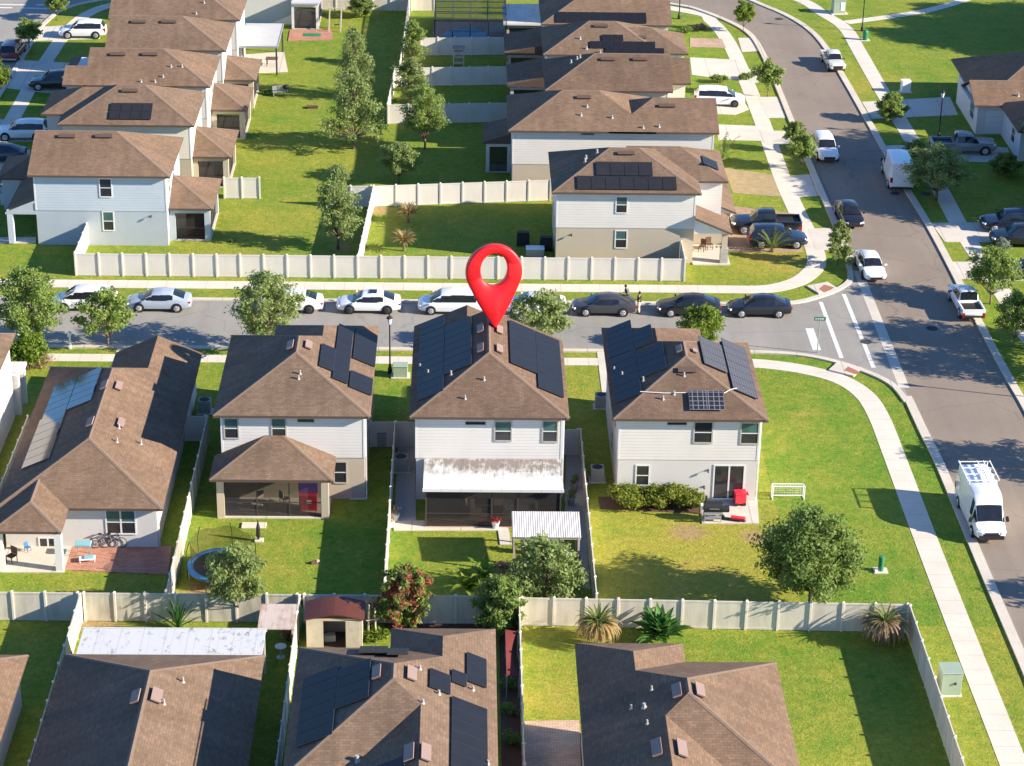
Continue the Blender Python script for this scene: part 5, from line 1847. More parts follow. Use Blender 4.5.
def rosette(px, py, label, n, L, leaf, up=0.9, droop=1.0, w=0.12, leaflets=False, trunk=0.0, name='palm', cat='palm', skirt=None, seed=1, group='palms and spiky plants', seg=6):
    """plant of arching blades or fronds from one point"""
    rnd = random.Random(seed)
    loc = at(px, py)
    root = empty(name, loc, label, cat, rnd.uniform(0, 6), group)
    def blades(n, L, up, droop, w, z0, leaflets):
        mb = MB()
        for i in range(n):
            a = i * 2.399 + rnd.uniform(-0.2, 0.2)
            el = up * (0.25 + 0.75 * (i + 0.5) / n) + rnd.uniform(-0.12, 0.12)
            l_ = L * rnd.uniform(0.75, 1.15)
            d = Vector((math.cos(a), math.sin(a), 0))
            pts = []
            p = Vector((0, 0, z0))
            e = el
            for k in range(seg + 1):
                pts.append(p.copy())
                p = p + (d * math.cos(e) + Vector((0, 0, 1)) * math.sin(e)) * l_ / seg
                e -= droop * 1.1 / seg * (0.6 + k * 0.22)
            s = Vector((-d.y, d.x, 0))
            for k in range(seg):
                t0, t1 = k / seg, (k + 1) / seg
                w0 = w * math.sin(math.pi * min(1, 0.18 + 0.8 * t0)) if not leaflets else 0.02
                w1 = w * math.sin(math.pi * min(1, 0.18 + 0.8 * t1)) if not leaflets else 0.015
                lift = Vector((0, 0, 0.25 * w0))
                mb.face([pts[k] - s * w0 + lift, pts[k], pts[k + 1], pts[k + 1] - s * w1 + lift])
                mb.face([pts[k], pts[k] + s * w0 + lift, pts[k + 1] + s * w1 + lift, pts[k + 1]])
                if leaflets and k > 0:
                    for sg in (-1, 1):
                        for t in (0.25, 0.75):
                            q = pts[k].lerp(pts[k + 1], t)
                            tip = q + s * sg * w * rnd.uniform(0.8, 1.1) + (pts[k + 1] - pts[k]).normalized() * w * 0.7 + Vector((0, 0, -w * 0.25))
                            dd = (pts[k + 1] - pts[k]).normalized() * 0.05
                            mb.face([q - dd, tip, q + dd])
        return mb
    blades(n, L, up, droop, w, trunk, leaflets).build('crown', leaf, root, fix=False)
    if skirt:
        blades(int(n * 5), L * 1.2, 0.5, 2.0, w * 0.9, trunk * 0.98, False).build('dry_fronds', skirt, root, fix=False)
    tr = MB()
    tr.cyl((0, 0, -0.03), (0, 0, max(trunk, 0.12)), 0.13 if trunk else 0.07, 0.10 if trunk else 0.05, 8)
    tr.build('trunk', 'bark', root)
    return root


rosette(597, 644, 'shaggy palm with straw coloured dead skirt at sunlit back fence', 46, 1.4, 'leaf_palm', 1.25, 0.9, 0.06, False, 1.35, skirt='leaf_straw', seed=3)
rosette(883, 643, 'palm with pinkish dead fronds in the fence corner', 34, 1.5, 'leaf_palm', 1.2, 0.8, 0.06, False, 1.4, skirt='leaf_pink', seed=4)
rosette(660, 640, 'glossy broad leaved green plant at the sunlit back fence', 60, 1.75, 'leaf_gloss', 1.5, 0.55, 0.25, False, 0.2, name='broadleaf_plant', cat='plant', seed=5)
rosette(468, 602, 'bright banana plant at the shaded back fence', 14, 1.7, 'leaf_bright', 1.3, 1.0, 0.24, False, 0.9, name='banana_plant', cat='plant', seed=6)
rosette(483, 600, 'second banana plant beside the dense dark shrub', 12, 1.5, 'leaf_bright', 1.35, 0.9, 0.22, False, 1.5, name='banana_plant', cat='plant', seed=16)
rosette(178, 629, 'spiky green clump against the mossy back fence', 40, 1.9, 'leaf_gloss', 1.52, 0.28, 0.05, False, 0.1, name='spiky_plant', cat='plant', seed=7)
rosette(408, 222, 'straw coloured small palm under the shaded yard fence', 64, 1.2, 'leaf_agave', 1.25, 0.9, 0.08, False, 0.7, seed=8)
rosette(404, 251, 'straw coloured small palm in sun near street fence', 64, 1.2, 'leaf_agave', 1.25, 0.9, 0.08, False, 0.8, seed=9)
rosette(772, 252, 'feathery young palm in front of the dark blue suv', 22, 2.1, 'leaf_palm', 1.45, 0.55, 0.22, True, 0.2, seed=10)
rosette(723, 158, 'feathery young palm at corner of the long white house', 16, 2.2, 'leaf_palm', 1.4, 0.6, 0.22, True, 0.2, seed=11)
rosette(-1, 204, 'yellowish palm fronds at the left edge by blue house', 18, 1.7, 'leaf_palm', 1.3, 0.8, 0.2, True, 1.2, seed=12)
rosette(664, 229, 'small green tuft in the shaded yard corner', 14, 0.5, 'leaf_gloss', 1.3, 0.6, 0.05, False, 0.05, name='spiky_plant', cat='plant', seed=13) if False else None
# ------------------------------------------------------------------ vehicles
def loft(secs, close_ends=True):
    """secs: list of rings of equal length (half rings are mirrored already)"""
    v, f = [], []
    n = len(secs[0])
    for s in secs:
        v += [tuple(p) for p in s]
    for k in range(len(secs) - 1):
        for i in range(n):
            j = (i + 1) % n
            f.append((k * n + i, k * n + j, (k + 1) * n + j, (k + 1) * n + i))
    if close_ends:
        f.append(tuple(range(n))[::-1])
        f.append(tuple((len(secs) - 1) * n + i for i in range(n)))
    return v, f


def body_ring(x, w, zb, zt, tumble=0.90):
    half = [(0.0, zb), (w * 0.82, zb), (w * 0.97, zb + 0.10), (w, zb + (zt - zb) * 0.45), (w * 0.985, zb + (zt - zb) * 0.72), (w * tumble, zt - 0.015), (w * 0.55, zt + 0.012), (0.0, zt + 0.02)]
    ring = [(x, y, z) for y, z in half] + [(x, -y, z) for y, z in half[-2:0:-1]]
    return ring


CAR = dict(
    sedan=dict(L=4.75, st=[(-2.37, .68, .42, .78), (-2.30, .82, .30, .92), (-2.0, .88, .25, 1.0), (-1.3, .905, .20, .98), (0, .91, .20, .94), (.95, .91, .20, .92), (1.45, .90, .22, .88), (2.0, .86, .24, .78), (2.28, .76, .28, .68), (2.37, .62, .36, .58)],
               cab=[(1.20, .80, .72, .93), (0.45, .82, .62, 1.36), (0.36, .82, .61, 1.385), (-0.25, .83, .61, 1.45), (-0.35, .83, .61, 1.45), (-0.98, .82, .58, 1.40), (-1.10, .81, .57, 1.385), (-1.95, .74, .66, 1.01)],
               sideglass=(0, 1, 2, 3, 4, 5), wx=(1.40, -1.38), wr=.33),
    suv=dict(L=4.75, st=[(-2.37, .78, .45, 1.0), (-2.32, .88, .34, 1.08), (-2.0, .93, .28, 1.10), (-1.3, .95, .24, 1.08), (0, .95, .24, 1.05), (.85, .95, .24, 1.03), (1.4, .94, .25, 1.0), (2.0, .90, .28, .92), (2.28, .80, .32, .80), (2.37, .68, .40, .66)],
             cab=[(1.10, .84, .76, 1.03), (0.42, .86, .68, 1.60), (0.32, .86, .67, 1.63), (-0.35, .87, .68, 1.70), (-0.45, .87, .68, 1.70), (-1.20, .87, .67, 1.69), (-1.30, .87, .67, 1.68), (-1.95, .86, .66, 1.62), (-2.28, .83, .74, 1.10)],
             sideglass=(0, 1, 2, 3, 4, 5, 6), wx=(1.42, -1.38), wr=.37),
    minivan=dict(L=5.1, st=[(-2.55, .84, .42, 1.02), (-2.48, .94, .30, 1.10), (-2.1, .98, .24, 1.10), (-1.3, .99, .20, 1.08), (0, .99, .20, 1.05), (1.1, .98, .20, 1.02), (1.6, .97, .22, .98), (2.15, .92, .25, .88), (2.45, .82, .30, .75), (2.55, .70, .38, .62)],
                 cab=[(1.62, .86, .74, 1.0), (0.72, .90, .70, 1.60), (0.62, .90, .70, 1.63), (-0.15, .91, .71, 1.73), (-0.25, .91, .71, 1.73), (-1.15, .91, .71, 1.72), (-1.25, .91, .71, 1.72), (-2.1, .90, .69, 1.66), (-2.46, .87, .78, 1.12)],
                 sideglass=(0, 1, 2, 3, 4, 5, 6), wx=(1.52, -1.53), wr=.34),
    pickup=dict(L=5.7, st=[(-2.85, .90, .55, .80), (-2.80, .94, .45, .86), (-2.2, .96, .36, .88), (-0.95, .96, .34, .88), (-0.90, .97, .34, 1.12), (0, .97, .34, 1.10), (1.1, .97, .34, 1.12), (1.5, .97, .36, 1.14), (2.3, .95, .38, 1.10), (2.72, .90, .42, 1.02), (2.85, .80, .48, .90)],
                cab=[(1.28, .86, .78, 1.13), (0.72, .87, .68, 1.72), (0.62, .87, .67, 1.76), (-0.02, .88, .69, 1.83), (-0.10, .88, .69, 1.83), (-0.66, .87, .69, 1.81), (-0.90, .86, .74, 1.12)],
                sideglass=(0, 1, 2, 3, 4), wx=(1.85, -1.75), wr=.40, bed=(-2.80, -0.95)),
    cargo=dict(L=5.95, st=[(-2.97, .94, .40, 1.2), (-2.93, 1.0, .32, 1.3), (-2.0, 1.02, .28, 1.3), (0, 1.02, .28, 1.3), (1.3, 1.02, .28, 1.3), (1.75, 1.01, .28, 1.26), (2.2, .99, .30, 1.16), (2.6, .95, .34, 1.02), (2.88, .86, .38, .86), (2.97, .74, .46, .74)],
               cab=[(2.24, .88, .78, 1.16), (1.62, .96, .80, 2.06), (1.50, .97, .82, 2.24), (1.05, .99, .86, 2.46), (0.95, .99, .86, 2.47), (0.6, .99, .87, 2.50), (-1.2, .99, .87, 2.52), (-2.85, .99, .87, 2.50), (-2.95, .98, .90, 1.28)],
               sideglass=(0, 2), wx=(1.95, -1.85), wr=.36, van=True),
)
CACHE = {}


def car_meshes(kind):
    c = CAR[kind]
    body = MB()
    secs = [body_ring(*s) for s in c['st']]
    v, f = loft(secs)
    body.v += v
    body.f += f
    body.mi += [0] * len(f)
    # greenhouse: ring per station: belt, side top, roof edge, centre
    G = []
    for x, wb, wr, zr in c['cab']:
        zb = 0.86 if kind == 'sedan' else (1.0 if kind in ('suv', 'minivan') else 1.08)
        if kind == 'cargo':
            zb = 1.12
        ze = zr - 0.055 if zr - zb > 0.2 else max(zb, zr - 0.01)
        half = [(wb, zb), (wr + (wb - wr) * 0.12, ze), (wr - 0.07, zr), (0.0, zr + 0.03)]
        G.append([(x, y, z) for y, z in half] + [(x, -y, z) for y, z in half[-2::-1]])
    n = len(G[0])
    last = len(G) - 2
    parts = dict(windshield=MB(), rear_window=MB(), left_window=MB(), right_window=MB())
    van = c.get('van')
    for k in range(len(G) - 1):
        for i in range(n - 1):
            q = [G[k][i], G[k][i + 1], G[k + 1][i + 1], G[k + 1][i]]
            front, rear = k == 0, k == last
            roof_strip = i in (1, 2, 3, 4)
            tgt = None
            if front and roof_strip:
                tgt = 'windshield'
            elif rear and roof_strip and not van:
                tgt = 'rear_window'
            elif i == 0 and k in c['sideglass']:
                tgt = 'left_window'
            elif i == n - 2 and k in c['sideglass']:
                tgt = 'right_window'
            body.face(q)
            if tgt:
                cen = sum((Vector(p) for p in q), Vector()) / 4
                nr = (Vector(q[1]) - Vector(q[0])).cross(Vector(q[3]) - Vector(q[0])) + (Vector(q[3]) - Vector(q[2])).cross(Vector(q[1]) - Vector(q[2]))
                if nr.length < 1e-6:
                    continue
                nr.normalize()
                if nr.dot(cen - Vector((cen.x * 0.6, 0, 0.9))) < 0:
                    nr = -nr
                sx = 0.93
                pts = []
                for p in q:
                    p = Vector(p)
                    w = Vector((cen.x + (p.x - cen.x) * 1.0, p.y, cen.z + (p.z - cen.z) * 0.84))
                    if roof_strip:
                        w = Vector((cen.x + (p.x - cen.x) * 0.92, p.y * 0.97, cen.z + (p.z - cen.z) * 0.92))
                    pts.append(w + nr * 0.012)
                parts[tgt].face(pts)
    out = dict(body=body, **parts)
    L = c['L'] / 2
    hd, tl, gr = MB(), MB(), MB()
    zf = c['st'][-2][3]
    wf = c['st'][-2][1]
    wrr = c['st'][1][1]
    zr = c['st'][1][3]
    lights = []
    for s in (1, -1):
        a = MB()
        a.obox((L - 0.05, s * (wf - 0.30), zf - 0.10), (L - 0.22, s * (wf + 0.035), zf - 0.06), 0.16, 0.13)
        lights.append(('headlight', a, 'lamp_clear'))
        b = MB()
        h_ = 0.55 if kind in ('suv', 'minivan', 'cargo', 'pickup') else 0.16
        b.box(-L - 0.015, -L + 0.22, min(s * (wrr - 0.20), s * (wrr + 0.0)), max(s * (wrr - 0.20), s * (wrr + 0.0)), zr - 0.12 - h_ * 0.6, zr - 0.12 + h_ * 0.2)
        lights.append(('taillight', b, 'lamp_red'))
        m = MB()
        x0 = c['cab'][0][0] - 0.28
        m.obox((x0, s * (c['st'][4][1] + 0.01), c['cab'][0][3] + 0.03), (x0, s * (c['st'][4][1] + 0.2), c['cab'][0][3] + 0.08), 0.11, 0.14 if kind != 'cargo' else 0.34)
        lights.append(('mirror', m, 'paint_black' if kind in ('cargo', 'pickup') else None))
    gr.box(L - 0.13, L + 0.012, -wf * 0.62, wf * 0.62, c['st'][-2][2] + 0.06, zf - 0.16)
    out['lights'] = lights
    out['grille'] = gr
    bp = MB()
    bp.box(-L - 0.02, -L + 0.12, -wrr * 0.9, wrr * 0.9, c['st'][1][2] + 0.0, c['st'][1][2] + 0.17)
    out['bumper'] = bp
    if 'bed' in c:
        x0, x1 = c['bed']
        bd = MB()
        w = .965
        bd.box(x0 - 0.04, x0 + 0.05, -w + 0.02, w - 0.02, .80, 1.14)
        for s in (1, -1):
            bd.box(x0 - 0.03, x1 + 0.05, min(s * (w - 0.13), s * w), max(s * (w - 0.13), s * w), .80, 1.13)
        out['cargo_bed'] = bd
        ln_ = MB()
        ln_.box(x0 + 0.05, x1, -w + 0.13, w - 0.13, 0.885, 0.93)
        out['bed_liner'] = ln_
    return out


def car(kind, paint_name, loc, heading, label, cat='car', group=None, rim='rim', name=None, liner=True):
    """heading: direction of the nose in degrees, 0 = +X (right), 90 = away, 180 = left, 270 = towards the camera"""
    names = dict(sedan='parked_sedan', suv='parked_suv', minivan='parked_minivan', pickup='pickup_truck', cargo='cargo_van')
    root = empty(name or names[kind], (loc[0], loc[1], 0.012), label, cat, R(heading), group)
    pm = M['paint_' + paint_name]
    c = CAR[kind]
    if kind not in CACHE:
        ms = car_meshes(kind)
        lst = []
        def mk(nm, mb, mat, smooth=False):
            o = mb.build(nm, mat, root, smooth=smooth)
            lst.append((nm, o.data, None if mat is None else mat, None))
            return o
        body = ms['body'].build('body', 'paint_white', root, smooth=False)
        bm = bmesh.new()
        bm.from_mesh(body.data)
        bmesh.ops.remove_doubles(bm, verts=bm.verts, dist=0.0005)
        bmesh.ops.recalc_face_normals(bm, faces=bm.faces)
        for f_ in bm.faces:
            f_.smooth = True
        for e in bm.edges:
            if len(e.link_faces) == 2 and e.calc_face_angle(0) > 0.75:
                e.smooth = False
        bm.to_mesh(body.data)
        bm.free()
        lst.append(('body', body.data, 'PAINT', None))
        for nm, key in (('windshield', 'windshield'), ('rear_window', 'rear_window'), ('side_window', 'left_window'), ('side_window', 'right_window')):
            if ms[key].f:
                mk(nm, ms[key], 'car_glass')
        for nm, mb, mat in ms['lights']:
            o = mb.build(nm, mat or 'paint_white', root)
            lst.append((nm, o.data, mat or 'PAINT', None))
        mk('grille', ms['grille'], 'black')
        mk('bumper', ms['bumper'], 'black' if kind in ('cargo', 'pickup') else 'steel')
        if 'cargo_bed' in ms:
            o = ms['cargo_bed'].build('cargo_bed', 'paint_white', root)
            lst.append(('cargo_bed', o.data, 'PAINT', None))
            mk('bed_liner', ms['bed_liner'], 'black')
        r = c['wr']
        tm = MB()
        tm.cyl((0, -0.11, 0), (0, 0.11, 0), r, r, 20)
        rm = MB()
        rm.cyl((0, 0.111, 0), (0, 0.125, 0), r * 0.66, r * 0.60, 16)
        for i in range(5):
            t = i * 2 * math.pi / 5
            rm.obox((0, 0.128, 0), (math.cos(t) * r * 0.62, 0.128, math.sin(t) * r * 0.62), 0.03, 0.09, up=(0, 1, 0))
        td, rd = None, None
        am = MB()
        am.cyl((0, -0.1, 0.02), (0, 0.089, 0.02), r + 0.065, r + 0.065, 20)
        ad_ = None
        wm = c['st'][4][1]
        for wx in c['wx']:
            for s in (1, -1):
                o = bpy.data.objects.new('wheel', td) if td else tm.build('wheel', 'rubber', root)
                if td:
                    COL.objects.link(o)
                    o.parent = root
                td = o.data
                o.location = (wx, s * (wm - 0.085), r)
                o.rotation_euler = (0, 0, 0 if s > 0 else math.pi)
                q = bpy.data.objects.new('rim', rd) if rd else rm.build('rim', rim, o)
                if rd:
                    COL.objects.link(q)
                    q.parent = o
                rd = q.data
                w_ = bpy.data.objects.new('wheel_arch', ad_) if ad_ else am.build('wheel_arch', 'black', root)
                if ad_:
                    COL.objects.link(w_)
                    w_.parent = root
                ad_ = w_.data
                w_.location = (wx, s * (wm - 0.085), r)
                w_.rotation_euler = o.rotation_euler
        CACHE[kind] = (lst, td, rd, ad_)
        src = list(root.children)
        for o in src:
            for k, (nm, d, mat, _) in enumerate(lst):
                if o.data is d and mat == 'PAINT':
                    o.material_slots[0].link = 'OBJECT'
                    o.material_slots[0].material = pm
    else:
        lst, td, rd, ad_ = CACHE[kind]
        for nm, d, mat, _ in lst:
            o = bpy.data.objects.new(nm, d)
            COL.objects.link(o)
            o.parent = root
            if mat == 'PAINT':
                o.material_slots[0].link = 'OBJECT'
                o.material_slots[0].material = pm
        wm = c['st'][4][1]
        for wx in c['wx']:
            for s in (1, -1):
                o = bpy.data.objects.new('wheel', td)
                COL.objects.link(o)
                o.parent = root
                o.location = (wx, s * (wm - 0.085), c['wr'])
                o.rotation_euler = (0, 0, 0 if s > 0 else math.pi)
                q = bpy.data.objects.new('rim', rd)
                COL.objects.link(q)
                q.parent = o
                q.material_slots[0].link = 'OBJECT'
                q.material_slots[0].material = M[rim]
                w_ = bpy.data.objects.new('wheel_arch', ad_)
                COL.objects.link(w_)
                w_.parent = root
                w_.location = o.location
                w_.rotation_euler = o.rotation_euler
    if kind == 'minivan':
        root.scale = (0.93, 0.95, 0.96)
    return root


GC = 'cars parked along the cross street'
YC = 157.55
def street_x(px, py=308):
    return at(px, py).x
car('minivan', 'white', (street_x(85), YC), 180, 'white minivan half hidden between the two left street trees', 'minivan', GC)
car('sedan', 'silver', (street_x(159.5), YC), 180, 'silver blue sedan parked at the far kerb', 'car', GC)
car('sedan', 'white', (street_x(291.5), YC), 180, 'white sedan mostly hidden behind a street tree', 'car', GC, 'dark_rim')
car('sedan', 'white', (street_x(369), YC), 180, 'white sedan in full view behind the lamp post, sunroof', 'car', GC, 'dark_rim')
car('minivan', 'white', (street_x(450), YC), 180, 'white minivan parked just left of the red pin', 'minivan', GC)
car('sedan', 'white', (street_x(534), YC), 180, 'white sedan parked just right of the red pin', 'car', GC)
car('sedan', 'charcoal', (street_x(603), YC - 0.1), 180, 'charcoal sedan with two people behind its trunk', 'car', GC)
car('sedan', 'black', (street_x(687), YC - 0.1), 180, 'black sedan behind bright green street tree', 'car', GC)
car('sedan', 'black', (street_x(757), YC - 0.1), 180, 'black sedan parked nearest the street corner', 'car', GC)
GV = 'vehicles parked along the avenue'
p = at(869.5, 272)
car('sedan', 'white', p, 273, 'white sedan facing the camera at the intersection corner', 'car', GV, 'dark_rim')
p = at(848.5, 220)
car('sedan', 'black', p, 272, 'black car facing the camera at the avenue kerb', 'car', GV)
p = at(824.5, 155)
car('suv', 'white', p, 272, 'white suv facing the camera under paired verge trees', 'suv', GV)
p = at(896.5, 180.5)
car('cargo', 'white', p, 88, 'white cargo van with pale rear doors under spreading tree', 'van', GV)
p = at(832.5, 66)
car('pickup', 'pale_silver', p, 274, 'pale pickup truck high up the avenue at the right kerb', 'pickup truck', GV).scale = (0.84, 0.84, 0.84)
p = at(965, 309)
car('pickup', 'white', p, 92, 'white pickup truck with dark open bed at right kerb', 'pickup truck', GV).scale = (0.92, 0.9, 0.92)
vl = at(977, 520)
LV = car('cargo', 'white', (32.25, vl.y - 0.2), 271.5, 'white ladder rack van parked at the lower avenue kerb', 'van', GV)
GD = 'vehicles on driveways'
p = at(765, 231)
car('pickup', 'black', p, 180, 'black pickup truck on brown paver drive', 'pickup truck', GD)
p = at(777, 245)
car('suv', 'navy', p, 0, 'dark blue suv behind the feathery palm on paver drive', 'suv', GD)
p = at(719, 104)
car('minivan', 'white', p, 356, 'white minivan parked across an avenue drive', 'minivan', GD, 'dark_rim')
p = at(962, 152)
car('pickup', 'gray', p, 0, 'grey pickup truck on the east house drive', 'pickup truck', GD)
p = at(1009, 229)
car('suv', 'navy', p, 180, 'dark blue suv on the east drive, rear one of two', 'suv', GD)
p = at(1019, 244)
car('suv', 'black', p, 180, 'black suv on the east drive, front one of two', 'suv', GD, 'dark_rim')
p = at(1034, 276)
car('sedan', 'purple', p, 180, 'dark purple car cut off at the right edge', 'car', GD)
p = at(13.5, 56)
car('minivan', 'maroon', p, 88, 'maroon minivan on the west street seen from behind', 'minivan', GV)
p = at(83, 36.5)
car('suv', 'white', p, 182, 'white suv on the topmost west street drive', 'suv', GD)
p = at(55, 88)
car('suv', 'black', p, 182, 'black suv on a west street drive', 'suv', GD)
p = at(23, 138)
car('suv', 'white', p, 182, 'white suv on a west drive beside gabled brown roof', 'suv', GD)
p = at(-1, 160)
car('sedan', 'navy', p, 182, 'dark car on the lowest west drive at left edge', 'car', GD)

# fittings of the ladder van
mb = MB()
for y in (-0.98, 0.98):
    mb.obox((-2.8, y, 2.80), (-0.2, y, 2.80), 0.05, 0.05)
for x in (-2.8, -1.95, -1.1, -0.25):
    mb.obox((x, -1.0, 2.74), (x, 1.0, 2.74), 0.05, 0.05)
    for y in (-0.86, 0.86):
        mb.obox((x, y, 2.44), (x, y, 2.76), 0.05, 0.05)
mb.build('ladder_rack', 'white', LV)
mb = MB()
mb.obox((-2.7, 0.55, 2.83), (-0.2, 0.55, 2.83), 0.05, 0.08)
mb.obox((-2.7, 0.15, 2.83), (-0.2, 0.15, 2.83), 0.05, 0.08)
for i in range(8):
    mb.obox((-2.6 + i * 0.33, 0.15, 2.83), (-2.6 + i * 0.33, 0.55, 2.83), 0.035, 0.035)
lad = mb.build('ladder', 'white', None)
lad.location = LV.location
lad.rotation_euler = LV.rotation_euler
tag(lad, 'white ladder lying on the roof rack of the ladder van', 'ladder')
mb = MB()
mb.box(2.955, 3.02, -0.78, 0.78, 0.36, 0.62)
mb.box(2.93, 3.01, -0.42, 0.42, 0.66, 0.80)
mb.build('front_bumper', 'black', LV)
# sunroof of the white sedan and luggage rails are small dark plates on their roofs
for ob in list(COL.objects):
    if ob.get('label', '').endswith('sunroof'):
        mb = MB()
        mb.box(-0.62, -0.05, -0.36, 0.36, 1.482, 1.492)
        mb.build('sunroof', 'car_glass', ob)
# ------------------------------------------------------------------ the red pin
def make_pin():
    """tear-drop plate with a round hole, tip on the roof ridge"""
    ty = 136.4
    tip_z = 7.985
    H, Rr, rh, T = 5.62, 1.83, 0.98, 0.62
    cz = H - Rr
    n = 64
    outer, inner = [], []
    for i in range(n):
        t = 2 * math.pi * i / n
        u, w = math.sin(t), math.cos(t)
        x, z = Rr * u, cz + Rr * w
        outer.append((x, z))
        inner.append((0.93 * rh * u, cz + 0.18 + 1.1 * rh * w))
    # pull the lower arc into the point along tangents
    s = Rr / cz
    at_ = math.acos(s)
    pts = []
    for i in range(n):
        t = 2 * math.pi * i / n
        ang = math.atan2(math.sin(t), -math.cos(t))           # 0 at the bottom
        if abs(ang) < at_:
            q = abs(ang) / at_
            sg = 1 if ang >= 0 else -1
            tx, tz = sg * Rr * math.sin(at_), cz - Rr * math.cos(at_)
            bulge = 0.10 * math.sin(math.pi * q)
            pts.append((tx * q + sg * bulge, tz * q))
        else:
            pts.append(outer[i])
    mb = MB()
    b = 0.10
    def ring(poly, k, y, c):
        return [(c[0] + (p[0] - c[0]) * k, y, c[1] + (p[1] - c[1]) * k) for p in poly]
    c = (0.0, cz * 0.8)
    rings = [ring(inner, 1.06, -T / 2 + 0.0, (0, cz + 0.18)), ring(pts, 0.955, -T / 2, c), ring(pts, 0.985, -T / 2 + b * 0.35, c), ring(pts, 1.0, -T / 2 + b, c), ring(pts, 1.0, T / 2 - b, c), ring(pts, 0.955, T / 2, c),
             ring(inner, 1.06, T / 2, (0, cz + 0.18)), ring(inner, 1.0, T / 2 - 0.07, (0, cz + 0.18)), ring(inner, 1.0, -T / 2 + 0.07, (0, cz + 0.18))]
    for r_ in rings:
        mb.v += r_
    m = len(rings)
    for k in range(m):
        k2 = (k + 1) % m
        for i in range(n):
            j = (i + 1) % n
            mb.f.append((k * n + i, k * n + j, k2 * n + j, k2 * n + i))
            mb.mi.append(0)
    o = mb.build('map_pin', 'red_pin', None, smooth=True)
    me = o.data
    bm = bmesh.new()
    bm.from_mesh(me)
    for e in bm.edges:
        if len(e.link_faces) == 2 and e.calc_face_angle(0) > 0.9:
            e.smooth = False
    bm.to_mesh(me)
    bm.free()
    x = at(496, 327, tip_z).x
    o.location = (2.12, ty, tip_z - 0.10)
    o.rotation_euler = (R(-8), 0, R(11))
    tag(o, 'giant glossy red map pin with round hole standing on roof ridge', 'map pin')
make_pin()


# ------------------------------------------------------------------ street furniture
def lamp(loc, label, h=4.4):
    root = empty('street_lamp', (loc[0], loc[1], 0), label, 'street lamp', 0, 'street lamps')
    mb = MB()
    mb.lathe((0, 0, 0), [(0.16, 0), (0.16, 0.35), (0.09, 0.55), (0.06, 0.8), (0.05, h - 0.6), (0.07, h - 0.55)], 10)
    mb.build('pole', 'black', root)
    mb = MB()
    mb.lathe((0, 0, h - 0.55), [(0.09, 0), (0.19, 0.42), (0.19, 0.44), (0.06, 0.44)], 8)
    mb.build('lamp_glass', 'lamp_clear', root)
    mb = MB()
    mb.lathe((0, 0, h - 0.11), [(0.24, 0), (0.20, 0.08), (0.05, 0.2), (0.02, 0.34)], 8)
    mb.build('lamp_cap', 'black', root)
    return root


lamp(at(390, 373), 'black street lamp between trampoline house and pin house', 4.3)
lamp(at(938.5, 138), 'black street lamp beside the east house drive')
lamp(at(862, 31), 'black lamp post beside the park path')
lamp(at(679, 19), 'black lamp post at the top bend of pavement')
lamp((41.2, 142.6), 'black street lamp east of the intersection', 4.6)

root = empty('street_sign', at(817.3, 353), 'green street name sign on grey post at the crosswalk', 'street sign')
mb = MB()
mb.cyl((0, 0, 0), (0, 0, 2.75), 0.04, 0.04, 8)
mb.build('post', 'steel', root)
mb = MB()
mb.box(-0.42, 0.42, -0.02, 0.02, 2.55, 2.83)
mb.build('sign_plate', 'green_sign', root)
lt = MB()
for i, w in enumerate((0.07, 0.05, 0.08, 0.05, 0.06, 0.07, 0.05)):
    lt.box(-0.34 + i * 0.095, -0.34 + i * 0.095 + w, -0.026, -0.021, 2.63, 2.75)
lt.build('sign_lettering', 'mark', root)


def box_thing(name, label, cat, px, py, parts, rz=0.0, group=None, z=0.0, loc=None):
    """thing made of named boxes in its own frame: (part, mat, x0, x1, y0, y1, z0, z1)"""
    root = empty(name, (loc if loc is not None else at(px, py)) + Vector((0, 0, z)), label, cat, rz, group)
    for nm, mat, *b in parts:
        mb = MB()
        mb.box(*b)
        o = mb.build(nm, mat, root)
        bv = o.modifiers.new('bevel', 'BEVEL')
        bv.width = 0.02
        bv.segments = 2
    return root


UT = 'utility cabinets'
r_ = box_thing('utility_box', 'big green transformer box outside the corner fence', 'utility box', 948.5, 692, [
    ('pad', 'concrete', -0.62, 0.62, -0.55, 0.75, 0, 0.10), ('cabinet', 'util_green', -0.55, 0.55, -0.48, 0.62, 0.10, 1.45), ('lid', 'util_green', -0.59, 0.59, -0.53, 0.66, 1.45, 1.52),
    ('handle', 'black', 0.12, 0.24, -0.56, -0.49, 0.78, 0.92)], 0.03, UT)
box_thing('utility_box', 'grey green utility box beside the lamp near pin house', 'utility box', 400.5, 376, [
    ('pad', 'concrete', -0.65, 0.65, -0.5, 0.5, 0, 0.08), ('cabinet', 'util_green', -0.5, 0.5, -0.4, 0.4, 0.08, 0.85), ('lid', 'util_green', -0.53, 0.53, -0.43, 0.43, 0.85, 0.90)], 0, UT)
box_thing('utility_box', 'pale green cabinet with white panel beside park path', 'utility box', 838, 13, [
    ('pad', 'concrete', -0.9, 0.9, -0.8, 0.8, 0, 0.1), ('cabinet', 'util_green', -0.65, 0.65, -0.55, 0.55, 0.1, 1.5), ('panel', 'white', 0.1, 0.55, -0.58, -0.56, 0.4, 1.3), ('lid', 'util_green', -0.68, 0.68, -0.6, 0.58, 1.5, 1.56)], 0.1, UT)
box_thing('utility_box', 'white utility box on the lawn beyond round verge tree', 'utility box', 905, 92, [
    ('pad', 'concrete', -0.6, 0.6, -0.5, 0.5, 0, 0.08), ('cabinet', 'white', -0.42, 0.42, -0.36, 0.36, 0.08, 1.15), ('lid', 'white', -0.45, 0.45, -0.39, 0.39, 1.15, 1.2)], 0.1, UT)
root = empty('cable_pedestal', at(880.5, 571), 'small green cable pedestal on the corner lawn', 'pedestal')
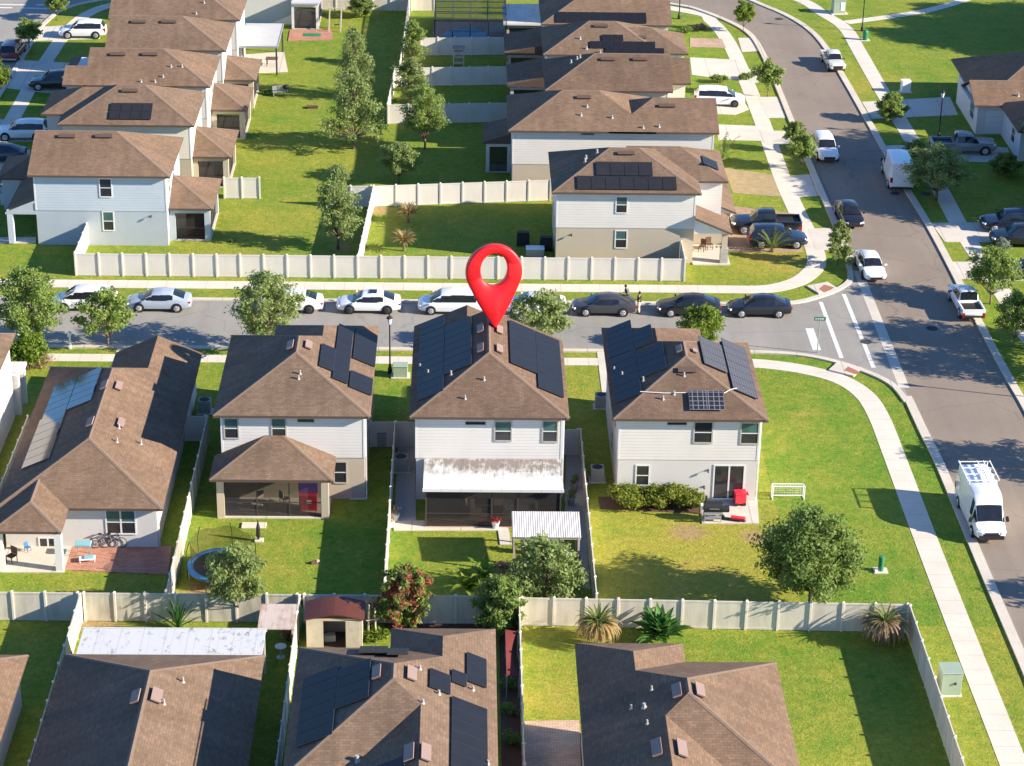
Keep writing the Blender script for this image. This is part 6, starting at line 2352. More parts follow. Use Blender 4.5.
mb = MB()
mb.lathe((0, 0, 0), [(0.17, 0), (0.17, 0.8), (0.19, 0.8), (0.17, 0.98), (0.05, 1.02)], 12)
mb.build('cover', 'util_dark_green', root)
mb = MB()
mb.box(-0.42, 0.42, -0.35, 0.35, 0, 0.05)
mb.build('pad', 'concrete', root)
mb = MB()
mb.box(-0.38, -0.2, -0.3, -0.12, 0.05, 0.17)
mb.build('meter_lid', 'white', root)
root = empty('mailbox_post', at(70.5, 349), 'white post mailbox on the left street verge', 'mailbox')
mb = MB()
mb.box(-0.06, 0.06, -0.06, 0.06, 0, 1.05)
mb.build('post', 'white', root)
mb = MB()
mb.box(-0.11, 0.11, -0.24, 0.24, 1.05, 1.28)
mb.build('box', 'white', root)
root = empty('litter_bin', at(865, 40), 'dark bin on small pad beside the park path', 'litter bin')
mb = MB()
mb.lathe((0, 0, 0), [(0.25, 0), (0.28, 0.85), (0.3, 0.87), (0.22, 1.0), (0.1, 1.08)], 12)
mb.build('body', 'util_dark_green', root)
mb = MB()
mb.box(-0.45, 0.45, -0.45, 0.45, 0, 0.03)
mb.build('pad', 'concrete', root)

# ------------------------------------------------------------------ people by the open trunk
def person(loc, rz, label, pose, top, bottom, h=1.74):
    """one skinned body; clothes and hair are its children"""
    root = empty('person', loc, label, 'person', rz, 'people behind the charcoal sedan')
    lean = pose.get('lean', 0.0)
    hip, neck = 0.92, 1.47
    def up(z, x=0.0, y=0.0):
        """point of the trunk, leaning forward (+Y) from the hips"""
        d = z - hip
        return Vector((x, y + math.sin(lean) * d, hip + math.cos(lean) * d))
    V, E_, RD = [], [], []
    def v(p, r, par=None):
        V.append(tuple(p))
        RD.append(r)
        if par is not None:
            E_.append((par, len(V) - 1))
        return len(V) - 1
    pel = v(up(0.95), 0.135)
    ab = v(up(1.12), 0.125, pel)
    ch = v(up(1.32), 0.145, ab)
    nk = v(up(neck), 0.055, ch)
    hd = v(up(1.60), 0.092, nk)
    v(up(1.70, 0, 0.01), 0.080, hd)
    parts = dict(arm=[], leg=[])
    for s in (1, -1):
        sh = v(up(1.40, s * 0.18), 0.058, ch)
        el_, wr_ = pose['arms'][0 if s > 0 else 1]
        e = v(up(1.40 + el_[2], s * 0.18 + s * el_[0], el_[1]), 0.042, sh)
        w = v(up(1.40 + wr_[2], s * 0.18 + s * wr_[0], wr_[1]), 0.030, e)
        hn = v(Vector(V[w]) + (Vector(V[w]) - Vector(V[e])).normalized() * 0.10, 0.036, w)
        hp = v((s * 0.09, 0, 0.86), 0.090, pel)
        k = v((s * 0.10, pose.get('knee', 0.02), 0.49), 0.060, hp)
        an = v((s * 0.10, -0.02, 0.09), 0.042, k)
        v((s * 0.11, 0.14, 0.045), 0.038, an)
    me = bpy.data.meshes.new('person_body')
    me.from_pydata(V, E_, [])
    o = bpy.data.objects.new('body', me)
    COL.objects.link(o)
    o.parent = root
    sk = o.modifiers.new('skin', 'SKIN')
    sk.use_smooth_shade = True
    for i, d in enumerate(me.skin_vertices[0].data):
        d.radius = (RD[i], RD[i])
        d.use_root = i == 0
    sb = o.modifiers.new('subsurf', 'SUBSURF')
    sb.levels = sb.render_levels = 1
    me.materials.append(M['skin'])
    def cloth(name, mat, chains):
        mb = MB()
        for ch_ in chains:
            for (p, a), (q, b) in zip(ch_, ch_[1:]):
                mb.cyl(p, q, a, b, 10)
        mb.build(name, mat, root, smooth=True)
    g = lambda i, k=1.0: (V[i], RD[i] * k)
    cloth('shirt', top, [[(up(0.93), 0.165), (up(1.15), 0.155), (up(1.36), 0.175), (up(1.44), 0.10)]] + [[(up(1.41, s * 0.15), 0.075), (Vector(V[6 + (0 if s > 0 else 8)]).lerp(Vector(V[7 + (0 if s > 0 else 8)]), 0.75), 0.062)] for s in (1, -1)])
    cloth('trousers', bottom, [[((s * 0.085, 0, 0.97), 0.115), ((s * 0.095, 0, 0.82), 0.108), ((s * 0.10, pose.get('knee', 0.02), 0.49), 0.078), ((s * 0.10, -0.02, 0.11), 0.062)] for s in (1, -1)])
    mb = MB()
    c = up(1.69, 0, -0.015)
    mb.lathe((c.x, c.y, c.z - 0.06), [(0.099, -0.02), (0.108, 0.03), (0.10, 0.09), (0.06, 0.135), (0.01, 0.15)], 12)
    mb.build('hair', 'hair', root, smooth=True)
    mb = MB()
    for s in (1, -1):
        mb.box(s * 0.105 - 0.05, s * 0.105 + 0.05, -0.07, 0.2, 0.0, 0.075)
    mb.build('shoes', 'cloth_dark', root)
    k = h / 1.74
    root.scale = (k, k, k)
    return root


down = ((0.05, -0.02, -0.29), (0.07, 0.05, -0.54))
bent = ((0.05, 0.02, -0.28), (0.02, 0.24, -0.36))
p = at(638.7, 313.5)
person(Vector((p.x, p.y, 0.012)), R(75), 'person in black top and cream trousers standing behind charcoal sedan', dict(arms=(bent, down)), 'shirt_black', 'cloth_cream')
p = at(627.5, 306.0)
person(Vector((p.x, p.y, 0.012)), R(100), 'person in grey green top leaning by the charcoal sedan trunk', dict(arms=(bent, bent), lean=0.28, knee=0.06), 'shirt_green', 'cloth_dark')

# ------------------------------------------------------------------ corner lawn: goal, smoker, red bins
root = empty('soccer_goal', at(788, 500), 'small white soccer goal on the corner lawn', 'soccer goal')
mb = MB()
W, Hh, D = 1.0, 0.95, 0.55
A = [(-W, 0, 0), (-W, 0, Hh), (W, 0, Hh), (W, 0, 0)]
mb.tube(A, 0.035, 8)
mb.tube([(-W, 0, Hh), (-W, D, Hh * 0.9), (-W, D, 0.03), (-W, 0, 0.03)], 0.03, 8)
mb.tube([(W, 0, Hh), (W, D, Hh * 0.9), (W, D, 0.03), (W, 0, 0.03)], 0.03, 8)
mb.tube([(-W, D, 0.03), (W, D, 0.03)], 0.03, 8)
mb.tube([(-W, D, Hh * 0.9), (W, D, Hh * 0.9)], 0.03, 8)
mb.build('goal_frame', 'white', root)
mb = MB()
for i in range(13):
    x = -W + 2 * W * i / 12
    mb.tube([(x, 0, Hh), (x, D, Hh * 0.9), (x, D, 0.03)], 0.007, 4)
for i in range(6):
    z = 0.1 + i * 0.15
    mb.tube([(-W, D, z), (W, D, z)], 0.007, 4)
mb.build('goal_net', 'white', root)

root = empty('barrel_smoker', at(713, 521) , 'black barrel smoker grill at the patio edge', 'grill')
mb = MB()
mb.cyl((-0.62, 0, 0.98), (0.52, 0, 0.98), 0.36, 0.36, 18)
mb.cyl((0.53, 0, 0.86), (0.95, 0, 0.86), 0.22, 0.22, 14)
mb.build('barrel', 'black', root, smooth=False)
mb = MB()
mb.cyl((-0.5, 0, 1.3), (-0.5, 0, 1.75), 0.06, 0.06, 8)
mb.build('chimney', 'black', root)
for x in (-0.58, 0.45):
    for y in (-0.28, 0.28):
        mb = MB()
        mb.obox((x, y, 0.0), (x, y * 0.8, 0.72), 0.05, 0.05)
        mb.build('leg', 'steel', root)
mb = MB()
mb.box(-0.58, 0.45, -0.28, 0.28, 0.26, 0.30)
mb.box(-0.62, 0.52, -0.58, -0.38, 0.78, 0.81)
mb.build('shelf', 'steel', root)
mb = MB()
mb.obox((-0.3, -0.40, 1.05), (0.3, -0.40, 1.05), 0.03, 0.03)
mb.build('handle', 'steel', root)
box_thing('side_table', 'pale side table left of the smoker', 'table', 703.5, 517, [
    ('table_top', 'white', -0.2, 0.2, -0.4, 0.4, 0.72, 0.76), ('leg', 'steel', -0.18, -0.14, -0.36, -0.32, 0, 0.72), ('leg', 'steel', 0.14, 0.18, -0.36, -0.32, 0, 0.72),
    ('leg', 'steel', -0.18, -0.14, 0.32, 0.36, 0, 0.72), ('leg', 'steel', 0.14, 0.18, 0.32, 0.36, 0, 0.72)])
root = box_thing('cooler_cart', 'red cooler cart beside the sliding door', 'cooler', 741, 505, [
    ('tub', 'red', -0.45, 0.25, -0.3, 0.3, 0.16, 0.80), ('lid', 'red', -0.48, 0.28, -0.33, 0.33, 0.81, 0.90), ('handle', 'black', 0.28, 0.42, -0.2, 0.2, 0.7, 0.75)], 0.1, None, 0.07)
for x in (-0.35, 0.15):
    mb = MB()
    mb.cyl((x, -0.3, 0.12), (x, 0.3, 0.12), 0.12, 0.12, 12)
    mb.build('wheel', 'black', root)
root = box_thing('wheelbarrow', 'dark red hand cart lying across the patio slab', 'cart', 736, 522, [
    ('tray', 'red', -0.35, 0.55, -0.12, 0.22, 0.20, 0.34), ('frame', 'black', -0.95, 0.6, -0.05, 0.03, 0.10, 0.16), ('frame', 'black', -0.95, 0.6, 0.14, 0.2, 0.10, 0.16)], -0.25)
mb = MB()
mb.cyl((-0.9, 0.0, 0.18), (-0.9, 0.14, 0.18), 0.18, 0.18, 12)
mb.build('wheel', 'black', root)
for i, (px, py) in enumerate(((729, 496.5), (748, 496))):
    pass
# wall lamps that throw long slanting shadows on the white wall
def wall_fitting(px, py, yw, label, mat='bronze'):
    q = on_plane(px, py, Vector((0, 1, 0)), yw)
    root = empty('wall_lamp', (q.x, yw, q.z), label, 'wall lamp', 0, 'lamps fixed to house walls')
    mb = MB()
    mb.box(-0.06, 0.06, -0.03, 0.0, -0.06, 0.06)
    mb.build('bracket', mat, root)
    mb = MB()
    mb.lathe((0, -0.20, -0.08), [(0.055, 0), (0.07, 0.08), (0.03, 0.13)], 10)
    mb.obox((0, -0.03, 0.03), (0, -0.24, 0.06), 0.03, 0.03)
    mb.build('shade', mat, root)
wall_fitting(708, 470, 127.53, 'small lamp left of the sliding glass door')
wall_fitting(704, 486.5, 127.53, 'small hose hook low on the wall beside the smoker')
wall_fitting(151, 216, 169.95, 'small lamp on the pale blue wall near the porch')
wall_fitting(571.5, 234.5, 167.3, 'small lamp on the beige wall above the street fence')

# ------------------------------------------------------------------ trampoline yard
root = empty('trampoline', at(222, 577) , 'round trampoline with blue rim and safety net', 'trampoline')
rt = 1.98
mb = MB()
mb.cyl((0, 0, 0.84), (0, 0, 0.86), rt - 0.3, rt - 0.3, 32)
mb.build('jumping_mat', 'black', root)
mb = MB()
n = 36
for i in range(n):
    a0, a1 = 2 * math.pi * i / n, 2 * math.pi * (i + 1) / n
    P = lambda r_, a, z: (r_ * math.cos(a), r_ * math.sin(a), z)
    mb.face([P(rt - 0.32, a0, 0.87), P(rt, a0, 0.87), P(rt, a1, 0.87), P(rt - 0.32, a1, 0.87)])
    mb.face([P(rt, a0, 0.87), P(rt, a0, 0.70), P(rt, a1, 0.70), P(rt, a1, 0.87)])
    mb.face([P(rt - 0.32, a0, 0.87), P(rt - 0.32, a1, 0.87), P(rt - 0.32, a1, 0.80), P(rt - 0.32, a0, 0.80)])
mb.build('rim_pad', 'blue', root, fix=False)
for i in range(6):
    a = 2 * math.pi * i / 6 + 0.3
    mb = MB()
    mb.cyl((rt * 0.98 * math.cos(a), rt * 0.98 * math.sin(a), 0), (rt * 0.98 * math.cos(a), rt * 0.98 * math.sin(a), 0.78), 0.03, 0.03, 6)
    mb.build('leg', 'steel', root)
    mb = MB()
    mb.tube([(rt * 1.02 * math.cos(a), rt * 1.02 * math.sin(a), 0.1), (rt * 1.04 * math.cos(a), rt * 1.04 * math.sin(a), 1.9), (rt * 0.92 * math.cos(a), rt * 0.92 * math.sin(a), 2.65)], 0.025, 6)
    mb.build('net_pole', 'black', root)
mb = MB()
for i in range(n):
    a0, a1 = 2 * math.pi * i / n, 2 * math.pi * (i + 1) / n
    zt = lambda a: 2.5 - 0.22 * (1 - abs(math.cos(3 * (a - 0.3))))
    mb.face([(rt * 0.9 * math.cos(a0), rt * 0.9 * math.sin(a0), 0.88), (rt * 0.9 * math.cos(a1), rt * 0.9 * math.sin(a1), 0.88), (rt * 0.9 * math.cos(a1), rt * 0.9 * math.sin(a1), zt(a1)), (rt * 0.9 * math.cos(a0), rt * 0.9 * math.sin(a0), zt(a0))])
mb.build('safety_net', 'net', root, fix=False)
box_thing('step_slab', 'pale concrete step before the screened porch', 'step', 254, 526, [('slab', 'concrete', -0.75, 0.75, -0.35, 0.35, 0, 0.09)])
root = box_thing('folded_umbrella', 'black folded umbrella stand near the trampoline', 'umbrella', 258.5, 541, [('base', 'concrete', -0.22, 0.30, -0.22, 0.22, 0, 0.12)])
mb = MB()
mb.lathe((0, 0, 0.12), [(0.05, 0), (0.14, 0.25), (0.12, 0.8), (0.05, 1.15), (0.02, 1.3)], 10)
mb.build('canopy', 'black', root)
box_thing('garden_toy', 'small dark toy lying on the trampoline yard lawn', 'toy', 314.5, 563.5, [('body', 'wood_dark', -0.22, 0.15, -0.1, 0.12, 0, 0.16), ('seat', 'wood_pale', 0.12, 0.3, -0.08, 0.1, 0.02, 0.2)], 0.3)
def ac_unit(px, py, label, s=1.0):
    root = box_thing('air_conditioner', label, 'air conditioner', px, py, [('pad', 'concrete', -0.55 * s, 0.55 * s, -0.5 * s, 0.5 * s, 0, 0.08), ('case', 'ac_grey', -0.42 * s, 0.42 * s, -0.4 * s, 0.4 * s, 0.08, 0.95 * s)], 0, 'air conditioners beside houses')
    mb = MB()
    mb.cyl((0, 0, 0.95 * s), (0, 0, 0.955 * s + 0.01), 0.34 * s, 0.34 * s, 16)
    mb.build('fan_grille', 'black', root)
ac_unit(358.5, 496, 'grey air conditioner at right corner of the trampoline house')
ac_unit(597, 480, 'grey air conditioner in shade beside the solar house')
ac_unit(401, 470, 'dark air conditioner in stone side yard of pin house', 1.05)
ac_unit(205, 412, 'grey air conditioner in the shady gap beside trampoline house')
ac_unit(601, 407, 'grey air conditioner farther back beside the solar house')
# things in the screened porch of the trampoline house
root = box_thing('play_kitchen', 'red and purple toy kitchen inside the screened porch', 'toy', 308.5, 510, [
    ('cabinet', 'red', -0.55, 0.55, -0.25, 0.25, 0.0, 1.05), ('backboard', 'purple', -0.60, 0.60, 0.10, 0.28, 1.06, 1.75), ('sink', 'white', -0.1, 0.2, -0.28, -0.255, 0.5, 0.75)], 0, None, 0.08)
def chair_thing(px, py, label, rz, mat='bronze', z=0.08, seat='wood_pale'):
    return box_thing('patio_chair', label, 'chair', px, py, [('seat', seat, -0.25, 0.25, -0.25, 0.25, 0.40, 0.46), ('backrest', seat, -0.25, 0.25, 0.22, 0.28, 0.47, 0.95),
        ('leg', mat, -0.24, -0.19, -0.24, -0.19, 0, 0.40), ('leg', mat, 0.19, 0.24, -0.24, -0.19, 0, 0.40), ('leg', mat, -0.24, -0.19, 0.2, 0.25, 0, 0.40), ('leg', mat, 0.19, 0.24, 0.2, 0.25, 0, 0.40)], rz, 'patio chairs', z)
chair_thing(262, 507, 'pale chair inside the screened porch, left of toy kitchen', 0.5)
chair_thing(285, 505, 'pale chair inside the screened porch, nearest toy kitchen', 2.2)
chair_thing(12, 563, 'brown chair on the covered porch of the low left house', -0.6, z=0.07, seat='wood_dark')
chair_thing(28, 552, 'small blue seated chair on the porch of the low left house', 0.9, z=0.07, seat='blue').scale = (0.6, 0.6, 0.6)
chair_thing(702, 252, 'brown wooden chair on the beige corner house porch, left one', -0.5, z=0.09, seat='wood_dark')
chair_thing(709, 250, 'brown wooden chair on beige corner house porch, beside stone column', 0.3, z=0.09, seat='wood_dark')
# turquoise table and lounger on the pink patio
root = box_thing('patio_heater_table', 'turquoise covered table on the pink patio', 'table', 84, 556, [
    ('table_top', 'turquoise', -0.62, 0.62, -0.42, 0.42, 0.80, 0.95), ('leg', 'steel', -0.55, -0.49, -0.35, -0.29, 0, 0.8), ('leg', 'steel', 0.49, 0.55, -0.35, -0.29, 0, 0.8),
    ('leg', 'steel', -0.55, -0.49, 0.29, 0.35, 0, 0.8), ('leg', 'steel', 0.49, 0.55, 0.29, 0.35, 0, 0.8)], 0, None, 0.06)
root.scale = (0.75, 0.75, 0.9)
root = box_thing('sun_lounger', 'white lounger with blue cushion on the pink patio', 'lounger', 87.5, 562, [
    ('frame', 'white', -0.65, 0.65, -0.32, 0.32, 0.2, 0.27), ('cushion', 'turquoise', -0.25, 0.5, -0.26, 0.26, 0.28, 0.36), ('leg', 'white', -0.6, -0.54, -0.3, -0.24, 0, 0.2), ('leg', 'white', 0.54, 0.6, -0.3, -0.24, 0, 0.2),
    ('leg', 'white', -0.6, -0.54, 0.24, 0.3, 0, 0.2), ('leg', 'white', 0.54, 0.6, 0.24, 0.3, 0, 0.2)], 0.15, None, 0.06)
root.scale = (0.75, 0.75, 0.9)
def bicycle(px, py, label, rz=0.1, mat='black', z=0.0):
    root = empty('bicycle', at(px, py) + Vector((0, 0, z)), label, 'bicycle', rz, 'bicycles by house walls')
    for x in (-0.52, 0.52):
        mb = MB()
        pts = [(x + 0.33 * math.cos(t * math.pi / 9), 0, 0.34 + 0.33 * math.sin(t * math.pi / 9)) for t in range(19)]
        mb.tube(pts, 0.022, 5)
        mb.build('wheel', 'rubber', root)
    mb = MB()
    mb.tube([(-0.52, 0, 0.34), (-0.1, 0, 0.34), (0.38, 0, 0.80), (-0.18, 0, 0.80), (-0.52, 0, 0.34)], 0.02, 5)
    mb.tube([(-0.1, 0, 0.34), (-0.2, 0, 0.92)], 0.02, 5)
    mb.tube([(0.52, 0, 0.34), (0.36, 0, 0.95)], 0.02, 5)
    mb.build('frame', mat, root)
    mb = MB()
    mb.tube([(0.30, -0.26, 0.98), (0.36, 0, 0.96), (0.30, 0.26, 0.98)], 0.018, 5)
    mb.build('handlebar', 'black', root)
    mb = MB()
    mb.box(-0.32, -0.08, -0.07, 0.07, 0.92, 0.97)
    mb.build('saddle', 'black', root)
bicycle(104, 548.5, 'bicycle leaning at the wall above the pink patio, left one', 0.1, 'steel', 0.06)
bicycle(113, 548.5, 'bicycle leaning at the wall above the pink patio, right one', 0.05, 'black', 0.06)
bicycle(148, 241, 'small bicycle against the pale blue house wall', 0.05)
root = box_thing('porch_sofa', 'orange red sofa inside blue house screened porch', 'sofa', 196, 236, [('seat', 'orange', -0.75, 0.75, -0.4, 0.35, 0.0, 0.45), ('backrest', 'orange', -0.75, 0.75, 0.2, 0.42, 0.46, 1.7)], 0, None, 0.08) if 'orange' in M else None

# ------------------------------------------------------------------ patio yard of the pin house
root = empty('pergola', at(546, 545), 'pergola with pale corrugated roof in the patio yard', 'pergola')
mb = MB()
nn = 60
for i in range(nn):
    x0, x1 = -2.02 + 4.04 * i / nn, -2.02 + 4.04 * (i + 1) / nn
    z0, z1 = 2.42 + 0.02 * (i % 2), 2.42 + 0.02 * ((i + 1) % 2)
    mb.face([(x0, -1.42, z0), (x1, -1.42, z1), (x1, 1.46, z1 + 0.16), (x0, 1.46, z0 + 0.16)])
rf_ = mb.build('roof', 'alu_corr', root, fix=False)
sd = rf_.modifiers.new('solid', 'SOLIDIFY')
sd.thickness = 0.02
for x in (-1.9, 1.9):
    for y in (-1.3, 1.3):
        mb = MB()
        mb.box(x - 0.06, x + 0.06, y - 0.06, y + 0.06, 0, 2.36)
        mb.build('post', 'wood_pale', root)
mb = MB()
for y in (-1.3, 1.3):
    mb.box(-2.0, 2.0, y - 0.05, y + 0.05, 2.24, 2.36)
mb.build('beam', 'wood_pale', root)
lp = root.location
root.location = (5.08, 119.85, 0)
root = empty('flower_pot', at(495.5, 528.5), 'white pot with red flowers before the dark patio screen', 'flower pot')
mb = MB()
mb.lathe((0, 0, 0.06), [(0.16, 0), (0.25, 0.40), (0.27, 0.42), (0.22, 0.42), (0.1, 0.36)], 14)
mb.build('pot', 'white', root)
cl = [(Vector((0.12 * math.cos(a), 0.12 * math.sin(a), 0.62)), 0.16) for a in (0, 1.6, 3.1, 4.7)]
M['leaf_red'] = foliage('petals_red', (0.45, 0.02, 0.03), (0.30, 0.06, 0.04))
leaf_cloud(random.Random(3), cl, 260, 0.06).build('flowers', 'leaf_red', root, fix=False)
def pot(px, py, label, leaf='leaf_dark', mat='stone', s=1.0, z=0.03):
    root = empty('potted_plant', at(px, py) + Vector((0, 0, z)), label, 'potted plant', 0, 'potted plants')
    mb = MB()
    mb.lathe((0, 0, 0), [(0.15 * s, 0), (0.22 * s, 0.35 * s), (0.23 * s, 0.37 * s), (0.18 * s, 0.37 * s), (0.08, 0.30 * s)], 12)
    mb.build('pot', mat, root)
    leaf_cloud(random.Random(int(px)), [(Vector((0, 0, 0.58 * s)), 0.24 * s), (Vector((0.08, 0.05, 0.72 * s)), 0.18 * s)], 160, 0.07 * s).build('crown', leaf, root, fix=False)
pot(395, 521, 'potted plant at the fence end of the stone strip', 'leaf_grey', 'trim', 1.3)
pot(391, 527, 'white pot beside the fence end, front one', 'leaf_pink', 'white', 1.0)
pot(571, 505, 'dark potted plant beside the patio roof, in side strip', 'leaf_dark', 'stone', 1.2)
pot(574, 490, 'dark potted plant farther back in the side strip', 'leaf_dark', 'stone', 1.2)
pot(526, 553, 'grey potted plant under the pergola edge', 'leaf_grey', 'stone', 1.3)
pot(528, 569, 'grey potted plant below the pergola', 'leaf_grey', 'stone', 1.2)
# patio furniture behind the screen
root = box_thing('patio_sofa', 'grey patio sofa behind dark screen of the pin house', 'sofa', 520, 514, [('seat', 'ac_grey', -0.9, 0.9, -0.4, 0.3, 0.0, 0.42), ('backrest', 'ac_grey', -0.9, 0.9, 0.31, 0.48, 0.0, 0.85), ('armrest', 'ac_grey', -1.08, -0.91, -0.4, 0.48, 0.0, 0.6), ('armrest', 'ac_grey', 0.91, 1.08, -0.4, 0.48, 0.0, 0.6)], 0, None, 0.07)
root = box_thing('patio_table', 'pale patio table behind dark screen of the pin house', 'table', 484, 513, [('table_top', 'stone', -0.6, 0.6, -0.4, 0.4, 0.70, 0.75), ('leg', 'steel', -0.5, -0.45, -0.3, -0.25, 0, 0.7), ('leg', 'steel', 0.45, 0.5, -0.3, -0.25, 0, 0.7), ('leg', 'steel', -0.5, -0.45, 0.25, 0.3, 0, 0.7), ('leg', 'steel', 0.45, 0.5, 0.25, 0.3, 0, 0.7)], 0, None, 0.07)
root = empty('garden_umbrella', at(557, 580), 'white garden umbrella half hidden in the soft tree', 'umbrella')
mb = MB()
mb.cyl((0, 0, 0), (0, 0, 2.0), 0.03, 0.03, 8)
mb.build('pole', 'steel', root)
mb = MB()
mb.lathe((0, 0, 1.75), [(0.75, 0.0), (0.72, 0.06), (0.35, 0.25), (0.03, 0.36)], 8)
mb.build('canopy', 'white', root)

# ------------------------------------------------------------------ shed and bottom yards
root = empty('garden_shed', Vector((-6.95, 110.7, 0)), 'pale shed with curved dark red roof and open doorway', 'shed')
w, d0, d1, hw = 1.55, -0.85, 0.95, 1.95
mb = MB()
mb.box(-w, -w + 0.06, d0, d1, 0, hw)
mb.box(w - 0.06, w, d0, d1, 0, hw)
mb.box(-w + 0.06, w - 0.06, d1 - 0.06, d1, 0, hw)
mb.box(-w + 0.06, -0.62, d0, d0 + 0.06, 0, hw)
mb.box(0.62, w - 0.06, d0, d0 + 0.06, 0, hw)
mb.box(-0.62, 0.62, d0, d0 + 0.06, 1.80, hw)
mb.build('wall', 'wood_pale', root)
mb = MB()
prev = None
for i in range(13):
    t = -1 + 2 * i / 12
    x, z = t * (w + 0.12), hw + 0.32 * (1 - abs(t) ** 1.5)
    if prev:
        mb.face([(prev[0], d0 - 0.12, prev[1]), (x, d0 - 0.12, z), (x, d1 + 0.1, z), (prev[0], d1 + 0.1, prev[1])])
        mb.face([(prev[0], d0 - 0.12, prev[1] - 0.07), (prev[0], d1 + 0.1, prev[1] - 0.07), (x, d1 + 0.1, z - 0.07), (x, d0 - 0.12, z - 0.07)])
        mb.face([(prev[0], d0 - 0.12, prev[1] - 0.07), (x, d0 - 0.12, z - 0.07), (x, d0 - 0.12, z), (prev[0], d0 - 0.12, prev[1])])
        mb.face([(prev[0], d0 + 0.01, hw), (x, d0 + 0.01, hw), (x, d0 + 0.01, z - 0.07), (prev[0], d0 + 0.01, prev[1] - 0.07)])
    prev = (x, z)
mb.build('roof', 'red_sheet', root, fix=False)
mb = MB()
mb.box(0.64, 1.40, d0 - 0.09, d0 - 0.02, 0.03, 1.82)
mb.build('door', 'wood_pale', root)
mb = MB()
mb.box(-w + 0.05, w - 0.05, d0 + 0.05, d1 - 0.05, 0, 0.06)
mb.build('shed_floor', 'wood_dark', root)
root = box_thing('straw_bag', 'straw coloured bundle inside the open shed', 'bundle', 330, 641, [('sack', 'cloth_cream', -0.35, 0.3, -0.2, 0.2, 0.06, 0.45)], 0.2)
mb = MB()
mb.obox((-0.8, 0.3, 0), (-0.75, 0.5, 2.3), 0.07, 0.07)
mb.obox((-0.35, 0.3, 0), (-0.42, 0.5, 2.1), 0.07, 0.07)
mb.obox((-0.9, 0.3, 1.4), (-0.2, 0.35, 1.5), 0.05, 0.05)
pr = mb.build('timber_rack', 'wood_pale', None)
pr.location = at(377, 645) + Vector((0.3, 0, 0))
tag(pr, 'rough timber frame standing right of the shed', 'timber rack')
root = empty('lean_to', Vector((-10.05, 109.5, 0)), 'lean-to with rusty pinkish sheet roof beside white side fence', 'lean-to')
mb = MB()
mb.box(-1.0, 1.0, -1.15, 1.15, 2.24, 2.29)
for i, v in enumerate(mb.v):
    mb.v[i] = (v[0], v[1], v[2] + 0.1 * v[1])
mb.build('roof', 'alu_rust', root)
for x in (-0.9, 0.9):
    for y in (-1.05, 1.05):
        mb = MB()
        mb.box(x - 0.05, x + 0.05, y - 0.05, y + 0.05, 0, 2.22 + 0.1 * y)
        mb.build('post', 'wood_pale', root)
root = empty('garden_table', at(281, 657), 'pale round table in shade under the rusty lean-to edge', 'table')
mb = MB()
mb.cyl((0, 0, 0.68), (0, 0, 0.72), 0.32, 0.32, 20)
mb.build('table_top', 'white', root)
mb = MB()
mb.cyl((0, 0, 0), (0, 0, 0.68), 0.05, 0.05, 8)
mb.cyl((0, 0, 0), (0, 0, 0.05), 0.25, 0.2, 12)
mb.build('leg', 'steel', root)
# red canopy on poles in the narrow path
sx, sy = at(502, 690, 1.9), at(506, 640, 1.9)
root = empty('shade_canopy', (at(508, 660, 0).x + 0.15, at(508, 668, 0).y - 1.2, 0), 'curved red canopy beside the dark side path', 'canopy')
mb = MB()
prev = None
for i in range(15):
    t = i / 14
    y = -2.0 + 4.2 * t
    xw = 0.28 + 0.30 * (2 * t - 1) ** 2
    z = 1.6 + 0.25 * t
    cur = ((-0.32, y, z), (-0.32 + xw * 1.5 - 0.1, y, z - 0.12))
    if prev:
        mb.face([prev[0], prev[1], cur[1], cur[0]])
    prev = cur
cv = mb.build('canopy', 'sail_red', root, fix=False)
cv.modifiers.new('solid', 'SOLIDIFY').thickness = 0.02
for y, x in ((-2.0, 0.36), (2.2, 0.36), (-2.0, -0.3), (2.2, -0.3)):
    mb = MB()
    mb.cyl((x, y, 0), (x, y, 1.55 + 0.06 * (y + 2)), 0.03, 0.03, 6)
    mb.build('pole', 'steel', root)
box_thing('planter_row', 'row of dark low boxes along the back fence of trampoline yard', 'planter', 338, 603, [('box', 'black', -2.2, 2.2, -0.22, 0.22, 0.0, 0.42), ('rim_rail', 'steel', -2.3, 2.3, -0.27, -0.23, 0.30, 0.46)])
box_thing('garbage_bin', 'dark bin in the shaded gap beside tall white house', 'bin', 382, 445, [('body', 'ac_grey', -0.3, 0.3, -0.35, 0.35, 0, 1.0), ('lid', 'silver_blue', -0.33, 0.33, -0.38, 0.38, 1.0, 1.07)]) if 'silver_blue' in M else None
# beige corner house rear: boxes and bins at the fence
for i, (px, py, mt, lb) in enumerate(((523, 245, 'black', 'black covered grill behind the street fence'), (546, 250, 'black', 'black bin at corner of white and beige house'))):
    box_thing('covered_grill' if i == 0 else 'garbage_bin', lb, 'grill' if i == 0 else 'bin', px, py, [('body', mt, -0.5, 0.5, -0.3, 0.3, 0, 1.0), ('lid', mt, -0.46, 0.46, -0.27, 0.27, 1.01, 1.15)])
box_thing('storage_box', 'pale blue storage box behind the street fence', 'box', 535, 255, [('body', 'ac_grey', -0.7, 0.7, -0.4, 0.4, 0, 0.6), ('lid', 'white', -0.73, 0.73, -0.43, 0.43, 0.6, 0.66)])
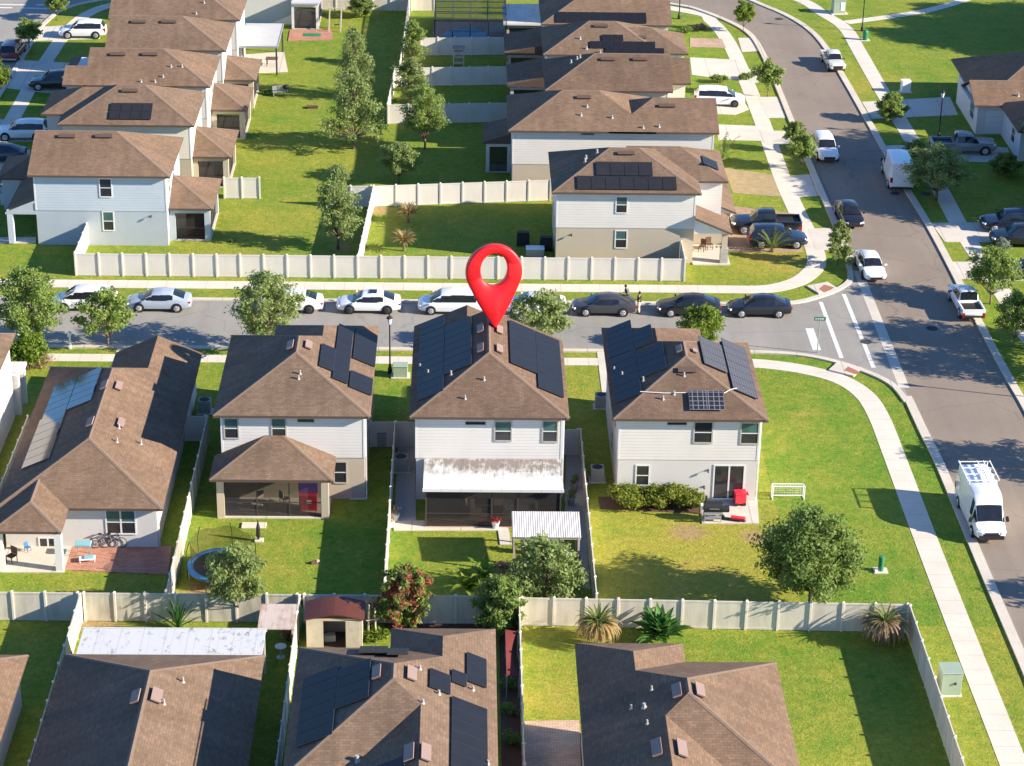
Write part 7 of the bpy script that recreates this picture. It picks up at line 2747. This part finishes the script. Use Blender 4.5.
# far west lawns
box_thing('garden_bench', 'grey garden bench on the lawn by the third west porch', 'bench', 279, 96, [('seat', 'steel', -0.6, 0.6, -0.2, 0.2, 0.4, 0.46), ('backrest', 'steel', -0.6, 0.6, 0.2, 0.25, 0.5, 0.95), ('leg', 'steel', -0.55, -0.48, -0.2, 0.2, 0, 0.4), ('leg', 'steel', 0.48, 0.55, -0.2, 0.2, 0, 0.4)], 0.2)
root = empty('kettle_grill', at(286, 95), 'black kettle grill beside the grey garden bench', 'grill')
mb = MB()
mb.lathe((0, 0, 0.75), [(0.05, -0.25), (0.26, -0.08), (0.3, 0.05), (0.26, 0.18), (0.08, 0.28)], 14)
mb.build('bowl', 'black', root)
for i in range(3):
    a = i * 2.1
    mb = MB()
    mb.obox((0.25 * math.cos(a), 0.25 * math.sin(a), 0), (0.1 * math.cos(a), 0.1 * math.sin(a), 0.6), 0.03, 0.03)
    mb.build('leg', 'steel', root)
box_thing('fire_pit', 'low dark fire pit on the sunny middle lawn', 'fire pit', 313, 108, [('bowl', 'wood_dark', -0.55, 0.45, -0.3, 0.3, 0, 0.2), ('rim_bar', 'black', -0.6, 0.5, -0.33, -0.29, 0.18, 0.24)], 0.1)
root = box_thing('outdoor_rug', 'green rug on the pink patio at the top', 'rug', 312, 35.5, [('rug_body', 'util_dark_green', -0.9, 0.9, -0.55, 0.55, 0, 0.02)], 0, None, 0.06)
root = empty('swing_frame', at(334, 30), 'timber swing frame beside the pink patio at top', 'swing frame')
mb = MB()
for x in (-0.5, 0.7):
    mb.obox((x, -0.8, 0), (x + 0.1, 0, 2.3), 0.1, 0.1)
    mb.obox((x, 0.8, 0), (x + 0.1, 0, 2.3), 0.1, 0.1)
mb.obox((-0.6, 0, 2.3), (1.0, 0, 2.3), 0.1, 0.1)
mb.build('frame', 'wood_pale', root)
mb = MB()
mb.obox((0.1, 0, 2.25), (0.1, 0, 0.6), 0.02, 0.02)
mb.obox((0.5, 0, 2.25), (0.5, 0, 0.6), 0.02, 0.02)
mb.box(0.05, 0.55, -0.12, 0.12, 0.55, 0.6)
mb.build('swing_seat', 'black', root)
root = empty('potting_shelf', at(458.5, 66), 'wooden shelf rack standing in the upper fenced yard', 'shelf rack')
for x in (-0.5, 0.5):
    mb = MB()
    mb.box(x - 0.06, x + 0.06, -0.3, 0.3, 0, 1.9)
    mb.build('side_panel', 'wood_pale', root)
for z in (0.3, 0.9, 1.5):
    mb = MB()
    mb.box(-0.43, 0.43, -0.3, 0.3, z, z + 0.05)
    mb.build('shelf', 'wood_pale', root)
mb = MB()
mb.box(-0.6, 0.6, -0.4, 0.4, 1.9, 1.97)
mb.build('roof', 'vent', root)
root = box_thing('patio_set', 'dark table with parasol under the striped patio cover', 'table', 272, 66, [('table_top', 'wood_dark', -0.6, 0.6, -0.5, 0.5, 0.7, 0.75), ('leg', 'black', -0.5, -0.44, -0.4, -0.34, 0, 0.7), ('leg', 'black', 0.44, 0.5, -0.4, -0.34, 0, 0.7), ('leg', 'black', -0.5, -0.44, 0.34, 0.4, 0, 0.7), ('leg', 'black', 0.44, 0.5, 0.34, 0.4, 0, 0.7)], 0, None, 0.05)

# ------------------------------------------------------------------ pool with its screen cage
pc = empty('pool_cage', Vector((-3.0, 222.6, 0)), 'dark framed pool screen cage at the top', 'pool cage')
O = (-3.0, 222.6, 0)
X0, X1, Y0, Y1, Zc = -3.0, 4.2, 222.8, 233.5, 3.4
fr = MB()
xs = [X0 + (X1 - X0) * i / 4 for i in range(5)]
ys = [Y0 + (Y1 - Y0) * i / 5 for i in range(6)]
for x in xs:
    fr.obox((x, Y1, 0), (x, Y1, Zc), 0.07, 0.07)
    fr.obox((x, Y0, 0), (x, Y0, Zc), 0.07, 0.07)
    fr.obox((x, Y0, Zc), (x, Y1, Zc), 0.07, 0.07)
for y in ys:
    fr.obox((X0, y, 0), (X0, y, Zc), 0.07, 0.07)
    fr.obox((X0, y, Zc), (X1, y, Zc), 0.07, 0.07)
for z in (0.05, 1.1):
    fr.obox((X0, Y1, z), (X1, Y1, z), 0.07, 0.07)
    fr.obox((X0, Y0, z), (X1, Y0, z), 0.07, 0.07)
fr.build('cage_frame', 'bronze', pc, O)
sc = MB()
sc.face([(X0, Y0, 0.1), (X1, Y0, 0.1), (X1, Y0, Zc), (X0, Y0, Zc)])
sc.face([(X0, Y1, 0.1), (X1, Y1, 0.1), (X1, Y1, Zc), (X0, Y1, Zc)])
sc.face([(X0, Y0, 0.1), (X0, Y1, 0.1), (X0, Y1, Zc), (X0, Y0, Zc)])
sc.face([(X0, Y0, Zc + 0.01), (X1, Y0, Zc + 0.01), (X1, Y1, Zc + 0.01), (X0, Y1, Zc + 0.01)])
sc.build('screen_wall', 'screen_light', pc, O, fix=False)
mb = MB()
mb.box(X0 - 0.2, X1, Y0 - 0.2, Y1 + 0.2, 0, 0.06)
structure('pool_deck', mb, 'paver_grey')
pl = MB()
cp = at(466, 34.0)
ring = [(cp.x + 2.1 * math.cos(t * math.pi / 14) * (1 + 0.12 * math.cos(2 * t * math.pi / 14)), cp.y + 2.2 * math.sin(t * math.pi / 14) - 0.4, 0) for t in range(28)]
pl.prism(ring, 0.04, 0.075)
structure('pool_water', pl, 'water')
# ------------------------------------------------------------------ light
SUN = Vector((1.0, -0.25, 0.453)).normalized()
elev = math.asin(SUN.z)
azim = math.atan2(SUN.x, SUN.y)
w = bpy.data.worlds.new('World')
scene.world = w
w.use_nodes = True
bg = w.node_tree.nodes['Background']
sky = w.node_tree.nodes.new('ShaderNodeTexSky')
sky.sky_type = 'NISHITA'
sky.sun_disc = False
sky.sun_elevation = elev
sky.sun_rotation = azim
sky.air_density = 1.0
sky.dust_density = 0.0
sky.ozone_density = 8.0
w.node_tree.links.new(sky.outputs[0], bg.inputs[0])
bg.inputs[1].default_value = 0.096
ld = bpy.data.lights.new('sun', 'SUN')
ld.energy = 4.7
ld.angle = R(0.5)
ld.color = (1.0, 0.895, 0.735)
lo = bpy.data.objects.new('sun', ld)
COL.objects.link(lo)
lo.rotation_euler = SUN.to_track_quat('Z', 'Y').to_euler()
lo.location = (60, 60, 120)

vs = scene.view_settings
vs.view_transform = 'Standard'
vs.look = 'None'
vs.gamma = 1.0
vs.use_curve_mapping = False
vs.exposure = 1.40
scene.cycles.max_bounces = 6
scene.cycles.transparent_max_bounces = 12
scene.cycles.use_denoising = True
